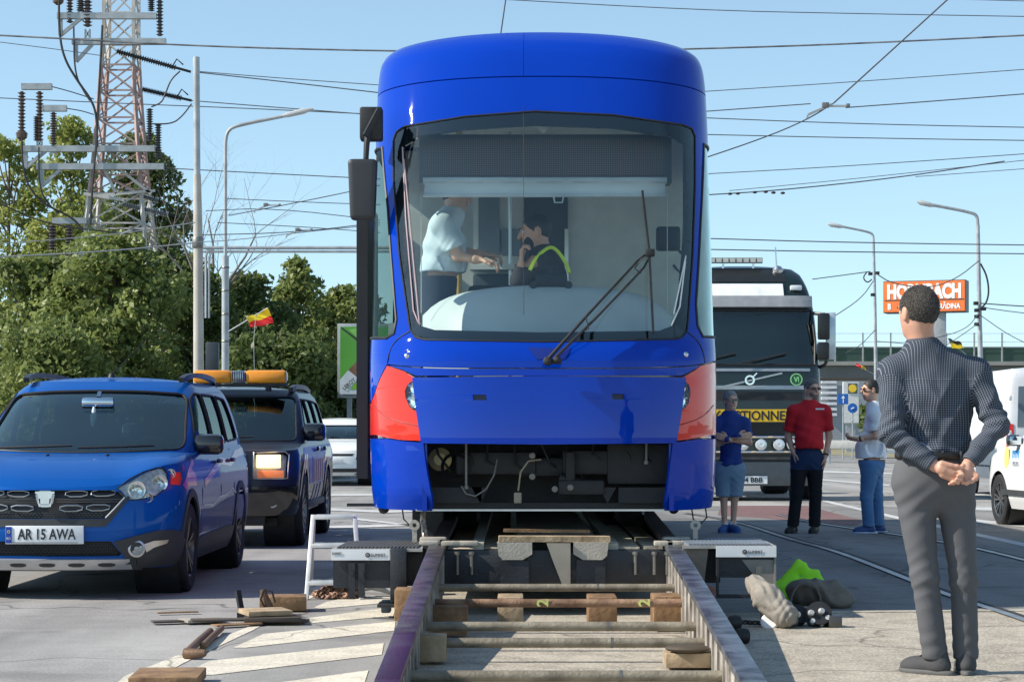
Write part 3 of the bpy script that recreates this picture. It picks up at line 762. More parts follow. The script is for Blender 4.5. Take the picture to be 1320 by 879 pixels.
# ---- wiper
wp = MB(); a1 = P(706,463,13.50); a2 = P(716,461,13.50)
tipc = P(836,325,13.93); wp.tube([a1, P(758,405,13.62), P(822,336,13.86), tipc], [.012,.010,.008,.008], 8); wp.tube([a2, P(768,410,13.62), P(830,345,13.86), tipc+Vector((.01,0,-.03))], [.01,.009,.007,.007], 8)
wp.lathe([(0,0),(.026,0),(.03,.02),(.02,.04),(0,.045)], a1+Vector((0,.02,-.015)), (0,-1,.1), 16); wp.lathe([(0,0),(.022,0),(.025,.02),(.015,.035),(0,.04)], a2+Vector((.01,.02,-.015)), (0,-1,.1), 16)
wp.bar(P(700,466,13.52),P(724,466,13.52),.03,.03); wpo = wp.put('wiper_arm', blk, tram)
wp = MB(); wp.bar(P(828,246,14.06), P(837,325,13.90), .012,.016); wp.bar(P(837,325,13.90), P(842,429,13.70), .014,.018); wp.box(P(838,326,13.89),(.06,.04,.05),b=.008)
wp.put('wiper_blade', blk, tram); wp = MB(); wp.tube([P(826,352,13.86),P(818,346,13.84),P(828,333,13.86)],.005,6); wp.tube([P(755,408,13.6),P(759,424,13.58),P(748,428,13.58)],.004,6); wp.put('washer_hose', blk, tram)
rc = tpx([(677,447),(690,465),(730,466),(738,448),(733,449),(727,462),(693,461),(684,447)], 4)
tpatch('wiper_recess', tpx([(680,448),(692,463),(728,463),(736,449)],5), M('recess blue',(.006,.02,.2),.3,coat=.5), off=.003, thick=.004)
# ---- cab interior
ivory = M('cab lining', (.80,.80,.76), .6, var=.08); dash = M('dashboard plastic', (.62,.66,.66), .5, var=.06, scale=3); wallb = M('dark cab door', (.05,.06,.075), .4)
it = MB(); it.box2((TX-1.1,14.75,1.0),(TX+1.1,17.2,1.06)); it.put('cab_floor', midgrey, tram)
it = MB(); it.box2((TX-1.0,14.9,3.42),(TX+1.0,17.2,3.46)); it.put('cab_ceiling', ivory, tram)
it = MB(); it.box2((TX+.22,16.5,1.06),(TX+1.1,16.55,3.42)); it.box2((TX-.5,16.5,1.06),(TX-.12,16.55,3.42)); it.box2((TX-1.1,17.4,1.06),(TX-.1,17.45,3.42)); it.put('cab_rear_wall', ivory, tram)
it = MB(); it.box2((TX-.12,16.46,1.06),(TX+.22,16.5,3.3)); cd = it.put('cab_door', wallb, tram)
it = MB(); it.box2((TX+.195,16.43,1.6),(TX+.225,16.46,2.7)); it.put('door_handle', silver, cd)
it = MB(); it.box2((TX-.5,16.3,2.0),(TX-.14,16.5,2.35),.02); it.put('equipment_cabinet', wallb, tram)
for za_ in (2.38,1.94):
    it = MB(); it.box2((TX-.52,16.25,za_),(TX-.15,16.5,za_+.04)); it.put('cabinet_shelf', ivory, tram)
it = MB(); it.box2((TX-.46,16.42,2.5),(TX-.3,16.49,2.95)); it.box2((TX-.28,16.42,2.5),(TX-.14,16.49,2.7)); it.put('notice_panel', M('notice grey',(.16,.19,.22),.4), tram)
it = MB(); it.cyl((TX-.60,16.1,1.06),(TX-.60,16.1,3.42),.022); it.put('grab_pole', M('yellow pole',(.5,.3,.04),.35), tram)
it = MB(); it.cyl((TX-.22,16.3,1.06),(TX-.22,16.3,3.42),.012); it.put('grab_pole', silver, tram)
for sx in (-1,1):
    it = MB(); it.box2((TX+sx*1.07,15.65,1.06),(TX+sx*1.10,17.2,1.85)); it.put('cab_side_wall', ivory, tram)
# dashboard: broad dome-topped desk
def dashf(U, V):
    U = np.asarray(U); V = np.asarray(V); x = U*.86-.02*V; zt = 2.13-.10*np.abs(U)**2.2-.10*np.abs(U)**8
    z = 1.55+(zt-1.55)*np.sin(np.minimum(V,1)*math.pi/2); y = 13.98+.38*np.abs(U)**3+.35*(1-np.cos(np.minimum(V,1)*math.pi/2)) + np.maximum(V-1,0)*1.0
    y = y+.05*(z-1.55)
    return np.stack([x+TX+.05, y, z], -1)
link('dashboard', surf(dashf, dens([(-.98,0),(.98,0),(.98,1.45),(-.98,1.45)],.1), (), .07, .08, .02), dash, tram, None)
for xa_, xb_ in ((-1.05,-.83),(.9,1.08)):
    it = MB(); it.box2((TX+xa_,14.75,1.06),(TX+xb_,15.2,1.9)); it.put('side_console', dash, tram)
cl = MB(); c = P(710,362,14.3); cl.box(c,(.20,.06,.09),b=.012); cl.box(c+Vector((0,0,.06)),(.03,.03,.06),b=.006); cl.box(c+Vector((0,0,.085)),(.1,.03,.02),b=.006)
for sx in (-1,1): cl.lathe([(.006,0),(.026,.0),(.026,.03),(.006,.03)], c+Vector((sx*.115,-.02,-.03)), (0,-1,0), 12, cap=True)
for k in range(3): cl.box(c+Vector((-.03+.03*k,-.035,.01)),(.018,.012,.04))
cl.put('dashboard_terminal', blk, tram)
# LED destination box, camera dome, blind
zt_, zb_ = tz(178,y=14.5), tz(226,y=14.5)
lb = MB(); lb.box2((TX-.83,14.55,zb_-.045),(TX+.87,14.75,zt_+.03)); ld = lb.put('destination_display', M('display case',(.05,.065,.08),.4), tram)
def led_mat():
    m = M('led matrix', (.09,.06,.055), .4); n = m.node_tree; L = n.links.new; b = n.nodes['Principled BSDF']
    tc = n.nodes.new('ShaderNodeTexCoord'); sp = n.nodes.new('ShaderNodeSeparateXYZ'); L(tc.outputs['Object'], sp.inputs[0]); outs = []
    for k in (0, 2):
        a = n.nodes.new('ShaderNodeMath'); a.operation = 'MULTIPLY'; a.inputs[1].default_value = 68; L(sp.outputs[k], a.inputs[0])
        f_ = n.nodes.new('ShaderNodeMath'); f_.operation = 'FRACT'; L(a.outputs[0], f_.inputs[0])
        g = n.nodes.new('ShaderNodeMath'); g.operation = 'GREATER_THAN'; g.inputs[1].default_value = .45; L(f_.outputs[0], g.inputs[0]); outs.append(g.outputs[0])
    q = n.nodes.new('ShaderNodeMath'); q.operation = 'MULTIPLY'; L(outs[0], q.inputs[0]); L(outs[1], q.inputs[1])
    mx = n.nodes.new('ShaderNodeMix'); mx.data_type = 'RGBA'; L(q.outputs[0], mx.inputs[0]); mx.inputs[6].default_value = (.05,.05,.055,1); mx.inputs[7].default_value = (.24,.15,.15,1)
    L(mx.outputs[2], b.inputs['Base Color']); return m
lb = MB(); lb.box2((TX-.80,14.54,zb_),(TX+.82,14.549,zt_)); lb.put('led_panel', led_mat(), ld)
zt_, zb_ = tz(232,y=14.42), tz(252,y=14.42)
def blindf(U, V):
    U = np.asarray(U); V = np.asarray(V); return np.stack([TX-.79+1.61*U, 14.42+.03*np.sin(V*3)+.004*np.sin(U*40), zb_+(zt_-zb_)*V], -1)
link('roller_blind', surf(blindf, [(0,0),(1,0),(1,1),(0,1)], (), .05, .2, .003), M('white blind',(.78,.78,.74),.7,var=.03), tram)
lb = MB(); lb.cyl((TX-.80,14.43,zb_),(TX+.83,14.43,zb_),.012); lb.cyl((TX-.80,14.45,zt_),(TX+.83,14.45,zt_),.022); lb.tube([(TX+.07,14.4,zb_),(TX+.08,14.4,zb_-.05),(TX+.13,14.4,zb_-.05),(TX+.14,14.4,zb_)],.006,6)
for x in (-.81, .83): lb.cyl((TX+x,14.4,1.95),(TX+x,14.4,zb_),.003,n=6)
lb.put('blind_rail', M('off white rail',(.7,.7,.68),.4), tram)
lb = MB(); lb.lathe([(.05,0),(.065,.01),(.065,.03),(.045,.05),(.03,.065),(0,.075)], (TX+.01,14.45,tz(158,y=14.45)), (0,-.3,-1), 20); lb.put('camera_dome', ivory, tram)
lb = MB(); lb.box((TX+.85,14.6,tz(308,y=14.6)),(.16,.1,.16),b=.015); lb.tube([(TX+.9,14.55,2.4),(TX+.99,14.55,2.3),(TX+.95,14.55,2.2),(TX+.88,14.55,2.28)],.01,6); lb.tube([(TX+.95,14.6,3.2),(TX+1.0,14.6,2.8),(TX+.96,14.6,2.4)],.012,6); lb.put('side_monitor', blk, tram)
lb = MB(); lb.box((TX-.32,15.2,1.75),(.42,.42,.1),b=.04); lb.box((TX-.32,15.45,1.98),(.4,.1,.45),b=.04); lb.put('driver_seat', blk, tram)
# ================================================================== RAMP, TRAILER AND THE THINGS AROUND THEM
TDX = .0075
def cx(d): return .237+(d-8.8)*TDX            # centre line of the ramp
def rz_(d): return .125+(d-8.8)*.0615 if d < 13.9 else .439+(d-13.9)*.033
steel = M('worn dark steel', (.10,.085,.095), .42, .65, var=.5, scale=7, bump=.3, bscale=40, col2=(.26,.23,.24))
rampside = M('scuffed grey side plate', (.16,.135,.11), .65, .2, scale=7, bump=.5, bscale=18, col2=(.50,.46,.41), detail=9)
rust = M('rusty pipe', (.12,.06,.035), .75, .2, scale=9, bump=.5, col2=(.38,.24,.15))
pipe = M('weathered pipe', (.15,.125,.09), .6, .3, scale=9, bump=.45, col2=(.34,.30,.225), detail=8)
wood = M('weathered timber', (.24,.17,.10), .88, scale=8, bump=.6, bscale=35, col2=(.50,.38,.24), detail=9)
wood2 = M('brown timber', (.13,.07,.035), .88, scale=8, bump=.6, bscale=35, col2=(.33,.20,.10), detail=9)
wood3 = M('grey timber', (.26,.23,.19), .9, scale=5, bump=.5, bscale=30, col2=(.42,.38,.31))
woodp = M('deck timber', (.36,.30,.22), .9, scale=7, bump=.6, bscale=30, col2=(.62,.54,.41), detail=9)
tblack = M('trailer black paint', (.022,.025,.03), .5, var=.4, scale=6, bump=.3)
def violet():
    m = M('worn rail top', (.10,.085,.09), .38, .7, scale=8, bump=.35, bscale=60, col2=(.22,.2,.2)); n = m.node_tree; L = n.links.new; b = n.nodes['Principled BSDF']
    tc = n.nodes.new('ShaderNodeTexCoord'); sp = n.nodes.new('ShaderNodeSeparateXYZ'); L(tc.outputs['Object'], sp.inputs[0])
    src = b.inputs['Base Color'].links[0].from_socket
    nz = n.nodes.new('ShaderNodeTexNoise'); nz.inputs['Scale'].default_value = 3; L(tc.outputs['Object'], nz.inputs['Vector'])
    ad = n.nodes.new('ShaderNodeMath'); ad.operation = 'ADD'; L(nz.outputs[0], ad.inputs[0])
    mr = n.nodes.new('ShaderNodeMapRange'); mr.inputs[1].default_value = .0; mr.inputs[2].default_value = 4.2; mr.inputs[3].default_value = .32; mr.inputs[4].default_value = -.3; L(sp.outputs[1], mr.inputs[0]); L(mr.outputs[0], ad.inputs[1])
    rp = n.nodes.new('ShaderNodeValToRGB'); rp.color_ramp.elements[0].position = .4; rp.color_ramp.elements[1].position = .62; L(ad.outputs[0], rp.inputs[0])
    mx = n.nodes.new('ShaderNodeMix'); mx.data_type = 'RGBA'; L(rp.outputs[0], mx.inputs[0]); L(src, mx.inputs[6]); mx.inputs[7].default_value = (.09,.033,.085,1); L(mx.outputs[2], b.inputs['Base Color']); return m
viol = violet()
ramp = thing('loading_ramp', 'long steel loading ramp with two side rails, one streaked purple, and pipe rungs between them', 'ramp', (.237, 8.2, 0))
for sg in (-1, 1):
    ds = [7.6, 8.8, 10.0, 11.3, 12.6, 13.9]; w_ = .065
    side = MB(); topm = MB()
    vs = []; 
    for d in ds:
        x = cx(d)+sg*.745; zt = rz_(d)-.012; zb = max(.02, zt-.29)
        vs += [(x-.035,d,zb),(x+.035,d,zb),(x+.035,d,zt),(x-.035,d,zt)]
    fs = []
    for i in range(len(ds)-1):
        for k in range(4): fs.append((i*4+k, i*4+(k+1)%4, (i+1)*4+(k+1)%4, (i+1)*4+k))
    fs += [(3,2,1,0), tuple((len(ds)-1)*4+k for k in range(4))]
    side.add(vs, fs); s_ = side.put('side_beam', rampside, ramp)
    for i in range(len(ds)-1):
        a = Vector((cx(ds[i])+sg*.745, ds[i], rz_(ds[i])+.006)); b = Vector((cx(ds[i+1])+sg*.745, ds[i+1], rz_(ds[i+1])+.006))
        topm.bar(a, b+Vector((0,-.002,0)), .105, .036, bev=.004)
    topm.put('rail_top', viol if sg < 0 else M('blue grey rail top', (.09,.095,.11), .35, .75, scale=9, bump=.35, col2=(.30,.33,.38)), ramp)
    for k in range(22):      # ribs along the inner side
        d = 8.0+k*.28; x = cx(d)+sg*(.745-.04); wb_ = MB(); wb_.box((x, d, rz_(d)-.15), (.012,.02,.26-.0)); wb_.put('stiffener', rampside, s_)
rungs = [(757,13.0,0,.023),(777,12.35,1,.024),(807,11.35,0,.025),(828,10.8,0,.025),(871,9.75,0,.026)]
for py, d, ru, r in rungs:
    z = CH+(HY-py)/F*d; mb = MB(); x0, x1 = cx(d)-.71, cx(d)+.71; mb.cyl((x0,d,z),(x1,d,z),r,n=18); pr = mb.put('rung', rust if ru else pipe, ramp)
    if not ru:
        mb = MB(); mb.cyl((x0+.95,d,z),(x0+.965,d,z),r*1.04,n=18); mb.put('coupling_ring', M('dull steel'), pr)
    if ru:
        for xx, t_ in ((x0+.62,'2'),(x0+1.2,'2')): text('chalk_mark', t_, .09, M('yellow chalk',(.6,.65,.2),.8), (xx,d-r-.002,z+.004), parent=pr, depth=.003, bold=.002, ry=90)
# blocks of timber under the ramp
def block(name, c, size, mat, label, rz=0, group=None):
    t = MB(); t.box((0,0,size[2]/2), size, rot=rz, b=.006); me = t.mesh(name); o = link(name, me, mat, None, 35, label=label, cat='block', group=group); o.location = c; return o
block('timber_block', (cx(12)-.66,12.15,.02), (.30,.14,.16), wood2, 'brown timber block wedged under the left ramp rail below the rusty rung')
block('timber_block', (cx(11)-.66,10.75,.02), (.16,.16,.13), wood, 'small pale timber block under the left ramp rail nearer the camera')
block('timber_block', (cx(12)-.27,12.8,.02), (.15,.3,.17), wood, 'sunlit upright timber block under the trailer edge left of centre')
block('timber_block', (cx(12)+.27,12.8,.02), (.17,.3,.17), wood2, 'timber block under the trailer edge right of centre')
block('timber_block', (cx(12)+.64,12.6,.02), (.17,.3,.19), wood2, 'brown timber block beside the right ramp rail behind the rungs')
block('timber_block', (cx(10.5)+.62,10.5,.02), (.26,.2,.07), wood, 'flat board under the right ramp rail with a metal plate on it')
t = MB(); t.ell((0,0,.02),(.11,.09,.022),20,8); o = link('steel_pad', t.mesh('steel_pad'), M('dull brown steel',(.09,.07,.05),.7,.3), None, 35, label='round rusty pad lying on the board beside the right ramp rail', cat='pad'); o.location = (cx(10.5)+.6,10.45,.09)
block('timber_block', (cx(13)-.88,13.1,.02), (.19,.25,.19), wood2, 'orange brown timber block under the plate of the left outrigger')
block('timber_block', (cx(13)+.86,13.1,.02), (.18,.2,.2), M('red brown block',(.25,.09,.05),.8), 'reddish block under the plate of the right outrigger')
block('plank', (-1.57,9.86,.01), (.31,.42,.05), wood2, 'brown plank end at the bottom edge on the striped marking', rz=.05)

# ---- low loader trailer whose deck carries the tram
tr = thing('low_loader_trailer', 'black low loader trailer under the tram, rails and weathered planks on its deck', 'trailer', (cx(14), 14.0, 0))
mb = MB(); mb.box2((cx(14)-.80,13.60,.20),(cx(14)+.80,13.72,.415),.01); mb.put('end_beam', tblack, tr)
mb = MB(); mb.box2((cx(14)-.82,13.74,.18),(cx(14)+.82,28,.30)); mb.put('deck_frame', tblack, tr)
for sg in (-1,1):
    mb = MB(); a = Vector((cx(13.9)+sg*.745,13.9,rz_(13.9)+.004)); b = Vector((cx(17)+sg*.745,17.2,rz_(17.2)+.004)); c = Vector((cx(26)+sg*.745,27,rz_(17.2)+.3))
    mb.bar(a,b,.10,.04); mb.bar(b,c,.10,.04); mb.put('deck_rail', steel, tr)
    mb = MB(); mb.bar(a-Vector((0,0,.12)),b-Vector((0,0,.12)),.06,.19); mb.bar(b-Vector((0,0,.12)),c-Vector((0,0,.12)),.06,.19); mb.put('deck_rail_web', tblack, tr)
for k, (x, w_, m_) in enumerate(((-.60,.17,woodp),(-.38,.17,woodp),(.46,.15,woodp),(.62,.12,woodp))):
    mb = MB(); mb.bar((cx(14)+x,13.72,.40+.006*k),(cx(14)+x*.97,18.5,.46+.006*k), w_,.03); mb.put('deck_plank', m_, tr)
for x in (-.49, .36):
    mb = MB(); mb.bar((cx(14)+x,13.64,.43),(cx(14)+x*.97,18.5,.50), .07,.05); mb.put('deck_strip', M('grey green strip',(.40,.40,.34),.6,.1,scale=6), tr)
mb = MB(); mb.box2((cx(14)-.24,14.0,.47),(cx(14)+.26,18.5,.485)); mb.put('centre_plate', M('dusty floor plate',(.33,.30,.27),.7,scale=5), tr)
mb = MB(); mb.bar((cx(14)-.36,13.62,.485),(cx(14)+.34,13.64,.482),.14,.035); mb.put('cross_plank', wood, tr)
mb = MB(); mb.bar((cx(14)-.33,13.80,.53),(cx(14)+.22,13.82,.522),.10,.02); mb.put('cross_plank', wood2, tr)
for x in (-.26, .22):
    pl = [(-.11,.465),(-.10,.38),(-.07,.355),(.05,.355),(.11,.39),(.11,.465)]
    if x > 0: pl = [(-p[0],p[1]) for p in pl][::-1]
    mb = MB(); mb.prism(pl, (cx(14)+x,13.55,0),(1,0,0),(0,0,1),(0,.08,0)); mb.put('lug_block', M('worn primer',(.40,.36,.30),.7,scale=9,bump=.3), tr)
    mb = MB(); mb.box2((cx(14)+x-.09,13.56,.17),(cx(14)+x+.09,13.62,.352)); mb.put('lug_web', tblack, tr)
mb = MB(); mb.prism([(-.04,.46),(.11,.46),(.11,.17),(.07,.17),(.0,.35)], (cx(14)-.02,13.53,0),(1,0,0),(0,0,1),(0,.02,0)); mb.put('gusset_plate', M('weathered gusset',(.30,.27,.22),.6,scale=8), tr)
for x in (-.62,-.53,-.33,-.31,.5,.62,.7):
    mb = MB(); mb.cyl((cx(14)+x,13.59,.26),(cx(14)+x,13.59,.40),.011,n=8); mb.lathe([(0,0),(.018,0),(.018,.02),(0,.02)],(cx(14)+x,13.59,.385),(0,0,1),8); mb.put('end_bolt', M('dull steel'), tr)
for k in range(5):
    mb = MB(); x = cx(14)+(-.8,-.66,.68,.76,-.55)[k]; mb.box((x,13.63,.455),(.12,.09,.03),b=.006); mb.put('chock', wood3 if k%2 else M('worn primer'), tr)
# shackles and chain at the ramp's upper corners
def chain(name, pts, mat, r=.008, ll=.045, parent=None, **kw):
    P_ = [Vector(p) for p in pts]; mb = MB(); acc = 0; k = 0
    for i in range(len(P_)-1):
        d = P_[i+1]-P_[i]; n = max(1, round(d.length/(ll*.72)))
        for j in range(n):
            c = P_[i]+d*((j+.5)/n); t = d.normalized(); u = t.orthogonal().normalized(); v = t.cross(u)
            if k % 2: u = v
            k += 1
            ring = [c+t*(ll/2)*math.cos(a)+u*(ll*.3)*math.sin(a) for a in np.linspace(0,2*math.pi,9)[:-1]]
            mb.tube(ring, r, 5, closed=True)
    return mb.put(name, mat, parent, **kw)
rustch = M('rusty chain', (.28,.17,.12), .6, .5, var=.4, scale=30)
chain('tie_chain', [(-.56,14.1,.74),(-.58,14.0,.60),(-.56,13.95,.47)], M('light chain steel',(.5,.42,.36),.5,.6), .009, .05, tr)
for sg in (-1,1):
    mb = MB(); x = cx(13.9)+sg*.78; mb.box((x,13.86,.46),(.17,.12,.05),b=.01); mb.box((x-sg*.06,13.9,.42),(.05,.2,.12),b=.01); mb.lathe([(.014,-.02),(.034,-.02),(.034,.02),(.014,.02),(.014,-.02)],(x+sg*.12,13.85,.56),(0,-1,0),14); mb.bar((x+sg*.12,13.85,.44),(x+sg*.12,13.85,.54),.03,.03)
    mb.put('corner_bracket', M('worn primer'), tr)
# outriggers
striped = M('ribbed grey tread', (.34,.33,.31), .6, .2, scale=9)
platep = M('white plate', (.72,.73,.73), .4, var=.08)
def outrigger(sg):
    if sg < 0: x0, x1 = P(428,700,13.4).x, P(545,700,13.4).x; xa = P(503,700,13.4).x; zt = CH-(706-HY)/F*13.4
    else: x0, x1 = P(880,700,13.4).x, P(999,700,13.4).x; xa = P(922,700,13.4).x; zt = CH-(702-HY)/F*13.4
    px0, px1 = (x0, xa) if sg < 0 else (xa, x1)
    mb = MB(); mb.box2((px0,13.33,zt-.005),(px1,13.35,zt-.072)); pl = mb.put('name_plate', platep, tr)
    xc = px1-.09 if sg < 0 else px1-.15
    text('plate_lettering', 'SUMMIT', .03, M('plate black',(.02,.02,.02),.5), (xc+.02,13.327,zt-.04), parent=pl, depth=.002, width=.09, height=.02)
    lg = MB(); lg.lathe([(.008,-.001),(.015,-.001),(.015,.001),(.008,.001),(.008,-.001)],(xc-.045,13.327,zt-.04),(0,-1,0),14); lg.lathe([(0,-.001),(.005,-.001),(.005,.001),(0,.001)],(xc-.045,13.327,zt-.04),(0,-1,0),4); lg.put('round_emblem', M('plate black'), pl)
    if sg < 0: text('plate_lettering', 'SUMMIT', .03, M('plate black'), (px0+.035,13.327,zt-.03), parent=pl, depth=.002, width=.06, height=.016)
    mb = MB(); mb.box2((px0+.01,13.36,zt-.075),(px1,13.42,zt-.245 if sg<0 else zt-.2)); mb.put('recess_panel', tblack, tr)
    # ribbed top, sloping up towards the back
    tp = MB(); n = 22
    for i in range(n):
        xx = x0+.03+(x1-x0-.06)*(i+.5)/n; tp.bar((xx,13.36,zt+.004),(xx+.03*sg*-1,13.95,zt+.012),(x1-x0)/n*.55,.012)
    tt = MB(); tt.prism([(x0,0),(x1,0),(x1-.02,.62),(x0+.06,.62)],(0,13.34,zt-.02),(1,0,0),(0,1,.02),(0,0,.018)); t_ = tt.put('ramp_tread', striped, tr); tp.put('tread_rib', M('dark rib',(.10,.10,.10),.6) if sg<0 else M('blue grey rib',(.16,.19,.23),.5), t_)
    mb = MB(); mb.box2((x1-.20 if sg<0 else x0,13.45,zt-.24),(x1 if sg<0 else x0+.24,13.95,zt-.03),.01); mb.put('inner_housing', dkgrey, tr)
    if sg < 0:
        mb = MB(); mb.box2((xa+.005,13.30,zt-.33),(xa+.105,13.45,zt-.0),.006); mb.put('leg_post', tblack, tr)
        mb = MB(); mb.box2((xa-.07,13.22,zt-.355),(xa+.16,13.5,zt-.338)); mb.put('foot_plate', dkgrey, tr)
        for dx in (.13,.19):
            mb = MB(); mb.bar((px0+dx,13.30,zt-.09),(px0+dx,13.30,zt-.30),.022,.04); mb.cyl((px0+dx,13.26,zt-.15),(px0+dx,13.32,zt-.15),.014,n=10); mb.put('hanger', tblack, tr)
        mb = MB(); mb.box2((px0+.3,13.45,.03),(xa,13.55,.11),.01); mb.put('lower_arm', M('blue grey arm',(.12,.16,.18),.45), tr)
    else:
        mb = MB(); mb.prism([(0,0),(.16,0),(.13,-.25),(.09,-.32),(0,-.32)],(x0,13.38,zt-.0),(1,0,0),(0,0,1),(0,.04,0)); mb.put('gusset_plate', M('worn brown plate',(.20,.17,.14),.6,scale=9), tr)
        mb = MB(); mb.box2((xa,13.32,zt-.08),(xa+.015,13.36,zt-.30)); mb.box2((xa,13.32,zt-.30),(x1-.08,13.37,zt-.325)); mb.put('bracket_frame', tblack, tr)
        mb = MB(); mb.prism([(0,0),(.2,0),(.2,-.17),(.13,-.17)],(xa+.16,13.355,zt-.09),(1,0,0),(0,0,1),(0,.02,0)); mb.box2((x1-.012,13.34,zt-.07),(x1,13.37,zt-.26)); mb.put('corner_gusset', M('grey gusset',(.22,.21,.19),.55), tr)
        mb = MB(); mb.bar((xa+.26,13.3,zt-.13),(xa+.26,13.3,zt-.27),.025,.03); mb.put('pin', M('dull steel'), tr)
outrigger(-1); outrigger(1)
mb = MB(); mb.box2((-.72,15.6,.02),(-.5,17.2,.62)); mb.put('side_stake', tblack, tr)
for yy in (16.5, 18.2, 19.9):
    for sg in (-1, 1):
        mb = MB(); mb.lathe([(.1,-.1),(.30,-.1),(.36,-.08),(.36,.08),(.30,.1),(.1,.1)],(cx(14)+sg*.62,yy,.36),(1,0,0),28,cap=True); mb.put('wheel', blk, tr)

# ---- aluminium step stool
st = thing('step_ladder', 'aluminium step ladder with three treads standing on the white road edge line', 'ladder', (P(427,758,15.3).x, 15.4, 0))
yF, yT, yB = 14.9, 15.2, 15.55
X = lambda px, y: (px-CX)/F*y
zT = CH-(664-HY)/F*yT
for pa, pb in ((395,404),(466,457)):
    mb = MB(); mb.bar((X(pa,yF),yF,0),(X(pb,yT),yT,zT),.03,.03,bev=.003); mb.put('front_leg', alu, st)
    mb = MB(); mb.bar((X(pa+(5 if pa<430 else -5),yB),yB+.05,0),(X(pb,yT),yT+.04,zT-.03),.022,.022); mb.put('rear_leg', alu, st)
for k, (pya, t) in enumerate(((664,1.0),(704,.66),(744,.22))):
    y = yF+(yT-yF)*t; z = zT*t; xl = X(395+9*t,y); xr = X(466-9*t,y)
    mb = MB(); mb.box2((xl,y-.03,z-.028),(xr,y+.12,z),.003)
    for j in range(4): mb.box(((xl+xr)/2,y-.01+.03*j,z+.002),(xr-xl-.04,.008,.005))
    mb.put('tread', alu, st)
# ---- heap of rusty chain
rng = random.Random(3)
mb = MB(); c0 = G(437,770)
for i in range(170):
    r_ = .17*math.sqrt(rng.random()); a = rng.random()*6.28; h = .085*(1-(r_/.19)**2)*rng.random()+.012
    c = Vector((c0.x+r_*math.cos(a)*1.0, c0.y+r_*math.sin(a)*1.1, h)); t = Vector((rng.gauss(0,1),rng.gauss(0,1),rng.gauss(0,.5))).normalized(); u = t.orthogonal().normalized()
    mb.tube([c+t*.03*math.cos(q)+u*.017*math.sin(q) for q in np.linspace(0,2*math.pi,8)[:-1]], .0075, 5, closed=True)
me = mb.mesh('chain_heap'); link('chain_heap', me, rustch, None, 60, org=c0, label='heap of rusty chain on the ground beside the left outrigger', cat='chain')
mb = MB(); mb.tube([c0+Vector((.15,0,.05)),c0+Vector((.22,.05,.07)),c0+Vector((.3,.1,.05)),c0+Vector((.36,.1,.02))],[.012,.02,.02,.01],8); link('pry_hook', mb.mesh('pry_hook'), M('white rag',(.6,.58,.54),.9), None, 40, org=c0+Vector((.25,.05,.02)), label='pale crumpled rag lying beside the rusty chain heap', cat='rag')
# ---- boards, block, clamp and bars
def board(px, py, size, rz, z=.012, mat=wood, label='', tilt=0, cat='board', name='board', group=None):
    p = G(px, py); t = MB(); t.box((0,0,size[2]/2), size, b=.003); o = link(name, t.mesh(name), mat, None, 35, label=label, cat=cat, group=group); o.location = (p.x,p.y,z); o.rotation_euler = (tilt,0,rz); return o
board(213+160-160+152, 787, (.30,.26,.09), .1, .01, wood2, 'short thick brown timber between the tool and the white edge line', name='timber')
board(342, 803, (.27,.28,.03), .35, .055, wood, 'square pale board lying on top of the dark boards near the clamp tool')
board(352, 804, (.34,.26,.028), .1, .022, M('dark board',(.07,.055,.045),.8), 'dark board underneath the square pale board')
board(362, 803, (.30,.2,.022), -.25, .0, M('dark board'), 'lower dark board sticking out to the right of the board pile')
board(262, 803, (.26,.18,.016), .5, .012, wood3, 'thin grey brown board lying flat on the asphalt beside the pile')
board(228, 804, (.30,.10,.012), .35, .012, M('dark board'), 'narrow dark lath at the left end of the loose boards')
board(282, 804, (.34,.12,.012), .1, .02, M('dark board'), 'dark lath crossing the thin grey board on the asphalt')
board(305, 808, (.30,.09,.010), .6, .012, wood2, 'thin brown offcut right of the loose laths')
board(229, 792, (.26,.05,.008), .35, .012, wood2, 'very thin sliver of wood lying alone on the asphalt')
def pbar(x0,y0,x1,y1,r,z,label,head=0):
    a = G(x0,y0); b = G(x1,y1); mb = MB(); d = (b-a); mb.tube([a+Vector((0,0,z)), a+d*.5+Vector((0,0,z+.004)), b+Vector((0,0,z))],[r*1.1,r,r*.95],10)
    if head: mb.tube([a+Vector((-.01,-.01,z)), a+Vector((.05,-.03,z)), a+Vector((.1,-.04,z+.005))],[r*1.25,r*1.2,r*.8],10)
    return link('steel_bar', mb.mesh('steel_bar'), M('rust brown bar',(.17,.10,.06),.6,.3,scale=20,bump=.3), None, 40, org=a, label=label, cat='bar')
pbar(241,849,271,820,.022,.03,'thick rusty bar with a bent foot lying across the white edge line', 1)
pbar(262,838,286,815,.018,.025,'shorter rusty bar lying just right of the thick bent bar')
ct = thing('clamp_tool', 'black and rusty lever clamp lying on the asphalt in front of the thick timber', 'tool', G(330,797))
g0 = G(330,797)
mb = MB(); mb.bar(g0+Vector((-.09,.02,.03)),g0+Vector((-.12,.05,.17)),.035,.02); mb.bar(g0+Vector((-.12,.02,.02)),g0+Vector((.20,.04,.03)),.03,.03); mb.bar(g0+Vector((-.05,-.02,.04)),g0+Vector((.16,.0,.035)),.05,.02); mb.put('clamp_frame', blk, ct)
mb = MB(); mb.tube([g0+Vector((.09,.02,.05)),g0+Vector((.05,.02,.14)),g0+Vector((.04,.02,.18))],[.026,.022,.02],10); mb.put('clamp_screw', M('rust brown bar'), ct)
mb = MB(); mb.tube([g0+Vector((.06,.0,.06)),g0+Vector((.03,-.01,.12)),g0+Vector((.05,-.01,.18)),g0+Vector((.1,-.01,.17)),g0+Vector((.12,-.01,.1))],.007,6); mb.put('clamp_loop', blk, ct)

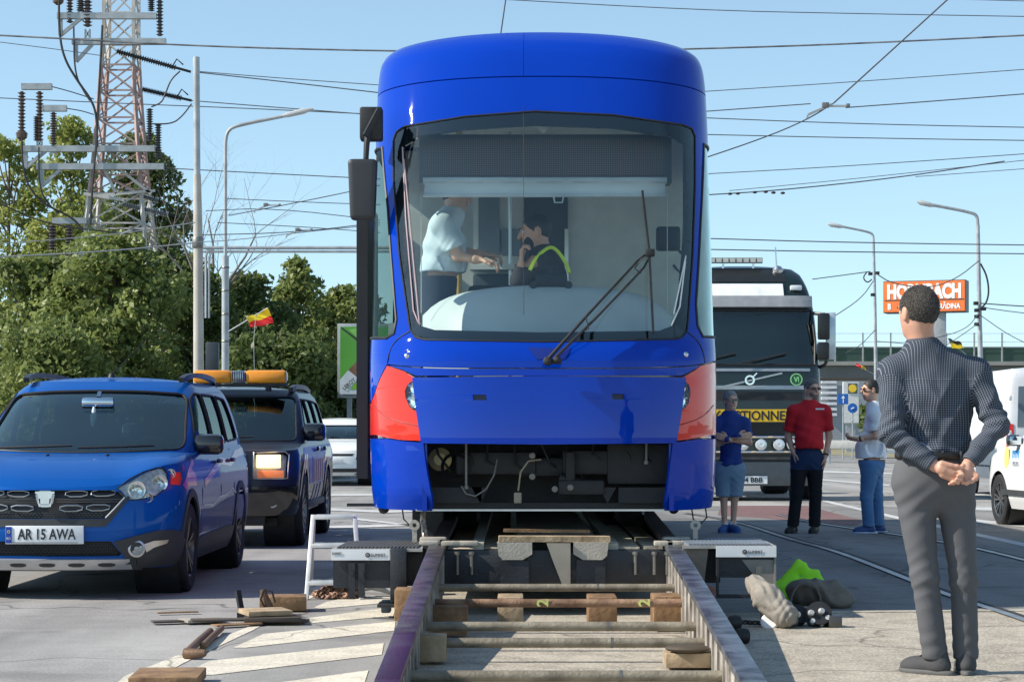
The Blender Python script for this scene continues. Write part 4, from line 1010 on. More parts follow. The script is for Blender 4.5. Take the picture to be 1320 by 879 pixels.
# ---- things on the ground at the right
def fold(p, c, f1, a): return a*np.sin((p[...,0]-c[0])*f1[0]+(p[...,1]-c[1])*f1[1]+(p[...,2]-c[2])*f1[2])
sb = Vector(G(1000,805)); q0 = np.array(sb)
s0 = np.array(P(972,752,13.0)); s1 = np.array(P(990,772,12.8)); s2 = np.array(P(1012,796,12.7)); s2[2] = max(s2[2], .08)
def sack(p):
    d = smin(d_cap(p, s0, s1, .055, .085, None), d_cap(p, s1, s2, .085, .075), .03)
    ax = (s2-s0)/np.linalg.norm(s2-s0); t = (p-s0)@ax
    return d+.0042*(1-2*np.abs(np.sin(t*31+2.2*np.sin(p[...,0]*31+1)+1.6*np.sin(p[...,2]*27))))+.003*np.sin(p[...,0]*130+p[...,2]*60)
lo = np.minimum(np.minimum(s0,s1),s2)-.13; hi = np.maximum(np.maximum(s0,s1),s2)+.13
me = nets(sack, lo, hi, .007, 'canvas_sleeve'); link('canvas_sleeve', me, M('grey canvas',(.26,.235,.20),.9,scale=25,bump=.3), None, None, org=(s1[0],s1[1],0), label='crumpled grey canvas sleeve hanging from the right outrigger onto the ground', cat='sleeve')
v0 = np.array(G(1030,778))
def hv(p):
    q = p-v0
    d = d_ell(q, (-.0,.1,.10), (.22,.10,.055), None)
    d = smin(d, d_cap(q, (-.08,.1,.1), (.01,.1,.27), .055, .028, np.array([1,1.8,1])), .05)
    d = smin(d, d_cap(q, (.01,.1,.25), (.13,.12,.17), .03, .05, np.array([1,1.8,1])), .05)
    d = smin(d, d_ell(q, (-.02,.0,.05), (.13,.12,.045)), .04)
    return d-.008*(1-2*np.abs(np.sin(q[...,0]*17-q[...,2]*12+1.5*np.sin(q[...,2]*14))))+.003*np.sin(q[...,0]*70-q[...,2]*50)
me = nets(hv, v0+np.array([-.32,-.2,-.02]), v0+np.array([.3,.32,.36]), .009, 'hi_vis_vest')
hvv = link('hi_vis_vest', me, M('hi vis green',(.36,.86,.03),.7,scale=9,var=.1), None, None, org=tuple(v0), label='bright lime green hi vis vest thrown in a heap on the ground', cat='vest')
mb = MB(); mb.tube([v0+np.array([-.02,-.12,.10]),v0+np.array([.08,-.13,.1]),v0+np.array([.12,-.12,.02])],[.016]*3,6); mb.put('reflective_strip', M('dark strip',(.03,.03,.03),.4), hvv)
b0 = np.array(G(1056,784))
def bag(p):
    q = p-b0
    d = d_ell(q, (.0,.08,.09), (.20,.14,.10)); d = smin(d, d_ell(q, (.12,.05,.06), (.12,.12,.075)), .06); d = smin(d, d_ell(q, (-.1,.05,.12), (.1,.1,.07)), .05)
    return d-.009*(1-2*np.abs(np.sin(q[...,0]*14+q[...,2]*19+1.3*np.sin(q[...,0]*17))))+.003*np.sin(q[...,0]*60-q[...,1]*40)
me = nets(bag, b0+np.array([-.27,-.15,-.02]), b0+np.array([.3,.28,.26]), .009, 'work_bag')
bg_ = link('work_bag', me, M('brown grey canvas',(.13,.11,.09),.9,scale=12,bump=.3,col2=(.22,.19,.15)), None, None, org=tuple(b0), label='slumped brown grey canvas work bag beside the green vest', cat='bag')
mb = MB()
pts = [b0+np.array([-.10+.10*math.cos(a), -.08, .03+.15*math.sin(a)]) for a in np.linspace(0,math.pi,9)]
for i in range(8): mb.bar(pts[i], pts[i+1], .012, .055, up=(0,1,0))
mb.put('bag_strap', M('strap grey',(.16,.14,.13),.8), bg_)
ck = thing('ratchet_tackle', 'black and steel ratchet tackle lying in the sun in front of the canvas sleeve', 'tackle', G(1022,812))
k0 = np.array(G(1020,808)); rng = random.Random(5)
mb = MB()
for (dx, dz, r_, mt) in ((-.10,.06,.075,0),(.04,.05,.06,0),(.16,.06,.075,0)):
    mb.lathe([(.02,-.04),(r_,-.04),(r_,-.025),(r_*.75,-.02),(r_*.75,.02),(r_,.025),(r_,.04),(.02,.04)], k0+np.array([dx,rng.uniform(-.02,.05),dz+.01]), (rng.uniform(-.4,.4),-1,rng.uniform(.0,.6)), 18, cap=True)
mb.box(k0+np.array([.02,.08,.07]),(.3,.1,.09),b=.02); mb.put('drum', blk, ck)
for i, (dx, dz) in enumerate(((.11,.09),(.17,.1),(.21,.06),(.17,.03),(.12,.04),(-.12,.03),(-.07,.1),(.03,.08),(.27,.04))):
    mb = MB(); mb.lathe([(0,-.02),(.014,-.015),(.02,.0),(.014,.02),(0,.02)], k0+np.array([dx,-.06,dz]), (rng.uniform(-.3,.3),-1,.3), 12); mb.put('bolt_head', alu, ck)
mb = MB(); mb.lathe([(0,0),(.05,.0),(.055,.012),(.045,.02),(0,.02)], k0+np.array([-.135,-.07,.035]), (-.2,-1,.5), 20); mb.put('end_cap', platep, ck)
mb = MB(); mb.box(k0+np.array([.25,-.04,.04]),(.08,.1,.07),b=.01); mb.put('ratchet_body', M('worn dark metal',(.12,.115,.11),.4,.7), ck); mb = MB(); mb.box(k0+np.array([-.02,-.08,.04]),(.1,.04,.05),rot=.4,b=.01); mb.put('ratchet_body', M('worn dark metal',(.12,.115,.11),.4,.7), ck)
chain('loose_chain', [G(945,801,.03),G(970,802,.03),G(990,803,.03)], M('dark chain',(.06,.055,.05),.5,.7), .007, .04, label='short dark chain between the ramp and the ratchet tackle', cat='chain')
for px_, py_ in ((947,812),(957,830)):
    c = G(px_, py_); mb = MB(); mb.lathe([(.015,-.03),(.04,-.03),(.045,0),(.04,.03),(.015,.03)],(c.x,c.y,.045),(1,.3,0),14,cap=True); mb.box((c.x,c.y+.06,.03),(.05,.1,.04),b=.008)
    link('shackle', mb.mesh('shackle'), blk, None, 40, org=c, label='dark shackle on the ground under the right ramp rail, '+('farther of two' if py_==812 else 'nearer of two'), cat='shackle')
# ================================================================== CARS
tyre = M('tyre rubber', (.018,.018,.019), .8, var=.3, bump=.2, bscale=90)
def wheel(parent, x, y, r, wd, rimm, side, spokes=5, rimr=.66, y_sp=.0):
    """side = +1 when the outer face looks to +x"""
    mb = MB(); ax = (side,0,0); h = wd/2
    mb.lathe([(r*rimr,-h),(r*.9,-h),(r*.975,-h*.86),(r,-h*.6),(r,h*.6),(r*.975,h*.86),(r*.9,h),(r*rimr,h*.93),(r*rimr*.96,h*.5)], (x,y,r), ax, 40)
    for k in range(3): mb.lathe([(r*1.001,-h*.5+h*.5*k-.004),(r*1.001,-h*.5+h*.5*k+.004)], (x,y,r), ax, 40)
    wt = mb.put('wheel', tyre, parent)
    mb = MB(); R = r*rimr
    mb.lathe([(R*1.0,h*.9),(R*.95,h*.86),(R*.92,h*.3),(R*.9,-h*.6)], (x,y,r), ax, 32)
    mb.lathe([(0,h*.66),(R*.16,h*.64),(R*.2,h*.5),(R*.2,h*.1)], (x,y,r), ax, 16)
    for k in range(spokes):
        a = 2*math.pi*k/spokes+.3
        for da in (-.17, .17):
            u = Vector((0,math.cos(a+da*.3),math.sin(a+da*.3))); v = Vector((0,math.cos(a+da),math.sin(a+da)))
            mb.bar(Vector((x+side*h*.52,y,r))+u*R*.14, Vector((x+side*h*.72,y,r))+v*R*.95, .022 if wd<.24 else .03, .03, up=(1,0,0))
    mb.put('rim', rimm, wt)
    mb = MB(); mb.lathe([(0,-h*.2),(R*.9,-h*.2)], (x,y,r), ax, 24); mb.lathe([(0,-h*.1),(R*.55,-h*.1),(R*.55,h*.0),(0,h*.0)], (x,y,r), ax, 24); mb.put('brake', M('dark hub',(.02,.02,.02),.6), wt)
    return wt

class Car:
    def __init__(s, root, low, up, ztop, cowl, axles, wr, wx, paintm, p=2.6, flip=False):
        s.r, s.pm, s.ax, s.wr, s.wx = root, paintm, axles, wr, wx
        s.OL = Outline(low, p=p, aspect=.7); s.OU = Outline(up, p=p, aspect=.6); s.cowl = cowl
        zt = pchip([q[0] for q in ztop], [q[1] for q in ztop]); s.zt = lambda S: zt(np.abs(np.asarray(S, float)))
    def lp(s, name, poly, mat, holes=(), parent=None, off=0, thick=.006, du=.06, dv=.08): return link(name, surf(lambda a,b: s.OL(a,b), poly, holes, du, dv, thick, off, name), mat, parent or s.r, None)
    def up(s, name, poly, mat, holes=(), parent=None, off=0, thick=.006, du=.08, dv=.1): return link(name, surf(lambda a,b: s.OU(a,b), poly, holes, du, dv, thick, off, name), mat, parent or s.r, None)
    def lower(s, zb, holes=(), arch=1.13):
        Sm = 2.999; topl = [(a, float(s.zt(a))) for a in np.linspace(-Sm, Sm, 90)][::-1]; bot = []
        def arcpts(yc, sg):
            R = s.wr*arch; a0 = math.asin(min(1, (s.wr-zb)/R)); pts = []
            for k in range(15):
                a = math.pi+a0-(math.pi+2*a0)*k/14
                pts.append((yc+R*math.cos(a), s.wr+R*math.sin(a)))
            return [(s.OL.sy(y, z, sg), z) for y, z in pts]
        L = []
        for yc in sorted(s.ax, reverse=True): L += arcpts(yc, -1)[::-1]
        R_ = []
        for yc in sorted(s.ax): R_ += arcpts(yc, 1)
        bot = [(-Sm, zb)]+L+R_+[(Sm, zb)]
        bot = dens(bot, .12, False)
        s.lp('body', bot+topl, s.pm, holes, thick=.008)
        for sg in (-1,1):
            for yc in s.ax:     # dark wheel housings
                mb = MB(); mb.lathe([(s.wr*arch*1.02,0),(s.wr*arch*1.02,.32),(0,.32)], (sg*(float(s.OL.w(s.wr))-.02), yc, s.wr), (-sg,0,0), 28); mb.put('wheel_housing', dark, s.r)
    def arches(s, mat, wd=.05, arch=1.13, zb=.22):
        for sg in (-1,1):
            for yc in s.ax:
                o, i = [], []
                for k in range(17):
                    a = math.pi*1.08-(math.pi*1.16)*k/16
                    for lst, R in ((i, s.wr*arch-.004), (o, s.wr*arch+wd)):
                        y = yc+R*math.cos(a); z = max(zb, s.wr+R*math.sin(a)); lst.append((s.OL.sy(y, z, sg), z))
                poly = o+i[::-1]
                if sum(poly[k-1][0]*q[1]-q[0]*poly[k-1][1] for k, q in enumerate(poly)) < 0: poly = poly[::-1]
                s.lp('wheel_arch_trim', poly, mat, off=.010, thick=.016)
    def hood(s, crown=.03, mat=None, cow=.93, zc=None):
        sh = s.OL.sy(s.cowl, .95); zc = zc or s.OU.z0
        def f(U, V):
            U = np.asarray(U); V = np.asarray(V); A = s.OL(U*sh, s.zt(U*sh)); B = s.OU(U*cow, zc+0*U)
            t = V; q = A*(1-t)[:,None]+B*t[:,None]; q[:,2] = A[:,2]+(B[:,2]-A[:,2])*(np.clip(t,0,1)**.62)+crown*np.sin(np.pi*np.clip(t,0,1))*(1-np.abs(U)**4); return q
        s.hf = f
        return link('bonnet', surf(f, dens([(-1,0),(1,0),(1,1),(-1,1)],.2), (), .08, .07, .006), mat or s.pm, s.r, None)
    def roof(s, crown=.05, mat=None):
        z1 = s.OU.z1; Sm = 2.999
        ys0 = float(s.OU.yf(z1))+.5; ys1 = float(s.OU.yr(z1))-.4
        def f(S, V):
            b = s.OU(S, z1+0*np.asarray(S)); V = np.asarray(V); yc = np.clip(b[:,1], ys0, ys1)
            return np.stack([b[:,0]*(1-V), b[:,1]*(1-V)+yc*V, z1+crown*(1-(1-V)**2)], -1)
        return link('roof', surf(f, [(-Sm,0),(Sm,0),(Sm,.998),(-Sm,.998)], (), .08, .12, .01), mat or s.pm, s.r, None)
    def greenhouse(s, wsp, sides, rear, pm=None, glassm=None, sideg=None, seal=True, open_front=False):
        """wsp: windscreen (x,z); sides: list of (y,z) polygons; rear: half polygon in (x,z) mirrored at the back"""
        O = s.OU; Sm = 2.999; hw = fpoly(O, wsp, .06, .07); holes = [hw]; z0, z1 = O.z0, O.z1
        sw = []
        for sg in (-1,1):
            for q in sides:
                w_ = spoly(O, q, sg, .1, .06); sw.append((sg, w_)); holes.append(w_)
        rw = []
        if rear:
            for sg in (-1,1):
                q = [(sg*(3-abs(O.sx(x, z))*.98-.012), z) for x, z in dens(rear, .08)]; rw.append(q); holes.append(q)
        s.up('cabin_frame', dens([(-Sm,z0),(Sm,z0),(Sm,z1),(-Sm,z1)],.1), pm or s.pm, holes, thick=.02)
        s.ws = s.up('windscreen', hw, glassm or wsg, off=-.008, thick=0, du=.06, dv=.08)
        if seal:
            pts = [Vector(O([a],[b])[0]) for a, b in hw]; mb = MB(); mb.tube(pts, .010, 6, closed=True); mb.put('windscreen_seal', blk, s.r)
        for sg, q in sw:
            s.up('side_window', q, sideg or darkg, off=-.008, thick=0)
            mb = MB(); mb.tube([Vector(O([a],[b])[0]) for a, b in q], .010, 5, closed=True); mb.put('window_seal', blk, s.r)
        for q in rw: s.up('rear_window', q, darkg, off=-.008, thick=0)
    def guts(s, seat_y=(2.3,3.2), seat_z=.55, hw=.62, back=1.25, zf=.3):
        L = float(s.OL.yr(.5)); mb = MB(); mb.box2((-s.wx+.1,.35,zf-.08),(s.wx-.1,L-.3,zf)); mb.box2((-.6,.12,.24),(.6,.4,.62)); mb.put('floor_pan', dark, s.r)
        mb = MB(); c = s.cowl; zc = s.OU.z0
        mb.prism([(c+.25,zc-.02),(c+.95,zc-.0),(c+1.0,zc-.2),(c+.6,zc-.4),(c+.25,zc-.3)], (-hw,0,0),(0,1,0),(0,0,1),(2*hw,0,0)); mb.put('dashboard', M('dark dashboard',(.03,.032,.034),.6), s.r)
        for y in seat_y:
            for x in (-.36, .36):
                mb = MB(); mb.box((x,y,seat_z),(.5,.5,.16),b=.05); mb.box((x,y+.27,seat_z+.33),(.48,.14,.6),b=.06); mb.box((x,y+.29,seat_z+.70),(.26,.10,.18),b=.04); mb.put('seat', M('dark seat fabric',(.03,.031,.035),.9), s.r)
        mb = MB(); mb.tube([(.36+.18*math.cos(a), c+.98+.06*math.sin(a), zc-.06+.18*math.sin(a)) for a in np.linspace(0,2*math.pi,20)[:-1]], .016, 6, closed=True); mb.put('steering_wheel', blk, s.r)
    def mirror(s, x, y, z, mat, sz=(.2,.12,.15)):
        for sg in (-1,1):
            mb = MB(); mb.box((sg*(x+sz[0]/2), y, z), sz, b=min(sz)*.33); mb.bar((sg*(x-.06), y+.03, z-.04),(sg*(x+.05), y, z-.03),.05,.04); m_ = mb.put('door_mirror', mat, s.r)
            mb = MB(); mb.box((sg*(x+sz[0]/2), y+sz[1]/2+.001, z), (sz[0]*.8,.006,sz[2]*.75), b=.002); mb.put('mirror_glass', M('mirror glass',(.5,.55,.6),.03,1), m_)

# ---------------------------------------------------------------- blue people carrier
lpaint = M('metallic blue paint', (.002,.085,.36), .38, .2, coat=.35, var=.05, scale=2, spec=.08)
cladd = M('dark grey cladding', (.04,.043,.045), .55, var=.15, bump=.15, bscale=200)
LX, LY = -3.205, 14.85
c1 = thing('people_carrier', 'bright blue people carrier with roof bars and number plate AR 15 AWA', 'car', (LX, LY, 0), world=False)
low = [(.20,.80,.10,.55,4.40,.3),(.30,.845,.03,.60,4.46,.3),(.45,.868,.0,.62,4.49,.3),(.60,.875,.01,.62,4.50,.3),(.72,.875,.03,.62,4.50,.3),(.82,.872,.08,.60,4.49,.3),(.92,.862,.14,.58,4.48,.3),(1.0,.835,.2,.56,4.46,.3),(1.06,.805,.22,.56,4.45,.3)]
upr = [(1.0,.815,1.08,.40,4.44,.3),(1.06,.808,1.18,.40,4.43,.3),(1.25,.770,1.52,.38,4.38,.3),(1.42,.718,1.83,.36,4.30,.3),(1.50,.680,2.0,.36,4.24,.3),(1.555,.63,2.14,.36,4.15,.3)]
K = Car(c1, low, upr, [(0,.772),(.36,.785),(.44,.802),(.5,.847),(.6,.900),(.67,.924),(.8,.937),(1.0,.957),(1.12,.985),(1.25,1.03),(2,1.05),(3,1.05)], 1.15, (.87,3.68), .325, .76, lpaint)
def LP(px, py, d): return ((px-CX)/F*d-LX, CH-(py-HY)/F*d)
grl = [(-.495,.757),(.495,.757),(.53,.715),(.50,.665),(.395,.560),(-.395,.560),(-.50,.665),(-.53,.715)]
lgr = [(-.44,.405),(.44,.405),(.505,.315),(.49,.30),(-.49,.30),(-.505,.315)]
hlp = [LP(151,630,14.95),LP(165,618,15.0),LP(185,608,15.1),LP(203,602.5,15.2),LP(214,603,15.3),LP(220,609,15.35),LP(221,617,15.35),LP(215,630,15.25),LP(204,638,15.15),LP(186,643,15.05),LP(166,644,15.0)]
hpr = fpoly(K.OL, hlp, .04); hpl = [(-s_,z) for s_,z in hpr][::-1]
K.lower(.21, [fpoly(K.OL, grl, .05), hpr, hpl, fpoly(K.OL, lgr, .05)])
K.arches(cladd, .055)
K.hood(.035)
K.roof(.045)
K.greenhouse([(-.755,1.03),(-.4,1.012),(0,1.006),(.4,1.012),(.755,1.03),(.665,1.45),(.35,1.472),(0,1.478),(-.35,1.472),(-.665,1.45)], [[(1.50,1.075),(2.42,1.075),(2.42,1.46),(2.16,1.46),(1.98,1.40)],[(2.50,1.075),(3.24,1.075),(3.22,1.46),(2.50,1.46)],[(3.32,1.08),(3.98,1.10),(3.80,1.44),(3.30,1.46)]], [(.0,1.12),(.60,1.12),(.52,1.45),(0,1.47)], glassm=glass('car windscreen',(.80,.95,.90),2.3), sideg=glass('car side glass',(.30,.36,.35),.5))
K.guts(seat_z=.6)
# pillars, belt and lower cladding
for sg in (-1,1):
    sp = lambda pts: (lambda q: q if sum(q[k-1][0]*v[1]-v[0]*q[k-1][1] for k, v in enumerate(q)) > 0 else q[::-1])(spoly(K.OL, pts, sg, .1))
    K.lp('sill_cladding', sp([(1.27,.21),(3.28,.21),(3.28,.36),(3.1,.40),(1.5,.38),(1.27,.36)]), cladd, off=.012, thick=.02)
    # livery: red stripe and patches, silver wave
    red_l = M('red livery film', (.62,.03,.06), .3, coat=.5)
    K.lp('red_stripe', sp([(1.55,.80),(1.9,.86),(2.5,.955),(3.1,.93),(3.6,1.0),(4.3,1.03),(4.3,.97),(3.6,.945),(3.1,.875),(2.5,.90),(1.9,.80),(1.55,.74)]), red_l, off=.003, thick=.002)
    K.lp('red_patch', sp([(.50,.78),(.72,.88),(1.02,.965),(1.05,.93),(.92,.89),(1.1,.84),(1.1,.76),(.8,.77),(.60,.74)]), red_l, off=.003, thick=.002)
    K.lp('silver_wave', sp([(1.5,.615),(2.0,.60),(2.35,.65),(2.8,.655),(3.15,.70),(3.35,.66),(4.2,.67),(4.2,.655),(3.35,.645),(3.15,.685),(2.8,.638),(2.35,.632),(2.0,.582),(1.5,.60)]), M('silver film',(.7,.75,.8),.3,.5), off=.003, thick=.002)
    K.lp('navy_panel', sp([(1.35,.40),(4.2,.42),(4.2,.62),(3.35,.63),(2.8,.62),(2.0,.57),(1.35,.58)]), M('navy livery film',(.008,.04,.22),.5,coat=.1,spec=.2), off=.002, thick=.001)
    for y in (1.42, 2.46, 3.28):
        a = K.OL(K.OL.sy(y,.4,sg), .40)[0]; b = K.OL(K.OL.sy(y,1.0,sg), 1.02)[0]; m_ = K.OL(K.OL.sy(y,.7,sg), .72)[0]
        mb = MB(); mb.tube([Vector(a)+Vector((sg*.001,0,0)),Vector(m_)+Vector((sg*.001,0,0)),Vector(b)+Vector((sg*.001,0,0))], .004, 5); mb.put('door_gap', blk, c1)
    for y in (2.30, 3.12):
        mb = MB(); mb.box((sg*.885, y, .93), (.03,.17,.035), b=.012); mb.put('door_handle', M('dark blue handle',(.01,.02,.08),.35,coat=.4), c1)
    rp_ = [(sg*.61,2.12,1.565),(sg*.625,2.28,1.60),(sg*.635,2.9,1.625),(sg*.62,3.8,1.61),(sg*.60,4.0,1.57)]
    mb = MB(); pts = smoothp(rp_, 2, False)
    for i in range(len(pts)-1): mb.bar(pts[i], pts[i+1], .045, .038)
    mb.put('roof_bar', M('satin black',(.02,.02,.022),.4), c1)
    # boxes inside that show as red in the rear side windows
    if sg < 0: continue
    mb = MB(); mb.box((sg*.52,2.95,1.10),(.20,.5,.22),b=.05); mb.box((sg*.5,3.55,1.12),(.2,.4,.2),b=.05); mb.put('red_window_box', M('orange red matte',(.75,.07,.03),.8), c1)
K.mirror(.80, 1.52, 1.065, M('gloss black', (.012,.012,.014), .12, coat=.6), (.22,.13,.155))
# grille
K.lp('grille', fpoly(K.OL, grl, .05), M('grille black',(.012,.013,.014),.5), off=-.03, thick=.01)
chr2 = M('bright trim', (.45,.46,.47), .3, .9)
def frame(name, pts, wd, mat, parent, off=.004, z3=None, O=None):
    q = smoothp(pts, 1); O = O or K.OL
    P3 = [Vector(O([O.sx(x,z)],[z])[0])+Vector((0,-off,0)) for x, z in q]
    mb = MB(); mb.tube(P3, wd, 6, closed=True); return mb.put(name, mat, parent)
g_ = MB()
for sg in (-1,1):
    for (x0,x1,z0,z1,sk_) in ((.125,.28,.712,.752,.012),(.30,.468,.716,.757,.02),(.09,.25,.612,.652,.012),(.272,.435,.616,.656,.02)):
        frame('grille_slot', [(sg*x0,z0),(sg*(x1-sk_),z0),(sg*x1,z1),(sg*(x0+.004),z1)], .0055, chr2, c1, -.016)
for z in (.690,.675): 
    for sg in (-1,1):
        mb = MB(); pts = [Vector(K.OL([K.OL.sx(x,z)],[z])[0])+Vector((0,.008,0)) for x in np.linspace(sg*.07,sg*.50,8)]; mb.tube(pts,.005,5); mb.put('grille_bar', cladd, c1)
mb = MB()
for i in range(-14,15):
    for j in range(3):
        x = i*.026+(.013 if j%2 else 0); z = .572+.013*j
        if abs(x) < .38+.6*(z-.56): p = K.OL([K.OL.sx(x,z)],[z])[0]; mb.box((p[0],p[1]+.014,z),(.016,.006,.006))
mb.put('grille_mesh', cladd, c1)
K.lp('grille_surround', fpoly(K.OL, [(-.40,.558),(.40,.558),(.53,.69),(.545,.715),(.56,.70),(.43,.535),(.40,.505),(-.40,.505),(-.43,.535),(-.56,.70),(-.545,.715),(-.53,.69)], .05), cladd, off=.008, thick=.012)
for sg in (-1,1):
    mb = MB(); P3 = [Vector(K.OL([K.OL.sx(x,z)],[z])[0])+Vector((0,-.012,0)) for x,z in ((sg*.528,.705),(sg*.46,.625),(sg*.405,.566))]; mb.tube(P3,.006,6); mb.put('grille_edge_trim', chr2, c1)
# badge: broad shield with a recessed arch
mb = MB(); mb.prism(smoothp([(-.072,.755),(.072,.755),(.048,.640),(-.048,.640)],1), (0,-.0,0), (1,0,0),(0,0,1),(0,-.022,0)); mb.put('badge', M('badge steel',(.45,.47,.5),.25,1), c1)
mb = MB(); mb.prism([(-.066,.749),(.066,.749),(.066,.735),(.052,.735),(.036,.665),(-.036,.665),(-.052,.735),(-.066,.735)], (0,-.022,0), (1,0,0),(0,0,1),(0,-.008,0)); mb.prism([(-.048,.70),(-.032,.70),(-.030,.655),(.030,.655),(.032,.70),(.048,.70),(.042,.645),(-.042,.645)],(0,-.022,0),(1,0,0),(0,0,1),(0,-.008,0)); mb.put('badge_relief', M('bright badge',(.8,.82,.84),.15,1), c1)
# number plate
mb = MB(); mb.box((0,-.03,.452),(.535,.02,.125),b=.004); npl = mb.put('number_plate', M('plate white',(.75,.76,.76),.35), c1)
mb = MB(); mb.box((-.245,-.042,.452),(.04,.004,.112)); mb.put('blue_band', M('plate blue',(.01,.05,.35),.4), npl)
text('plate_text', 'AR 15 AWA', .1, M('plate black'), (.015,-.041,.457), parent=npl, depth=.003, bold=.002, width=.40, height=.075)
text('country_code', 'RO', .02, M('plate white'), (-.245,-.0455,.428), parent=npl, depth=.002, width=.028, height=.018)
mb = MB(); mb.lathe([(.007,-.001),(.011,-.001),(.011,.001),(.007,.001),(.007,-.001)], (-.245,-.0445,.475),(0,-1,0),12); mb.put('star_ring', M('star yellow',(.7,.6,.05),.4), npl)
mb = MB(); mb.box((0,-.0415,.399),(.46,.002,.008)); mb.put('dealer_line', M('plate grey',(.25,.25,.26),.5), npl)
# lower bumper
K.lp('lower_grille', fpoly(K.OL, lgr, .05), M('grille black'), off=-.03, thick=.01)
mb = MB()
for i in range(-18,19):
    for j in range(4):
        x = i*.027+(.0135 if j%2 else 0); z = .318+.022*j
        if abs(x) < .46-.5*(z-.32): p = K.OL([K.OL.sx(x,z)],[z])[0]; mb.lathe([(.009,0),(.012,0),(.012,.006),(.009,.006)],(p[0],p[1]+.02,z),(0,-1,0),6)
mb.put('lower_grille_mesh', cladd, c1)
for sg in (-1,1):
    q = [(sg*.455,.40),(sg*.60,.44),(sg*.73,.472),(sg*.82,.472),(sg*.862,.45),(sg*.858,.30),(sg*.83,.23),(sg*.55,.215),(sg*.52,.30)]
    fq = fpoly(K.OL, q, .05); A_ = sum(fq[k-1][0]*v[1]-v[0]*fq[k-1][1] for k, v in enumerate(fq)); fq = fq if A_ > 0 else fq[::-1]
    K.lp('bumper_corner', fq, cladd, off=.014, thick=.02)
    c = Vector(K.OL([K.OL.sx(sg*.60,.35)],[.35])[0]); nn = Vector((sg*.35,-1,0)).normalized(); mb = MB(); mb.lathe([(.058,-.0),(.06,.022),(.046,.026),(.044,.01)], c, nn, 22); fl = mb.put('fog_lamp', silver, c1)
    mb = MB(); mb.lathe([(0,.012),(.03,.014),(.044,.012)], c, nn, 20); mb.lathe([(0,.02),(.016,.018),(.018,.014)], c, nn, 12); mb.put('lens', M('fog lens',(.4,.42,.43),.1,.3), fl)
    fin = [(sg*.64,.385),(sg*.70,.405),(sg*.785,.408),(sg*.775,.385),(sg*.70,.36),(sg*.655,.33)]
    fq = fpoly(K.OL, fin, .04); A_ = sum(fq[k-1][0]*v[1]-v[0]*fq[k-1][1] for k, v in enumerate(fq)); fq = fq if A_ > 0 else fq[::-1]
    K.lp('fog_lamp_fin', fq, silver, off=.024, thick=.008)
K.lp('skid_plate', fpoly(K.OL, [(-.55,.285),(.55,.285),(.56,.215),(-.56,.215)], .05), M('satin aluminium',(.6,.61,.62),.35,.7), off=.018, thick=.02)
for x in (-.40,-.20,.0,.20,.40):
    K.lp('skid_slot', fpoly(K.OL, smoothp([(x-.06,.262),(x+.06,.262),(x+.05,.238),(x-.05,.238)],1), .04), cladd, off=.021, thick=.006)
K.lp('bumper_lip', fpoly(K.OL, [(-.62,.216),(.62,.216),(.62,.20),(-.62,.20)], .05), cladd, off=.01, thick=.02)
# headlights
for sg, q in ((1, hpr), (-1, hpl)):
    h = K.lp('headlight', q, M('lamp inner', (.62,.63,.64), .35, .0, scale=30, var=.35), off=-.012, thick=.01)
    K.lp('lens', q, lensg, parent=h, off=.012, thick=0)
    for (x,z,r_,m_) in ((.60,.755,.058,chrome),(.74,.80,.052,chrome),(.675,.70,.03,chrome),(.80,.865,.03,chrome)):
        nn = Vector((sg*.35,-1,0)).normalized(); c = Vector(K.OL([K.OL.sx(sg*x,z)],[z])[0])+nn*.012; mb = MB(); mb.lathe([(.004,-.022),(r_*.5,-.02),(r_*.85,-.014),(r_,-.006),(r_*1.05,-.006)], c, nn, 18); mb.lathe([(0,-.010),(r_*.22,-.012),(r_*.22,-.022)], c, nn, 10); mb.put('reflector', m_, h)
    pr = [(sg*.80,.865),(sg*.845,.875),(sg*.855,.83),(sg*.85,.78),(sg*.80,.79)]
    fq = fpoly(K.OL, pr, .04); A_ = sum(fq[k-1][0]*v[1]-v[0]*fq[k-1][1] for k, v in enumerate(fq)); fq = fq if A_ > 0 else fq[::-1]
    K.lp('turn_signal', fq, M('red orange lens',(.75,.05,.03),.2,coat=.4), parent=h, off=.004, thick=.004)
    mb = MB(); mb.tube([Vector(K.OL([a],[b])[0])+Vector((0,-.001,0)) for a,b in q], .004, 5, closed=True); mb.put('lamp_seal', blk, h)
for x in (.0-.12,.21):
    p = K.hf(np.array([x/.85]), np.array([.72]))[0]; mb = MB(); mb.box((p[0],p[1],p[2]+.006),(.022,.03,.014),b=.004); mb.put('washer_nozzle', blk, c1)
for x0_,x1_ in ((-.62,-.05),(.0,.55)):
    mb = MB(); a = Vector(K.OU([K.OU.sx(x0_,1.03)],[1.03])[0])+Vector((0,-.02,.01)); b = Vector(K.OU([K.OU.sx(x1_,1.045)],[1.045])[0])+Vector((0,-.02,.012)); m_ = Vector(K.OU([K.OU.sx((x0_+x1_)/2,1.035)],[1.035])[0])+Vector((0,-.02,.012)); mb.tube([a,m_,b],.009,6); mb.put('wiper', blk, c1)
mb = MB(); mb.box((.03,1.72,1.385),(.25,.05,.075),b=.02); mb.bar((.03,1.75,1.42),(.03,1.8,1.46),.03,.03); mi = mb.put('interior_mirror', M('mirror glass'), c1)
mb = MB(); mb.tube([(.01,1.66,1.35),(.01,1.65,1.28),(.0,1.65,1.2)],[.008,.025,.012],8); mb.put('hanging_ornament', M('crystal',(.7,.75,.75),.15), c1)
mb = MB(); mb.lathe([(.0,.0),(.03,.0),(.02,.025),(.01,.035)],(.03,2.28,1.59),(0,0,1),12); mb.tube([(.03,2.28,1.61),(.20,2.9,1.92)],[.006,.003],6); mb.put('roof_aerial', blk, c1)
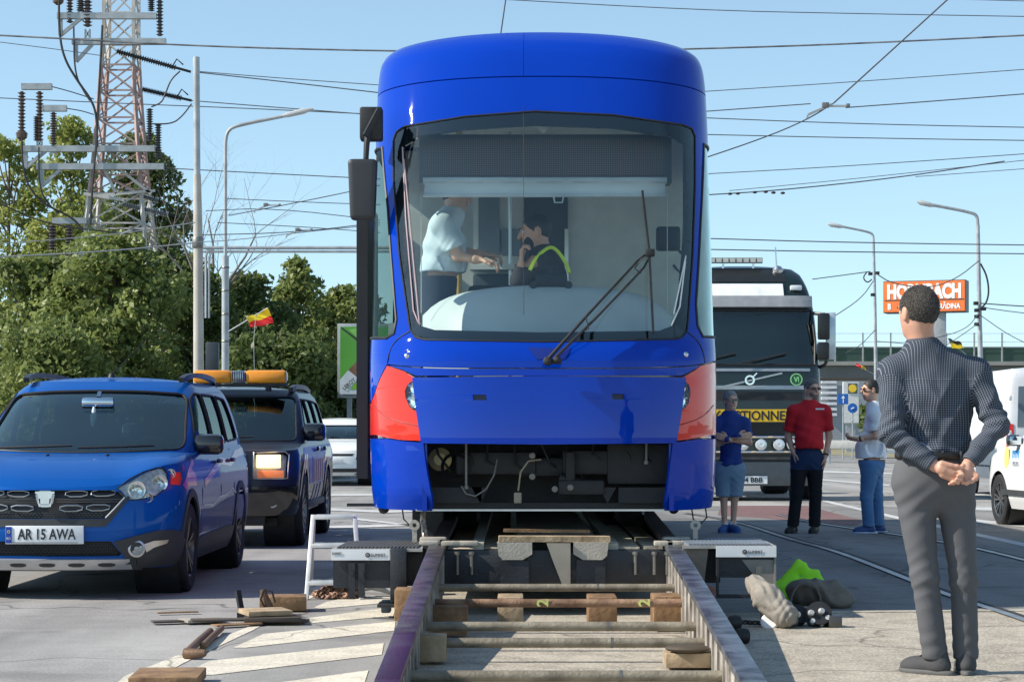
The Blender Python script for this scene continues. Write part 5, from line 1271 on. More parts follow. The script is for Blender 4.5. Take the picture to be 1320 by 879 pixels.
for sg in (-1,1):
    for y in (.87,3.68): wheel(c1, sg*.775, y, .325, .20, M('dark alloy',(.16,.14,.15),.3,.9), sg)

# ---------------------------------------------------------------- dark four-wheel drive with the amber light bar
NX, NY = -3.06, 21.35
c2 = thing('off_road_car', 'dark off road car with an amber light bar and lit headlight behind the blue car', 'car', (NX, NY, 0), world=False)
nav = M('black blue paint', (.008,.010,.02), .4, coat=.28, var=.05)
low = [(.30,.86,.12,.35,4.40,.2),(.42,.90,.04,.38,4.46,.2),(.6,.925,.0,.38,4.5,.2),(.8,.93,.02,.36,4.5,.2),(.92,.925,.05,.35,4.5,.2),(1.02,.90,.10,.34,4.48,.2),(1.10,.875,.12,.34,4.46,.2)]
upr = [(1.04,.87,1.20,.28,4.46,.2),(1.2,.84,1.42,.28,4.42,.2),(1.45,.775,1.78,.28,4.36,.2),(1.56,.73,1.96,.28,4.3,.2),(1.62,.68,2.08,.3,4.2,.2)]
N = Car(c2, low, upr, [(0,.97),(.6,.975),(1.0,1.0),(1.15,1.04),(1.3,1.06),(2,1.08),(3,1.08)], 1.2, (.85,3.61), .375, .80, nav, p=3.2)
hq = fpoly(N.OL, [(.50,.955),(.80,.965),(.84,.93),(.83,.70),(.50,.70)], .05); hq2 = [(-a,b) for a,b in hq][::-1]
N.lower(.33, [hq,hq2]); N.arches(M('flare black',(.012,.011,.012),.35,coat=.3), .075, zb=.34); N.hood(.02); N.roof(.04, M('grey black roof',(.04,.045,.05),.3,coat=.5))
N.greenhouse([(-.80,1.07),(.80,1.07),(.72,1.54),(-.72,1.54)], [[(1.66,1.12),(2.45,1.12),(2.45,1.52),(2.15,1.52)],[(2.53,1.12),(3.25,1.12),(3.22,1.52),(2.53,1.52)],[(3.34,1.12),(4.1,1.12),(4.0,1.5),(3.32,1.52)]], [(0,1.15),(.66,1.15),(.58,1.52),(0,1.52)], glassm=glass('dark car windscreen',(.65,.8,.76),2.2), sideg=glass('car side glass'))
N.guts(seat_z=.7); N.mirror(.84,1.62,1.16, M('gloss black'), (.24,.14,.19))
for sg, q in ((1,hq),(-1,hq2)):
    h = N.lp('headlight', q, M('lamp inner'), off=-.05, thick=.01); N.lp('lens', q, lensg, parent=h, off=.004, thick=0)
    mb = MB(); mb.box((sg*.65,.045,.87),(.24,.02,.13),b=.008); mb.put('lit_reflector', M('lit lamp',(.9,.7,.35),.2,emis=((1,.68,.30),1.5)), h)
    mb = MB(); mb.box((sg*.67,.05,.745),(.26,.02,.07),b=.006); mb.put('turn_signal', M('orange lens',(.8,.22,.08),.2,coat=.4,emis=((1,.25,.08),.25)), h)
    mb = MB(); mb.tube([Vector(N.OL([a],[b])[0])+Vector((0,-.002,0)) for a,b in q], .008, 5, closed=True); mb.put('lamp_seal', silver, h)
    c = Vector(N.OL([N.OL.sx(sg*.68,.47)],[.47])[0]); mb = MB(); mb.lathe([(0,.002),(.05,.004),(.062,.0),(.066,-.01)], c, (sg*.2,-1,0), 20); mb.put('fog_lamp', M('fog lens'), c2)
    sp = lambda pts: (lambda q: q if sum(q[k-1][0]*v[1]-v[0]*q[k-1][1] for k, v in enumerate(q)) > 0 else q[::-1])(spoly(N.OL, pts, sg, .1))
    N.lp('blue_panel', sp([(.55,.86),(1.3,.88),(1.4,.62),(3.0,.60),(3.3,.80),(4.3,.85),(4.3,1.03),(1.0,1.0)]), M('royal blue film',(.01,.05,.42),.45,coat=.15,spec=.15), off=.003, thick=.002)
    N.lp('door_sign', sp([(1.75,.62),(3.05,.62),(3.05,.88),(1.75,.90)]), M('pink white film',(.72,.55,.55),.4), off=.007, thick=.002)
    for k in range(5): N.lp('sign_stripe', sp([(1.80+.25*k,.63),(1.92+.25*k,.63),(1.92+.25*k,.87),(1.80+.25*k,.87)]), M('maroon film',(.42,.05,.07),.4), off=.010, thick=.002)
    for k in range(3): N.lp('slanted_stripe', sp([(1.75+.35*k,.42),(1.87+.35*k,.42),(2.12+.35*k,.60),(2.0+.35*k,.60)]), M('grey white film',(.5,.5,.48),.4), off=.007, thick=.002)
    N.lp('red_patch', sp([(3.0,.82),(3.5,.98),(4.2,1.0),(4.1,.86),(3.4,.84)]), M('red livery film'), off=.006, thick=.002)
    for k in range(2): N.lp('red_slash', sp([(.45+.2*k,.74),(.55+.2*k,.74),(.85+.2*k,.93),(.75+.2*k,.93)]), M('red livery film'), off=.02, thick=.002)
    mb = MB(); mb.box((sg*.70,3.2,1.20),(.1,.6,.22),b=.04); mb.put('red_window_box', M('orange red matte'), c2)  # red box behind the side glass
    mb = MB(); mb.bar((sg*.90,1.25,.40),(sg*.90,3.2,.40),.06,.07,bev=.01); mb.put('side_step', cladd, c2)
    pts = smoothp([(sg*.66,2.1,1.62),(sg*.68,2.35,1.66),(sg*.68,3.3,1.67),(sg*.66,4.1,1.63)],2,False); mb = MB()
    for i in range(len(pts)-1): mb.bar(pts[i], pts[i+1], .05, .05)
    mb.put('roof_bar', M('satin black'), c2)
    for y in (2.46,3.3):
        mb = MB(); mb.box((sg*.94, y-.15, .98), (.03,.18,.05), b=.012); mb.put('door_handle', M('gloss black'), c2)
    for y in (.85,3.61): wheel(c2, sg*.82, y, .375, .24, M('grey alloy',(.3,.3,.31),.3,.9), sg, 7)
for q, m_ in (([(-.9,.62),(.9,.62),(.9,.34),(-.9,.34)], cladd),):
    fq = fpoly(N.OL, q, .06); fq = fq[::-1]; N.lp('front_bumper', fq, M('gloss black'), off=.02, thick=.02)
N.lp('grille', fpoly(N.OL, [(-.42,.68),(.42,.68),(.42,.94),(-.42,.94)], .05), chr2, off=.01, thick=.01)
for k in range(-2,3):
    mb = MB(); mb.bar((k*.17-.02,-.01,.69),(k*.17+.02,.0,.93),.09,.02); mb.put('grille_slot', blk, c2)
mb = MB(); a = Vector(N.OU([-.5],[1.07])[0]); b = Vector(N.OU([.3],[1.08])[0]); mb.tube([a+Vector((0,-.02,.02)),b+Vector((0,-.02,.03))],.01,6); mb.put('wiper', blk, c2)
zb_ = 1.70; xl, xr = (250-CX)/F*23.3-NX, (370-CX)/F*23.3-NX; yl = 23.3-NY
mb = MB(); mb.bar((xl,yl,zb_-.035),(xr,yl,zb_-.035),.12,.03); 
for x in (xl+.2,xr-.2): mb.box((x,yl,zb_-.06),(.06,.1,.08),b=.01)
lbp = mb.put('light_bar_base', blk, c2)
amb = M('amber plastic', (.95,.33,.02), .3, coat=.5, var=.1, scale=10, spec=.3)
for x0_,x1_ in ((xl,-.14+(xl+xr)/2+.05),((xl+xr)/2+.06,xr)):
    mb = MB(); mb.box2((x0_,yl-.09,zb_-.015),(x1_,yl+.09,zb_+.125),.035); mb.put('amber_lens', amb, c2)
    mb = MB()
    for k in range(12): mb.box((x0_+(x1_-x0_)*(k+.5)/12,yl,zb_+.055),(.008,.17,.12))
mb = MB(); mb.box2(((xl+xr)/2-.09,yl-.088,zb_-.015),((xl+xr)/2+.06,yl+.08,zb_+.12),.02); sp_ = mb.put('loudspeaker', silver, c2)
for k in range(6):
    mb = MB(); mb.box(((xl+xr)/2-.075+k*.024,yl-.094,zb_+.055),(.010,.012,.11)); mb.put('grille_slot', blk, sp_)

# ---------------------------------------------------------------- white cars
white = M('white car paint', (.78,.78,.76), .25, coat=.6, var=.02, spec=.4)
def white_car(label, loc, rz=0, cat='car', name='white_car', L=4.3, H=1.50, W=.88, belt=1.0, hz=.85, detail=True, wr=.32, group=None):
    r = thing(name, label, cat, loc, world=False, rz=rz, group=group)
    low = [(.2,W*.93,.1,.5,L-.1,.3),(.4,W*.99,.0,.55,L-.02,.3),(.6,W,.02,.55,L,.3),(hz-.05,W*.995,.10,.52,L,.3),(belt-.02,W*.965,.2,.5,L-.03,.3),(belt+.05,W*.93,.25,.5,L-.05,.3)]
    upr = [(belt,W*.93,1.0,.38,L-.08,.3),(belt+.2,W*.88,1.38,.36,L-.15,.3),(H-.12,W*.78,1.85,.34,L-.35,.3),(H-.05,W*.70,2.05,.34,L-.5,.3)]
    k = Car(r, low, upr, [(0,hz-.10),(.5,hz-.07),(.9,hz+.01),(1.0,hz+.04),(1.2,belt+.01),(2,belt+.03),(3,belt+.03)], 1.1, (.8,L-.85), wr, W-.11, white)
    hq = fpoly(k.OL, [(W*.58,hz-.28),(W*.60,hz-.20),(W*.80,hz-.13),(W*.94,hz-.09),(W*.95,hz-.14),(W*.88,hz-.24)], .04); hq2 = [(-a,b) for a,b in hq][::-1]
    if sum(hq[i-1][0]*v[1]-v[0]*hq[i-1][1] for i, v in enumerate(hq)) < 0: hq = hq[::-1]; hq2 = hq2[::-1]
    k.lower(.22, [hq, hq2]); k.hood(.03); k.roof(.045)
    t = H-.14
    k.greenhouse([(-W*.76,belt+.02),(W*.76,belt+.02),(W*.66,t-.04),(-W*.66,t-.04)], [[(1.72,belt+.07),(2.4,belt+.07),(2.4,t),(2.15,t)],[(2.48,belt+.07),(3.3,belt+.08),(3.2,t),(2.48,t)]], [(0,belt+.1),(W*.66,belt+.1),(W*.58,t),(0,t)], glassm=glass('car windscreen'), sideg=glass('car side glass'))
    k.guts(seat_z=.55); k.mirror(W*.93,1.5,belt+.06, white if 'mirror' not in label else M('gloss black'), (.18,.12,.14))
    for sg, q in ((1,hq),(-1,hq2)):
        h = k.lp('headlight', q, M('lamp inner dark',(.12,.12,.13),.15,.8), off=-.03, thick=.01); k.lp('lens', q, lensg, parent=h, off=.002, thick=0)
        for y in (.8,L-.85): wheel(r, sg*(W-.10), y, wr, .2, M('grey alloy'), sg, 7)
    fq = fpoly(k.OL, [(-W*.62,.30),(W*.62,.30),(W*.7,.38),(-W*.7,.38)], .05); k.lp('lower_grille', fq, cladd, off=.004, thick=.01)
    fq = fpoly(k.OL, [(-W*.5,hz-.2),(W*.5,hz-.2),(W*.54,hz-.15),(-W*.54,hz-.15)], .05); k.lp('grille', fq, M('grille black'), off=.004, thick=.01)
    mb = MB(); mb.box((0,-.01,.54),(.52,.02,.11),b=.004); mb.put('number_plate', M('plate white'), r)
    for sg in (-1,1):
        q = [(sg*(3-.98+.0),.75),(sg*(3-.80),.75),(sg*(3-.78),.95),(sg*(3-.98),.97)]
        if sg < 0: q = q[::-1]
        if sum(q[i-1][0]*v[1]-v[0]*q[i-1][1] for i, v in enumerate(q)) < 0: q = q[::-1]
        k.lp('tail_lamp', dens(q,.05), M('red tail lens',(.5,.01,.01),.2,coat=.5), off=.004, thick=.01)
    return r, k
white_car('white hatchback facing the camera between the off road car and the tram', ((430-CX)/F*47.5, 46.9, 0), H=1.5, W=.9)
r_, k_ = white_car('white car with black mirror and coloured door lettering at the right edge', (6.89, 27.9, 0), rz=rad(185), H=1.52, W=.88, name='white_car')
RT = white_car('small white car far away on the cross street under the bridge', (15.1+.6, 98, 0), rz=rad(-90), H=1.55)[0]
# lettering on the side facing the camera of the car at the right
lgm = M('sky blue lettering', (.05,.35,.75), .4); yel = M('yellow patch', (.75,.65,.2), .5)
def on_side(k, y, z, sg, off=.006): p = k.OL(k.OL.sy(y,z,sg), z)[0]; return Vector((p[0]+sg*off, p[1], p[2]))
for j in range(9):          # small letter strokes, too small to read
    yy, zz, hh = (1.34+.055*j, .89, .10) if j < 5 else (1.38+.06*(j-5), .775, .055); p = on_side(k_, yy, zz, 1, .004)
    mb = MB(); mb.box(p, (.006,.022,hh)); mb.box(p+Vector((0,.014,hh*(.3 if j%2 else -.3))), (.005,.02,.018)); mb.put('lettering_stroke', lgm if j < 5 else M('grey lettering',(.3,.35,.4),.5), r_)
p = on_side(k_, 1.12, .85, 1, .004); mb = MB(); mb.prism(smoothp([(-.1,-.13),(.08,-.13),(.12,.1),(-.06,.14)],1), p, (0,1,0),(0,0,1),(.004,0,0)); mb.put('yellow_emblem', yel, r_)
p = on_side(k_, 1.5, .42, 1, .0); mb = MB(); mb.bar(p+Vector((0,-.6,0)), p+Vector((0,.9,0)), .03,.07); mb.put('side_moulding', cladd, r_)

# ---------------------------------------------------------------- silver white van seen from behind
vp = M('dusty van white', (.66,.67,.68), .35, coat=.3, var=.06, scale=3)
VY = 37.0
van = thing('delivery_van', 'tall dusty white delivery van seen from behind at the right edge', 'van', ((1298-CX)/F*VY+.98, VY, 0), world=False)
low = [(.32,.93,.06,.1,5.3,.5),(.5,.97,.0,.12,5.4,.5),(.9,.985,.0,.12,5.4,.5),(1.3,.975,.0,.12,5.0,.4),(1.7,.94,.03,.12,4.6,.4),(2.1,.90,.06,.12,4.3,.4),(2.25,.87,.10,.14,4.2,.4)]
V = Car(van, low, low, [(0,2.25),(3,2.25)], 1, (1.05,4.35), .34, .83, vp, p=5)
Sm = 2.999
V.lower(.34); V.roof(.05)
rw = fpoly(V.OL, [(.10,1.25),(.80,1.25),(.77,1.95),(.10,1.95)], .08); rw2 = [(-a,b) for a,b in rw][::-1]
for q in (rw, rw2): V.lp('rear_window', q, M('dark window pane',(.10,.13,.15),.1,coat=.5), off=.006, thick=.008)
mb = MB(); mb.box((0,-.003,1.3),(.012,.01,1.8)); mb.put('door_gap', blk, van)
for sg in (-1,1):
    q = fpoly(V.OL, [(sg*.86,.85),(sg*.975,.85),(sg*.965,1.32),(sg*.86,1.30)], .05); q = q if sum(q[i-1][0]*v[1]-v[0]*q[i-1][1] for i, v in enumerate(q)) > 0 else q[::-1]
    V.lp('tail_lamp', q, M('red tail lens'), off=.010, thick=.014)
    q = fpoly(V.OL, [(sg*.875,.93),(sg*.955,.93),(sg*.95,1.14),(sg*.875,1.14)], .05); q = q if sum(q[i-1][0]*v[1]-v[0]*q[i-1][1] for i, v in enumerate(q)) > 0 else q[::-1]
    V.lp('reversing_lamp', q, M('clear lamp',(.6,.6,.58),.2), off=.014, thick=.008)
    for y in (1.05,4.35): wheel(van, sg*.86, y, .34, .2, M('steel wheel',(.35,.35,.35),.45,.6), sg, 6)
    for z in (.75,1.15,1.75):
        mb = MB(); mb.box((sg*.93,-.02,z),(.05,.04,.09),b=.01); mb.put('hinge', vp, van)
    for k in range(3):
        sp = spoly(V.OL, [(.9+.95*k,.55),(1.75+.95*k,.55),(1.75+.95*k,.58),(.9+.95*k,.58)], sg, .2); sp = sp if sum(sp[i-1][0]*v[1]-v[0]*sp[i-1][1] for i, v in enumerate(sp)) > 0 else sp[::-1]
        V.lp('side_moulding', sp, cladd, off=.01, thick=.015)
mb = MB(); mb.box((0,-.03,.40),(1.8,.14,.13),b=.03); mb.put('rear_bumper', cladd, van)
mb = MB(); mb.box((.12,-.012,1.08),(.05,.02,.18),b=.01); mb.put('door_handle', blk, van)

# ---------------------------------------------------------------- truck
trk = thing('truck', 'dark green truck with a yellow EXCEPTIONNEL board behind the standing men', 'truck', ((965-CX)/F*36.5, 36.5, 0), world=False)
tg = M('dark green truck paint', (.007,.018,.017), .3, coat=.5, var=.05); tgb = M('truck black', (.015,.017,.018), .4)
S_ = F/36.5; TXp = lambda px: (px-965)/S_; TZp = lambda py: CH-(py-HY)/S_
low = [(.25,1.16,.06,.25,2.2,.2),(.45,1.24,.0,.3,2.3,.2),(1.0,1.25,.0,.3,2.3,.2),(1.7,1.245,.02,.3,2.3,.2),(2.15,1.24,.06,.3,2.3,.2),(2.75,1.21,.22,.3,2.3,.2),(3.15,1.19,.34,.32,2.3,.2),(3.55,1.13,.55,.35,2.3,.2),(3.88,1.02,.85,.38,2.25,.2),(4.0,.9,1.05,.38,2.2,.2)]
T = Car(trk, low, low, [(0,4.0),(3,4.0)], 1, (1.35,), .50, 1.0, tg, p=4)
wsq = fpoly(T.OL, [(-1.14,TZp(470)),(1.14,TZp(470)),(1.17,TZp(440)),(1.12,TZp(398)),(-1.12,TZp(398)),(-1.17,TZp(440))], .08)
bot_hole = []
T.lower(.28, [wsq], arch=1.12); T.roof(.08)
T.lp('windscreen', wsq, glass('truck windscreen',(.45,.58,.55),2.6), off=-.008, thick=0)
mb = MB(); mb.tube([Vector(T.OL([a],[b])[0]) for a,b in wsq], .02, 6, closed=True); mb.put('windscreen_seal', blk, trk)
mb = MB(); mb.box2((-1.05,.5,1.0),(1.05,2.1,2.2)); mb.box2((-1.05,1.9,2.2),(1.05,2.0,3.4)); mb.put('cab_interior', tgb, trk)
def tq(name, pts, mat, off=.01, thick=.015, parent=None, st=.1):
    q = fpoly(T.OL, pts, st); q = q if sum(q[i-1][0]*v[1]-v[0]*q[i-1][1] for i, v in enumerate(q)) > 0 else q[::-1]
    return T.lp(name, q, mat, off=off, thick=thick, parent=parent, dv=.12)
R2 = lambda x0,x1,y0,y1: [(TXp(x0),TZp(y1)),(TXp(x1),TZp(y1)),(TXp(x1),TZp(y0)),(TXp(x0),TZp(y0))]
tq('sun_visor', R2(880,1048,383,397), M('visor grey',(.30,.31,.32),.3,.2), off=.10, thick=.04)
tq('name_panel', R2(890,1015,364,385), M('panel white',(.75,.76,.78),.35), off=.03, thick=.02)
for sg in (-1,1):
    mb = MB(); mb.box((sg*.88,.62,TZp(368)),(.2,.1,.09),b=.02); mb.put('roof_lamp', M('roof lamp lens',(.7,.72,.74),.15), trk)
tq('upper_trim', R2(884,1045,475,478.5), M('trim grey',(.4,.42,.43),.35,.6), off=.02)
tq('middle_trim', R2(880,1050,497,502), M('trim grey'), off=.02)
tq('upper_grille', R2(895,1035,505,516), blk, off=.004); tq('mid_grille', R2(895,1035,545,562), blk, off=.004)
tq('lower_grille', R2(890,1040,585,612), M('grille black'), off=.006)
for k in range(3): tq('grille_slat', R2(892,1038,589+8*k,592+8*k), M('slat grey',(.06,.065,.07),.45), off=.02, thick=.014)
mb = MB(); mb.bar((TXp(925),-.03,TZp(500)),(TXp(1008),-.02,TZp(481)),.02,.03); mb.put('diagonal_trim', M('bright trim'), trk)
mb = MB(); c = (TXp(966),-.05,TZp(490)); mb.lathe([(.055,0),(.085,0),(.085,.02),(.055,.02),(.055,0)], c, (0,-1,0), 24); mb.bar((c[0]+.05,-.06,c[2]+.05),(c[0]+.12,-.06,c[2]+.12),.025,.02); mb.put('ring_badge', M('bright badge'), trk)
mb = MB(); c = (TXp(1027),.05,TZp(489)); mb.lathe([(.085,0),(.105,0),(.105,.01),(.085,.01),(.085,0)], c, (0,-1,0), 24); gb = mb.put('class_badge', M('pale green',(.25,.6,.25),.4), trk)
mb = MB(); mb.lathe([(0,0),(.085,0),(.085,.006),(0,.006)], c, (0,-1,0), 24); mb.put('badge_disc', M('badge green',(.02,.10,.05),.4), gb)
text('badge_letters', 'VI', .1, M('pale green'), (c[0],.04,c[2]), parent=gb, depth=.006, bold=.004, height=.09)
yb_ = MB(); yb_.box((0,-.06,TZp(535.5)),(1.5,.03,16/S_)); yo = yb_.put('load_board', M('sign yellow',(.78,.48,.02),.45), trk)
text('board_text', 'EXCEPTIONNEL', .2, M('plate black'), (0,-.077,TZp(535.5)), parent=yo, depth=.004, bold=.004, width=1.42, height=.165)
mb = MB(); mb.tube([(TXp(900),-.14,TZp(563)),(TXp(1030),-.14,TZp(563))],.022,8); mb.tube([(TXp(900),-.14,TZp(582)),(TXp(1030),-.14,TZp(582))],.022,8); lb_ = mb.put('lamp_rail', chrome, trk)
for px_ in (915, 937, 957, 980, 1003, 1020):
    mb = MB(); mb.lathe([(.0,.02),(.06,.03),(.09,.02),(.10,-.03),(.05,-.08)], (TXp(px_),-.16,TZp(573)), (0,-1,0), 18); mb.put('spot_lamp', M('lamp glass',(.75,.77,.78),.12,.4), trk)
for k, px_ in enumerate((905,926,948,970,992,1012)):
    mb = MB(); mb.box((TXp(px_),-.17,TZp(563)),(.06,.02,.025)); mb.box((TXp(px_),-.17,TZp(582)),(.06,.02,.025)); mb.put('marker_lamp', M('warm marker',(.8,.55,.3),.3), trk)
tq('bumper', [(TXp(872),.27),(TXp(1058),.27),(TXp(1058),.62),(TXp(1040),.66),(TXp(890),.66),(TXp(872),.62)], M('slate bumper',(.09,.11,.12),.4,coat=.3), off=.03, thick=.03)
for sg in (-1,1):
    tq('headlight', [(sg*.98,.68),(sg*1.2,.68),(sg*1.2,1.05),(sg*1.05,.85)], M('clear lamp'), off=.02)
mb = MB(); mb.box((.0,-.055,.33+.03),(.62,.02,.13)); pb_ = mb.put('number_plate', M('plate white'), trk)
text('plate_text', 'B 34 BBB', .1, M('plate black'), (0,-.067,.36), parent=pb_, depth=.004, bold=.003, width=.46, height=.085)
for x0_,x1_ in ((TXp(885),TXp(950)),(TXp(955),TXp(1015))):
    mb = MB(); mb.tube([(x0_,-.0,TZp(468)),((x0_+x1_)/2,.06,TZp(462)),(x1_,.1,TZp(455))],.014,6); mb.put('wiper', blk, trk)
for sg in (-1,1):
    mb = MB(); mb.tube([(sg*1.15,.45,TZp(402)),(sg*1.32,.25,TZp(404)),(sg*1.35,.22,TZp(412))],.03,8); mb.tube([(sg*1.15,.4,TZp(475)),(sg*1.32,.25,TZp(470)),(sg*1.35,.22,TZp(465))],.03,8); mr_ = mb.put('mirror_arm', tgb, trk)
    mb = MB(); mb.box((sg*1.30,.22,TZp(420)),(.2,.12,.45),b=.03); mb.box((sg*1.29,.22,TZp(452)),(.2,.12,.30),b=.03); mb.put('mirror_housing', tgb, mr_)
    mb = MB(); mb.box((sg*1.43,.285,TZp(432)),(.17,.03,.80),b=.012); mb.put('mirror_glass', M('mirror frame white',(.55,.62,.66),.2,.3), mr_)
    wheel(trk, sg*1.05, 1.35, .50, .32, M('steel wheel'), sg, 8, .58)
    for y in (4.6,): wheel(trk, sg*1.0, y, .50, .5, M('steel wheel'), sg, 8, .58)
mb = MB(); mb.box2((-.5,2.2,.6),(.5,6.2,.95)); mb.put('chassis', tgb, trk)
mb = MB(); mb.box2((TXp(885),1.0,TZp(333)),(TXp(992),1.12,TZp(326))); 
lbx = mb.put('light_bar', M('light bar grey',(.20,.20,.19),.4), trk)
for k in range(12):
    mb = MB(); mb.box((TXp(889+9*k),.985,TZp(329.5)),(.09,.02,.07)); mb.put('lamp_cell', M('led cell',(.55,.55,.5),.3), lbx)
for px_ in (900,940,980): mb = MB(); mb.cyl((TXp(px_),1.06,TZp(333)),(TXp(px_),1.06,TZp(340)),.02,n=8); mb.put('bar_foot', silver, trk)
mb = MB(); mb.lathe([(.0,0),(.09,.0),(.1,.06),(.06,.12),(.0,.14)],(TXp(1012),1.0,TZp(347)),(0,0,1),14); mb.tube([(TXp(1011),1.0,TZp(345)),(TXp(1009),1.0,TZp(312))],.012,6); mb.put('roof_beacon', silver, trk)
tq('dark_brow_strip', R2(905,1020,340,360), tgb, off=.006)  # truck black strip above the name panel
# ================================================================== PEOPLE
skin = M('skin', (.52,.27,.18), .5, var=.10, scale=14, col2=(.62,.34,.24), bump=.08, bscale=120)
skin2 = M('tanned skin', (.64,.35,.24), .5, scale=14, col2=(.74,.45,.32), bump=.08, bscale=120)
def A3(v): return np.array(v, float)
def W(px, py, d): return A3(P(px, py, d))
def hand_caps(w, d, n, curl=.5, s=1.0, thumb=1):
    """palm and five fingers from wrist w along d, palm facing n; each finger bends twice"""
    d = A3(d)/np.linalg.norm(d); n = A3(n); n = n-d*(n@d); n /= np.linalg.norm(n); u = np.cross(d, n)*thumb; L = []
    pc = w+d*.05*s
    for k in range(4):
        o = (-1.5+k)*.019*s; ln = (.066,.078,.082,.072)[k]*s if thumb else .07
        b = w+d*.092*s+u*o; L.append((w+d*.012*s+u*o*.6, b, .016*s, .0125*s))
        q = b; ang = 0
        for j, f in enumerate((.42,.32,.26)):
            ang += curl*(.5,1.0,.9)[j]; v = d*math.cos(ang)+n*math.sin(ang); e = q+v*ln*f*1.15; L.append((q, e, (.0105,.0095,.0085)[j]*s, (.0098,.0088,.0074)[j]*s)); q = e
    t0 = w+d*.02*s+u*.022*s; t1 = t0+(d*.7+u*.7+n*.25)*.042*s; t2 = t1+(d*.95+u*.2+n*.35)*.03*s; t3 = t2+(d*.9-u*.05+n*.4)*.024*s
    L += [(t0,t1,.014*s,.012*s),(t1,t2,.012*s,.0105*s),(t2,t3,.0105*s,.0085*s)]
    return L
def caps_d(p, caps, k):
    d = None
    for a, b, ra, rb in caps:
        e = d_cap(p, a, b, ra, rb); d = e if d is None else smin(d, e, k)
    return d
def bounds(pts, pad):
    a = np.array(pts); return a.min(0)-pad, a.max(0)+pad

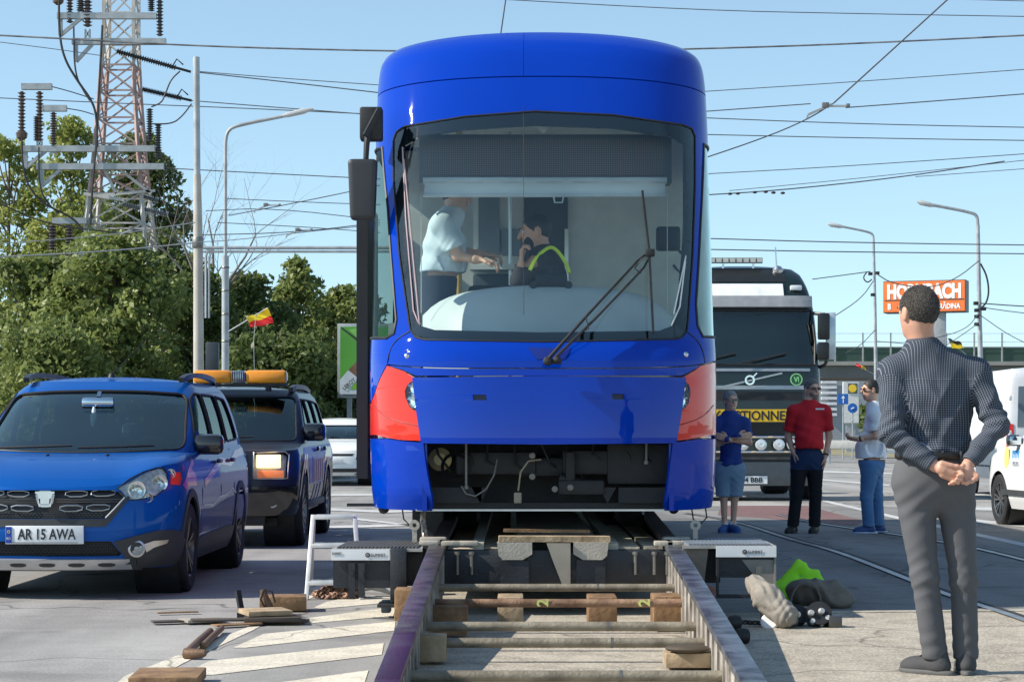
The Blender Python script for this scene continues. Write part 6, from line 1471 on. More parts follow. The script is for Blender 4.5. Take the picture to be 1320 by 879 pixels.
def person(label, J, face, shirt, trouser, shoe, hair, skinm=skin, belly=1.0, sleeve='short', legs='long', hands=None, glasses=False, beard=None, step=.010, hs=1.0, org=None, hair_cut=.0, fold=.006, shape=(1,1), watch=None, waist_z=None, collar=True, group=None, lower=True, bald=0, headgrid=.0055, handgrid=.005, tuck=True, shirt_end=None, hcaps=None, uvs=False, tw=1.0):
    f = A3((math.sin(rad(face)), -math.cos(rad(face)), 0)); r = A3((-f[1], f[0], 0)); z = A3((0,0,1)); R = np.stack([r, -f, z], 1)   # local x=r, y=-f(back), z
    J = {k: (A3(v) if len(np.shape(v)) == 1 else [A3(q) for q in v]) for k, v in J.items()}
    hc, nk = J['head'], J['neck']; sh, el, wr, hp, kn, an, toe = [J[k] for k in ('sh','el','wr','hip','knee','ank','toe')]
    # head orientation may differ from the body's
    hf_ = J.get('look', f); hf_ = hf_/np.linalg.norm(hf_); hr = np.cross(-hf_, z); hr /= np.linalg.norm(hr); HR = np.stack([hr, -hf_, np.cross(hr, -hf_)], 1)
    H = lambda x, y, zz: hc+HR@(A3((x, y, zz))*hs)
    def head(p):
        d = d_ell(p, H(0,.012,.022), A3((.077,.097,.098))*hs, HR)
        d = smin(d, d_ell(p, H(0,-.022,-.035), A3((.060,.070,.082))*hs, HR), .03*hs)
        d = smin(d, d_ell(p, H(0,-.062,-.088), A3((.030,.024,.022))*hs, HR), .025*hs)
        d = smax(d, -d_ell(p, H(.030,-.094,.012), A3((.018,.012,.012))*hs, HR), .012*hs); d = smax(d, -d_ell(p, H(-.030,-.094,.012), A3((.018,.012,.012))*hs, HR), .012*hs)
        d = smin(d, d_cap(p, H(0,-.090,.022), H(0,-.114,-.022), .008*hs, .014*hs), .012*hs)
        d = smin(d, d_cap(p, H(-.020,-.090,-.052), H(.020,-.090,-.052), .007*hs, .007*hs), .008*hs)
        d = smin(d, d_cap(p, H(-.035,-.088,.034), H(.035,-.088,.034), .009*hs, .009*hs), .012*hs)
        for s_ in (-1,1): d = smin(d, d_ell(p, H(s_*.080,.010,-.005), A3((.010,.020,.034))*hs, HR), .008*hs)
        d = smin(d, d_cap(p, hc-z*.05*hs-hf_*.015, nk, .056*hs, .064*hs), .03*hs)
        return d
    sc = np.linalg.norm(sh[0]-sh[1]); mid = (sh[0]+sh[1])/2; pel = (hp[0]+hp[1])/2; up = mid-pel
    def torso(p, g=0.0):
        c1_ = mid-z*.13; c2_ = pel+up*.38+f*.02*belly; c3_ = pel+z*.04
        d = d_ell(p, c1_, (sc*.47+g, .115*tw+g, .19+g), R); d = smin(d, d_ell(p, c2_, (sc*.40*shape[0]*(.9+.1*belly)+g, .115*belly*tw+g, .21+g), R), .07)
        d = smin(d, d_ell(p, c3_, (sc*.40*shape[1]+g, .118*tw+g, .15+g), R), .06)
        for i in (0,1): d = smin(d, d_cap(p, mid-z*.0, sh[i]-z*.01, .062+g, .060+g), .05); d = smin(d, d_cap(p, nk-z*.03, sh[i]+z*.0, .055+g, .050+g), .05)
        d = smin(d, d_cap(p, mid-z*.03, nk-z*.01, .08+g, .062+g), .05)
        return d
    def arms(p, g=0.0, fr=1.0):
        d = None
        for i in (0,1):
            e = smin(d_cap(p, sh[i], el[i], .056+g, .044+g), d_cap(p, el[i], wr[i], .043+g, .029+g*.8), .02); d = e if d is None else np.minimum(d, e)
        return d
    def legsd(p, g=0.0, gl=0.0):
        d = None
        for i in (0,1):
            e = smin(d_cap(p, hp[i], kn[i], .088*tw+g, .057+g), d_cap(p, kn[i], an[i], .056+g, .040+g+gl), .03); d = e if d is None else smin(d, e, .012)
        return d
    cuff = []                       # where sleeves end
    for i in (0,1):
        if sleeve == 'short': cuff.append((sh[i]+(el[i]-sh[i])*.78, (el[i]-sh[i])/np.linalg.norm(el[i]-sh[i])))
        else: cuff.append((wr[i]-(wr[i]-el[i])/np.linalg.norm(wr[i]-el[i])*.015, (wr[i]-el[i])/np.linalg.norm(wr[i]-el[i])))
    wz = waist_z if waist_z is not None else pel[2]+.10
    def skinbody(p):
        d = torso(p, -.035)
        if lower: d = smin(d, legsd(p, -.01), .03)
        return smin(d, arms(p, -.003), .02)
    pts_all = [hc, nk]+list(sh)+list(el)+list(wr)+list(hp)+(list(kn)+list(an) if lower else [])
    lo, hi = bounds(pts_all, .18); lo[2] = max(lo[2], (min(an[0][2],an[1][2])-.02 if lower else pel[2]-.1)); hi[2] = nk[2]+.02
    parts = [nets(skinbody, lo, hi, max(.012, step), 'person')]
    lo, hi = bounds([hc, nk], .15); lo[2] = nk[2]-.03; hi[2] = hc[2]+.16
    parts.append(nets(head, lo, hi, headgrid, 'head'))
    hand_l = hcaps if hcaps else []
    if not hcaps:
        for i in (0,1):
            if hands and hands[i] is not None: hand_l.append(hand_caps(wr[i], *hands[i][:2], **(hands[i][2] if len(hands[i]) > 2 else {})))
    for i, L in enumerate(hand_l):
        L = L+[(el[i]*.2+wr[i]*.8, wr[i], .036, .028)] if i < 2 else L
        lo, hi = bounds([q for c in L for q in c[:2]], .04)
        parts.append(nets(lambda p, L=L: caps_d(p, L, .006 if hcaps is None else .0045), lo, hi, handgrid, 'hand'))
    me = join(parts); 
    for pl in me.polygons: pl.use_smooth = True
    base = (an[0]+an[1])/2 if lower else pel; org = org or (base[0], base[1], 0)
    root = link('person', me, skinm, None, None, org=org, label=label, cat='person', group=group)
    # shirt
    fv = np.random.RandomState(int(abs(hc[0]*1000))%997)
    ph = fv.uniform(0,6,8)
    def folds(p, a):
        q = p-mid
        w1 = np.sin(q[...,0]*21+q[...,2]*34+ph[0]+2.0*np.sin(q[...,2]*11+ph[1]))+.6*np.sin(q[...,0]*43-q[...,2]*27+ph[2]+1.5*np.sin(q[...,0]*17)); 
        return a*w1*(.35+.65*np.clip(-q[...,2]/.45,0,1))
    def afold(p, a):
        d = 0
        for i in (0,1):
            ax = (el[i]-sh[i]); L_ = np.linalg.norm(ax); t = ((p-sh[i])@ax)/L_; ax2 = wr[i]-el[i]; t2 = ((p-el[i])@(ax2/np.linalg.norm(ax2)))
            near = np.exp(-(np.linalg.norm(p-el[i],axis=-1)/.11)**2); d = d+a*near*np.sin(t*85+t2*60+ph[3]+p[...,0]*30)
        return d
    se = shirt_end if shirt_end is not None else wz
    def shirtd(p):
        d = torso(p, .012)
        d = smin(d, d_ell(p, A3((pel[0],pel[1],se+.03))+f*.015*belly, (sc*.39*shape[0]+.012, .115*belly*tw+.01, .07), R), .05) if tuck else d
        if not tuck: d = smin(d, d_cap(p, pel+up*.34+f*.03*belly, A3((pel[0],pel[1],se-.12))+f*.02*belly, .125*belly*tw+.010, .122*belly*tw+.012), .05)
        d = smax(d, se-p[...,2], .006)
        d = smin(d, arms(p, .016 if sleeve == 'short' else .014), .03)
        if sleeve == 'short':
            for i in (0,1): c, ax = cuff[i]; d = smin(d, np.maximum(d_cap(p, sh[i], el[i], .070, .066), (p-c)@ax), .015)
        d = d-folds(p, fold)-afold(p, .006)
        if uvs:
            q = p-mid; back = np.clip(-(q@f)*12, 0, 1); ax_ = np.abs(q@r)
            d = d-back*.0075*(1-2*np.abs(np.sin(ax_*26-q[...,2]*16+.9)))*np.exp(-((q[...,2]+.17)/.14)**2)-back*.005*(1-2*np.abs(np.sin(q[...,2]*44+ax_*14)))*np.exp(-((q[...,2]+.36)/.07)**2)
            d = d-back*.002*np.clip(1-np.abs(q[...,2]+.035)/.006, 0, 1)
        for i in (0,1):
            c, ax = cuff[i]; near = np.linalg.norm(p-c, axis=-1)
            if sleeve == 'short': cut = np.where(near < .24, (p-c)@ax, -1.0); own = d_cap(p, sh[i], el[i]+(el[i]-sh[i])*.5, .1, .1); far = d_cap(p, el[i], wr[i], .075, .055); cut = np.where((own < .03) | (far < .02), (p-c)@ax, -1.0); tors = torso(p, -.0)
            if sleeve == 'short': cut = np.where((tors < .0) & (np.abs((p-mid)@r) < sc*.40), -1.0, cut)
            else: cut = np.where(near < .12, (p-c)@ax, -1.0)
            d = np.maximum(d, cut)
        d = smax(d, -(d_cap(p, nk+z*.02, nk+z*.3, .060*hs, .10)), .006)
        return d
    lo, hi = bounds([nk]+list(sh)+list(el)+list(wr)+[pel], .17); lo[2] = max(lo[2]-.0, min(se-.03, min(wr[0][2],wr[1][2])-.08)); hi[2] = nk[2]+.08
    sm = nets(shirtd, lo, hi, step*.8, 'shirt', 1)
    if uvs: uv_cloth(sm, mid, pel, sh, el, wr, f, r)
    so_ = link('shirt', sm, shirt, root, None)
    if collar:
        mb = MB(); ring = []
        c = nk+z*.012; 
        for a in np.linspace(0, 2*math.pi, 25)[:-1]: ring.append(a)
        V_ = []; n_ = len(ring)
        for rr, zz in ((.070,-.012),(.066,.022),(.064,.030),(.075,.020),(.082,-.014)):
            for a in ring: V_.append(c+r*math.cos(a)*rr*hs-f*math.sin(a)*rr*hs+z*(zz-.012*(1-math.sin(a))*.5))
        fs = [(i*n_+j, i*n_+(j+1)%n_, (i+1)*n_+(j+1)%n_, (i+1)*n_+j) for i in range(4) for j in range(n_)]
        mb.add(V_, fs); mb.put('collar', M('collar weave',(.055,.062,.08),.9,var=.4,scale=180) if uvs else shirt, so_, 60)
    # trousers or shorts
    if lower:
        end = [(an[i]+z*.0, None) for i in (0,1)]
        def trd(p):
            g = (.008 if uvs else .016) if legs == 'long' else .03
            d = legsd(p, g, .012 if legs == 'long' else .02); d = smin(d, d_ell(p, pel+z*.02, (sc*.40*shape[1]+.014, .125*tw+.012, .17), R), .05)
            d = smin(d, d_ell(p, pel+z*.07+f*.01, (sc*.39*shape[1]+.012, .118*tw+.01*belly, .11), R), .04)
            q = p-pel
            for i in (0,1):
                nk_ = np.exp(-((p[...,2]-kn[i][2])/.13)**2); na = np.exp(-((p[...,2]-an[i][2]-.06)/.09)**2); side = np.exp(-(np.linalg.norm(p[...,:2]-kn[i][:2],axis=-1)/.16)**2)
                cz = 1-2*np.abs(np.sin(p[...,2]*46+p[...,0]*(30 if i else -30)+1.2*np.sin(p[...,0]*22+i)+ph[4]+i)); d = d-side*(.0032*nk_*cz+.0028*na*np.sin(p[...,2]*88-p[...,0]*35+ph[5]+2*i))
            d = d-.003*np.exp(-((q[...,2]+.1)/.1)**2)*np.sin(p[...,2]*70+np.abs(q[...,0])*60+ph[6])
            d = smax(d, p[...,2]-wz-.012, .006)
            lim = (min(an[0][2],an[1][2])+.0) if legs == 'long' else (kn[0][2]-.0)
            return smax(d, lim-p[...,2], .006)
        lo, hi = bounds(list(hp)+list(kn)+(list(an)), .16); hi[2] = wz+.05; lo[2] = (min(an[0][2],an[1][2])-.02) if legs == 'long' else kn[0][2]-.03
        tm = nets(trd, lo, hi, step*.85, 'trousers'); to_ = link('trousers' if legs == 'long' else 'shorts', tm, trouser, root, None)
        def beltd(p):
            d = d_ell(p, A3((pel[0],pel[1],wz-.01)), (sc*.40*shape[1]+.020, .120*tw+.022, .5), R); d = np.maximum(d, np.abs(p[...,2]-wz+.004)-.018); return np.maximum(d, -(d+.02) if False else d)
        lo, hi = bounds([A3((pel[0],pel[1],wz))], .26); lo[2] = wz-.05; hi[2] = wz+.05
        link('belt', nets(beltd, lo, hi, .009, 'belt'), M('belt leather',(.02,.015,.012),.4), root, None)
        # shoes
        for i in (0,1):
            a = an[i].copy(); t = toe[i]; dd = t-a; dd[2] = 0; dd /= np.linalg.norm(dd); a0 = A3((a[0],a[1],0)); s_ = np.cross(z, dd); SR = np.stack([dd, s_, z], 1)
            def shoed(p):
                d = d_ell(p, a0+dd*.05+z*.045, (.125,.045,.045), SR); d = smin(d, d_ell(p, a0+dd*.12+z*.032, (.075,.046,.034), SR), .03); d = smin(d, d_cap(p, a0-dd*.025+z*.05, a0-dd*.02+z*.10, .042, .042), .04)
                return smax(d, .018-p[...,2], .006)
            def soled(p):
                d = d_ell(p, a0+dd*.045+z*.01, (.150,.048,.06), SR); d = smin(d, d_ell(p, a0+dd*.11+z*.01, (.09,.052,.05), SR), .02); return np.maximum(d, np.abs(p[...,2]-.014)-.013)
            lo, hi = bounds([a0-dd*.1, a0+dd*.22], .07); lo[2] = -.01; hi[2] = .17
            sho = link('shoe', nets(shoed, lo, hi, .0065, 'shoe'), shoe[0], root, None)
            link('sole', nets(soled, lo, hi, .0065, 'sole'), shoe[1], sho, None)
            mb = MB()
            for k in range(4): c = a0+dd*(.055+.018*k)+z*(.098-.011*k); mb.tube([c-s_*.022, c+z*.006, c+s_*.022], .003, 5)
            mb.put('lace', shoe[2] if len(shoe) > 2 else shoe[0], sho)
            if legs == 'short' or len(shoe) > 3:
                mb = MB(); mb.lathe([(.040,.06),(.042,.10),(.042,.135)], a0-dd*.012, (0,0,1), 18); mb.put('sock', M('white sock',(.75,.75,.75),.9), root)
    # hair
    if hair is not None:
        def haird(p):
            q = (p-hc)@HR/hs
            d = d_ell(p, H(0,.014,.026), A3((.083,.102,.103))*hs, HR)
            d = d-.0008*np.sin(q[...,0]*160+q[...,2]*90)*np.sin(q[...,1]*140)
            front = (-q[...,1]-.066)-(q[...,2]-.055)*.55                     # hairline above the forehead
            side = np.where(np.abs(q[...,0]) > .055, (-.022-q[...,2])-np.clip(q[...,1]-.0, -.05, .10)*1.0, (-.075-q[...,2]))
            side = np.where(q[...,1] > .035, (-.068-q[...,2]), side)
            d = smax(d, front*hs, .006); d = smax(d, side*hs, .006)
            d = np.maximum(d, -(d_ell(p, H(.080,.008,-.01), A3((.02,.026,.040))*hs, HR))); d = np.maximum(d, -(d_ell(p, H(-.080,.008,-.01), A3((.02,.026,.040))*hs, HR)))
            if bald: d = smax(d, -(d_ell(p, H(0,-.06,.12), A3((.05,.05,.05))*hs*bald, HR)), .01)
            return d
        lo, hi = bounds([hc], .15*hs); link('hair', nets(haird, lo, hi, headgrid, 'hair'), hair, root, None)
    if beard is not None:
        def beardd(p):
            q = (p-hc)@HR/hs
            d = np.minimum(d_ell(p, H(0,-.026,-.038), A3((.062,.071,.084))*hs, HR), d_ell(p, H(0,-.064,-.090), A3((.034,.028,.026))*hs, HR))
            d = smax(d, q[...,2]*hs+.045*hs-np.clip(np.abs(q[...,0])-.03,0,1)*1.2*hs, .006); d = np.maximum(d, (q[...,1]-.0)*hs)
            return np.maximum(d, -(d_cap(p, H(-.016,-.10,-.052), H(.016,-.10,-.052), .009*hs, .009*hs)))
        lo, hi = bounds([hc], .15*hs); link('beard', nets(beardd, lo, hi, headgrid, 'beard'), beard, root, None)
    if glasses:
        mb = MB()
        for s_ in (-1,1):
            pts = [H(s_*(.032+.027*math.cos(a)), -.103+.010*abs(math.cos(a)), .012+.017*math.sin(a)) for a in np.linspace(0,2*math.pi,13)[:-1]]
            mb.add([tuple(q) for q in pts]+[tuple(q-hf_*.006) for q in pts], [tuple(range(12)), tuple(range(23,11,-1))]+[(k,(k+1)%12,12+(k+1)%12,12+k) for k in range(12)])
            mb.tube([H(s_*.058,-.098,.020), H(s_*.080,-.04,.020), H(s_*.086,.02,.012)], .004*hs, 5)
        mb.tube([H(-.010,-.108,.016), H(.010,-.108,.016)], .004*hs, 5); mb.put('sunglasses', M('dark lenses',(.008,.008,.009),.1,coat=.5), root)
    else:
        for s_ in (-1,1):
            mb = MB(); mb.ell(H(s_*.031,-.083,.011), (.011*hs,)*3, 10, 8); e_ = mb.put('eye', M('eye white',(.6,.58,.55),.2), root, 60)
            mb = MB(); mb.ell(H(s_*.031,-.091,.011), (.005*hs,)*3, 8, 6); mb.put('iris', M('dark iris',(.03,.02,.015),.15), e_, 60)
            mb = MB(); mb.tube([H(s_*.016,-.101,.030), H(s_*.032,-.101,.036), H(s_*.048,-.092,.031)], [.003,.0045,.003], 5); mb.put('eyebrow', hair or skinm, root, 60)
    if not (J.get('nomouth') is not None):
        mb = MB(); mb.tube([H(-.022,-.092,-.052), H(0,-.099,-.0515), H(.022,-.092,-.052)], [.002,.0042,.002], 6); mb.put('lips', M('lips',(.40,.16,.13),.45), root, 60)
    if watch is not None:
        i = watch; ax = (wr[i]-el[i]); ax /= np.linalg.norm(ax); mb = MB(); c = wr[i]-ax*.02; mb.lathe([(.031,-.011),(.034,-.008),(.034,.008),(.031,.011)], c, ax, 18); mb.lathe([(0,.036),(.018,.036),(.02,.03)], c, J.get('wdir', -hf_), 14); mb.put('watch', blk, root)
    return root, so_
def uv_cloth(me, mid, pel, sh, el, wr, f, r):
    """cloth weave coordinates: round the trunk and along each sleeve"""
    uvl = me.uv_layers.new(name='UVMap'); n = len(me.vertices); V = np.empty(n*3); me.vertices.foreach_get('co', V); V = V.reshape(-1,3)
    Fv = np.empty(len(me.polygons)*4, np.int32); me.polygons.foreach_get('vertices', Fv); Fv = Fv.reshape(-1,4); C = V[Fv].mean(1)
    def seg(a, b):
        ab = b-a; t = np.clip(((C-a)@ab)/(ab@ab), 0, 1); return np.linalg.norm(C-a-t[:,None]*ab, axis=1)
    D = [np.full(len(C), .078)]; frames = [None]
    for i in (0,1):
        for a, b in ((sh[i]+(el[i]-sh[i])*.12, el[i]), (el[i], wr[i])): D.append(seg(a, b)); frames.append((a, b))
    k = np.argmin(np.array(D), 0)
    P4 = V[Fv]; uv = np.zeros((len(C),4,2))
    c0 = (mid+pel)/2; ca = ((C-c0)@f > 0)
    # trunk: flat front and back projection with curvature
    q = P4-c0; x = q@r; y = q@f; uv[...,0] = np.where(ca[:,None], x, -x)+0*y+np.abs(y)*.35*np.sign(x)*np.where(ca[:,None],1,-1); uv[...,1] = q[...,2]
    yoke = (C[:,2] > mid[2]-.035)
    uv[...,1] = np.where(yoke[:,None], (q[...,2]+y*np.where(ca[:,None],-.8,.8)*1.0), uv[...,1])
    for j in range(1,5):
        a, b = frames[j]; ax = (b-a)/np.linalg.norm(b-a); u = np.cross(ax, A3((.3,1,.2))); u /= np.linalg.norm(u); w_ = np.cross(ax, u); m_ = k == j
        q = P4[m_]-a; t = q@ax; an_ = np.arctan2(q@w_, q@u)
        m0 = an_.mean(1, keepdims=True); an_ = np.where(an_-an_[:, :1] > np.pi, an_-2*np.pi, np.where(an_-an_[:, :1] < -np.pi, an_+2*np.pi, an_))
        uv[m_,:,0] = an_*.058; uv[m_,:,1] = t
    uvl.data.foreach_set('uv', uv.reshape(-1,2).ravel())
def checked():
    m = bpy.data.materials.new('checked shirt'); m.use_nodes = True; n = m.node_tree; L = n.links.new; b = n.nodes['Principled BSDF']; b.inputs['Roughness'].default_value = .85; b.inputs['Specular IOR Level'].default_value = .2
    uv = n.nodes.new('ShaderNodeUVMap'); uv.uv_map = 'UVMap'; sp = n.nodes.new('ShaderNodeSeparateXYZ'); L(uv.outputs[0], sp.inputs[0]); o = []
    for k in (0,1):
        a = n.nodes.new('ShaderNodeMath'); a.operation = 'MULTIPLY'; a.inputs[1].default_value = 1/.0108; L(sp.outputs[k], a.inputs[0])
        f_ = n.nodes.new('ShaderNodeMath'); f_.operation = 'PINGPONG'; f_.inputs[1].default_value = .5; L(a.outputs[0], f_.inputs[0])
        g = n.nodes.new('ShaderNodeMapRange'); g.inputs[1].default_value = .03; g.inputs[2].default_value = .13; g.inputs[3].default_value = 1; g.inputs[4].default_value = 0; L(f_.outputs[0], g.inputs[0]); o.append(g.outputs[0])
    mx = n.nodes.new('ShaderNodeMath'); mx.operation = 'ADD'; mx.use_clamp = True; L(o[0], mx.inputs[0]); h = n.nodes.new('ShaderNodeMath'); h.operation = 'MULTIPLY'; h.inputs[1].default_value = .75; L(o[1], h.inputs[0]); L(h.outputs[0], mx.inputs[1])
    c = n.nodes.new('ShaderNodeMix'); c.data_type = 'RGBA'; c.inputs[6].default_value = (.022,.028,.042,1); c.inputs[7].default_value = (.21,.235,.28,1); L(mx.outputs[0], c.inputs[0]); L(c.outputs[2], b.inputs['Base Color'])
    _M['checked shirt'] = m; return m

# ---- man in the foreground seen from behind, hands clasped behind his back
d0 = 10.28; w0 = lambda px, py, dy=0: W(px, py, d0+dy)
J = dict(head=w0(1183,404,.0), neck=w0(1189,446,.01), look=(-.45,.95,-.02),
         sh=[w0(1152,479,.02), w0(1256,481,.0)], el=[w0(1149,561,-.10), w0(1286,549,-.09)], wr=[w0(1206,601,-.185), w0(1247,600,-.175)],
         hip=[w0(1177,622,.0), w0(1230,622,.0)], knee=[w0(1192,742,-.02), w0(1242,745,.0)], ank=[w0(1206,846,.0), w0(1245,846,.02)], toe=[w0(1160,868,.14), w0(1241,868,.25)])
J['ank'][0][2] = .075; J['ank'][1][2] = .075
# fingers: the hand on the viewer's left shows its palm and grips the fingers of the other one
h = lambda px, py, dy: W(px, py, d0-.205+dy)
left = [(h(1207,601,.015),h(1216,606,0),.026,.027),(h(1213,604,0),h(1228,610,-.005),.026,.022),(h(1216,611,0),h(1231,618,-.004),.020,.016),(h(1214,598,-.005),h(1226,600,-.015),.018,.0125),(h(1226,600,-.015),h(1234,601,-.02),.0120,.0105),(h(1234,601,-.02),h(1240,603,-.022),.0105,.0085),
        (h(1229,606,-.004),h(1238,608,-.018),.0125,.0115),(h(1238,608,-.018),h(1241,612,-.03),.0112,.0100),(h(1241,612,-.03),h(1235,613,-.036),.0098,.0085),
        (h(1230,610,-.004),h(1238,613.5,-.016),.0122,.0112),(h(1238,613.5,-.016),h(1239,618,-.027),.0110,.0098),(h(1239,618,-.027),h(1233,617.5,-.032),.0096,.0082),
        (h(1229,614,-.004),h(1235,618,-.014),.0115,.0105),(h(1235,618,-.014),h(1235,622,-.022),.0102,.0092),(h(1235,622,-.022),h(1229,621,-.026),.0090,.0078),
        (h(1226,618,-.002),h(1229,622.5,-.012),.0105,.0095),(h(1229,622.5,-.012),h(1224,623.5,-.018),.0090,.0075)]
right = [(h(1247,599,.02),h(1246,607,.01),.026,.028),(h(1243,606,.008),h(1244,615,.004),.024,.021),(h(1251,606,.008),h(1252,614,.004),.019,.017),(h(1241,601,.0),h(1237,606,-.006),.014,.012),
         (h(1253,611,0),h(1257,616,-.012),.0115,.0105),(h(1257,616,-.012),h(1253,620.5,-.02),.0105,.0095),(h(1253,620.5,-.02),h(1248,620.5,-.024),.0095,.0082),
         (h(1250,613,.0),h(1251,619.5,-.012),.0118,.0108),(h(1251,619.5,-.012),h(1246,623,-.018),.0105,.0095),(h(1246,623,-.018),h(1241,621.5,-.02),.0092,.008),
         (h(1245,615,0),h(1244,620,-.006),.0118,.0105),(h(1244,620,-.006),h(1240,622,-.010),.0102,.009),
         (h(1255,609,0),h(1260,613,-.01),.0105,.0095),(h(1260,613,-.01),h(1259,618,-.016),.0092,.0078)]
checked()
greytr = M('grey cotton trousers', (.092,.093,.100), .85, var=.10, scale=4, bump=.15, bscale=500)
hairg = M('dark greying hair', (.012,.010,.009), .75, scale=90, col2=(.085,.072,.062), bump=.5, bscale=330, detail=8)
man, shirt_ = person('man in dark checked shirt and grey trousers seen from behind, hands clasped', J, 180, _M['checked shirt'], greytr,
       (M('charcoal shoe', (.055,.055,.058), .8, bump=.4, bscale=200), M('dark sole',(.09,.09,.088),.7), M('black lace',(.012,.012,.012),.8)), hairg, shape=(1.06,1.08), sleeve='long', hcaps=[left, right], step=.008, uvs=True, fold=.0045, hs=1.04, waist_z=CH-(586-HY)/F*d0, headgrid=.0045, handgrid=.0034, tw=1.02)
# short hair standing off the scalp
def strands(hair_ob, n, ln, matl, seed=4):
    me_ = hair_ob.data; V = np.array([v.co[:] for v in me_.vertices]); Fq = np.array([p.vertices[:] for p in me_.polygons]); rs_ = np.random.RandomState(seed); k = rs_.randint(0, len(Fq), n); w4 = rs_.dirichlet((1,1,1,1), n)
    c = (V[Fq[k]]*w4[...,None]).sum(1); ctr = V.mean(0); nrm = c-ctr; nrm /= np.linalg.norm(nrm,axis=1)[:,None]; dr = nrm*.75+rs_.normal(size=(n,3))*.12+np.array([0,0,-.7]); dr /= np.linalg.norm(dr,axis=1)[:,None]
    sd = np.cross(dr, rs_.normal(size=(n,3))); sd /= np.linalg.norm(sd,axis=1)[:,None]; L_ = ln*rs_.uniform(.5,1.2,n)[:,None]*np.clip((c[:,2:3]-V[:,2].min())/.12+.35,.35,1)
    q = np.stack([c-sd*.0009, c+sd*.0009, c+dr*L_], 1).reshape(-1,3); return link('hair_strands', np_mesh('hair_strands', q, np.arange(n*3).reshape(-1,3)), matl, hair_ob, None)
hob = [c for c in man.children if c.name.startswith('hair')][0]
bpy.context.view_layer.update(); so_ = hob
_o = ORIG[man.name]; ORIG[man.name] = Vector((0,0,0)); strands(hob, 9000, .0075, M('hair strand', (.014,.012,.011), .6, scale=120, col2=(.16,.14,.125))); ORIG[man.name] = _o
# belt loops of the near man
bz = CH-(586-HY)/F*d0
for px_ in (1160,1185,1208,1232):
    mb = MB(); c = w0(px_,588,0); c[1] -= .118*math.sqrt(max(0,1-((px_-1203)/58)**2))+.018; mb.box(c,(.011,.006,.05),b=.002); mb.put('belt_loop', greytr, man)
# ---- the three men standing in the tram's shade
d1 = 24.9; w1 = lambda px, py, dy=0: W(px, py, d1+dy)
navyp = M('royal blue polo', (.012,.045,.24), .85, var=.1); jean = M('blue denim', (.06,.16,.34), .9, scale=5, bump=.2, bscale=300, col2=(.10,.23,.44))
J = dict(head=w1(942,517), neck=w1(941,533), look=(.30,-.95,.0), sh=[w1(959,546,.0), w1(925,546,0)][::-1], el=[w1(925,572,-.03), w1(965,570,-.02)], wr=[w1(951,563,-.22), w1(938,566,-.21)],
         hip=[w1(932,606), w1(949,606)], knee=[w1(933,640), w1(947,640)], ank=[w1(934,678), w1(945,678)], toe=[w1(926,688,-.28), w1(956,688,-.26)])
for q in J['ank']: q[2] = .08
person('man in blue polo shirt and denim shorts with folded arms beside the tram', J, 12, navyp, M('denim shorts',(.16,.26,.38),.9,scale=5,col2=(.22,.33,.45)), (M('blue shoe',(.03,.09,.28),.7), M('blue sole',(.06,.12,.3),.7), M('pale lace',(.4,.45,.5),.7)), M('grey hair',(.18,.17,.16),.8,scale=50,col2=(.42,.40,.38),bump=.5,bscale=200), skin2, belly=1.05, legs='short', tuck=True, glasses=True, shape=(1.0,1.0),
       hands=[((1,.1,.15),(0,1,0),dict(curl=.35)), ((-1,.2,.35),(0,1,0),dict(curl=.5,thumb=-1))], hs=.98, shirt_end=CH-(600-HY)/F*d1, waist_z=CH-(596-HY)/F*d1, step=.011, tw=1.0)
w1 = lambda px, py, dy=0: W(px, py, 24.8+dy)
J = dict(head=w1(1047,502), neck=w1(1043,519), look=(.40,-.92,-.05), sh=[w1(1023,530), w1(1063,530)], el=[w1(1016,563,.05), w1(1069,562,.03)], wr=[w1(1023,583,-.05), w1(1064,588,-.04)],
         hip=[w1(1031,592), w1(1050,592)], knee=[w1(1027,636,-.02), w1(1051,636)], ank=[w1(1022,676), w1(1050,676)], toe=[w1(1010,687,-.26), w1(1044,687,-.28)])
for q in J['ank']: q[2] = .08
def dark_below():  # navy above, near black below a fixed height
    m = M('navy trousers dark below', (.014,.035,.10), .9, var=.15, scale=4); n = m.node_tree; L = n.links.new; b = n.nodes['Principled BSDF']; src = b.inputs['Base Color'].links[0].from_socket
    tc = n.nodes.new('ShaderNodeTexCoord'); sp = n.nodes.new('ShaderNodeSeparateXYZ'); L(tc.outputs['Object'], sp.inputs[0]); g = n.nodes.new('ShaderNodeMath'); g.operation = 'LESS_THAN'; g.inputs[1].default_value = .73; L(sp.outputs[2], g.inputs[0])
    x = n.nodes.new('ShaderNodeMix'); x.data_type = 'RGBA'; L(g.outputs[0], x.inputs[0]); L(src, x.inputs[6]); x.inputs[7].default_value = (.006,.007,.011,1); L(x.outputs[2], b.inputs['Base Color']); return m
rp = person('stocky man in red polo shirt and sunglasses in front of the truck', J, 8, M('red polo', (.60,.012,.022), .85, var=.08), dark_below(), (M('black shoe',(.014,.014,.015),.6), M('black sole',(.01,.01,.01),.7)), M('short grey hair',(.07,.065,.06),.8,scale=50,col2=(.22,.21,.2)), skin2, belly=1.3, glasses=True, beard=M('grey stubble',(.22,.17,.14),.9), shape=(1.12,1.0),
       hands=[((.1,-.1,-1),(1,.2,0),dict(curl=.5)), ((-.1,0,-1),(-1,.2,0),dict(curl=.5,thumb=-1))], watch=1, hs=1.02, shirt_end=CH-(578-HY)/F*24.8, waist_z=CH-(572-HY)/F*24.8, step=.011, tw=1.08)
mb = MB(); mb.box(W(1057,527,24.63),(.10,.008,.018),rot=.05); mb.put('chest_print', M('white print',(.8,.8,.8),.6), rp[1])
w1 = lambda px, py, dy=0: W(px, py, 24.75+dy)
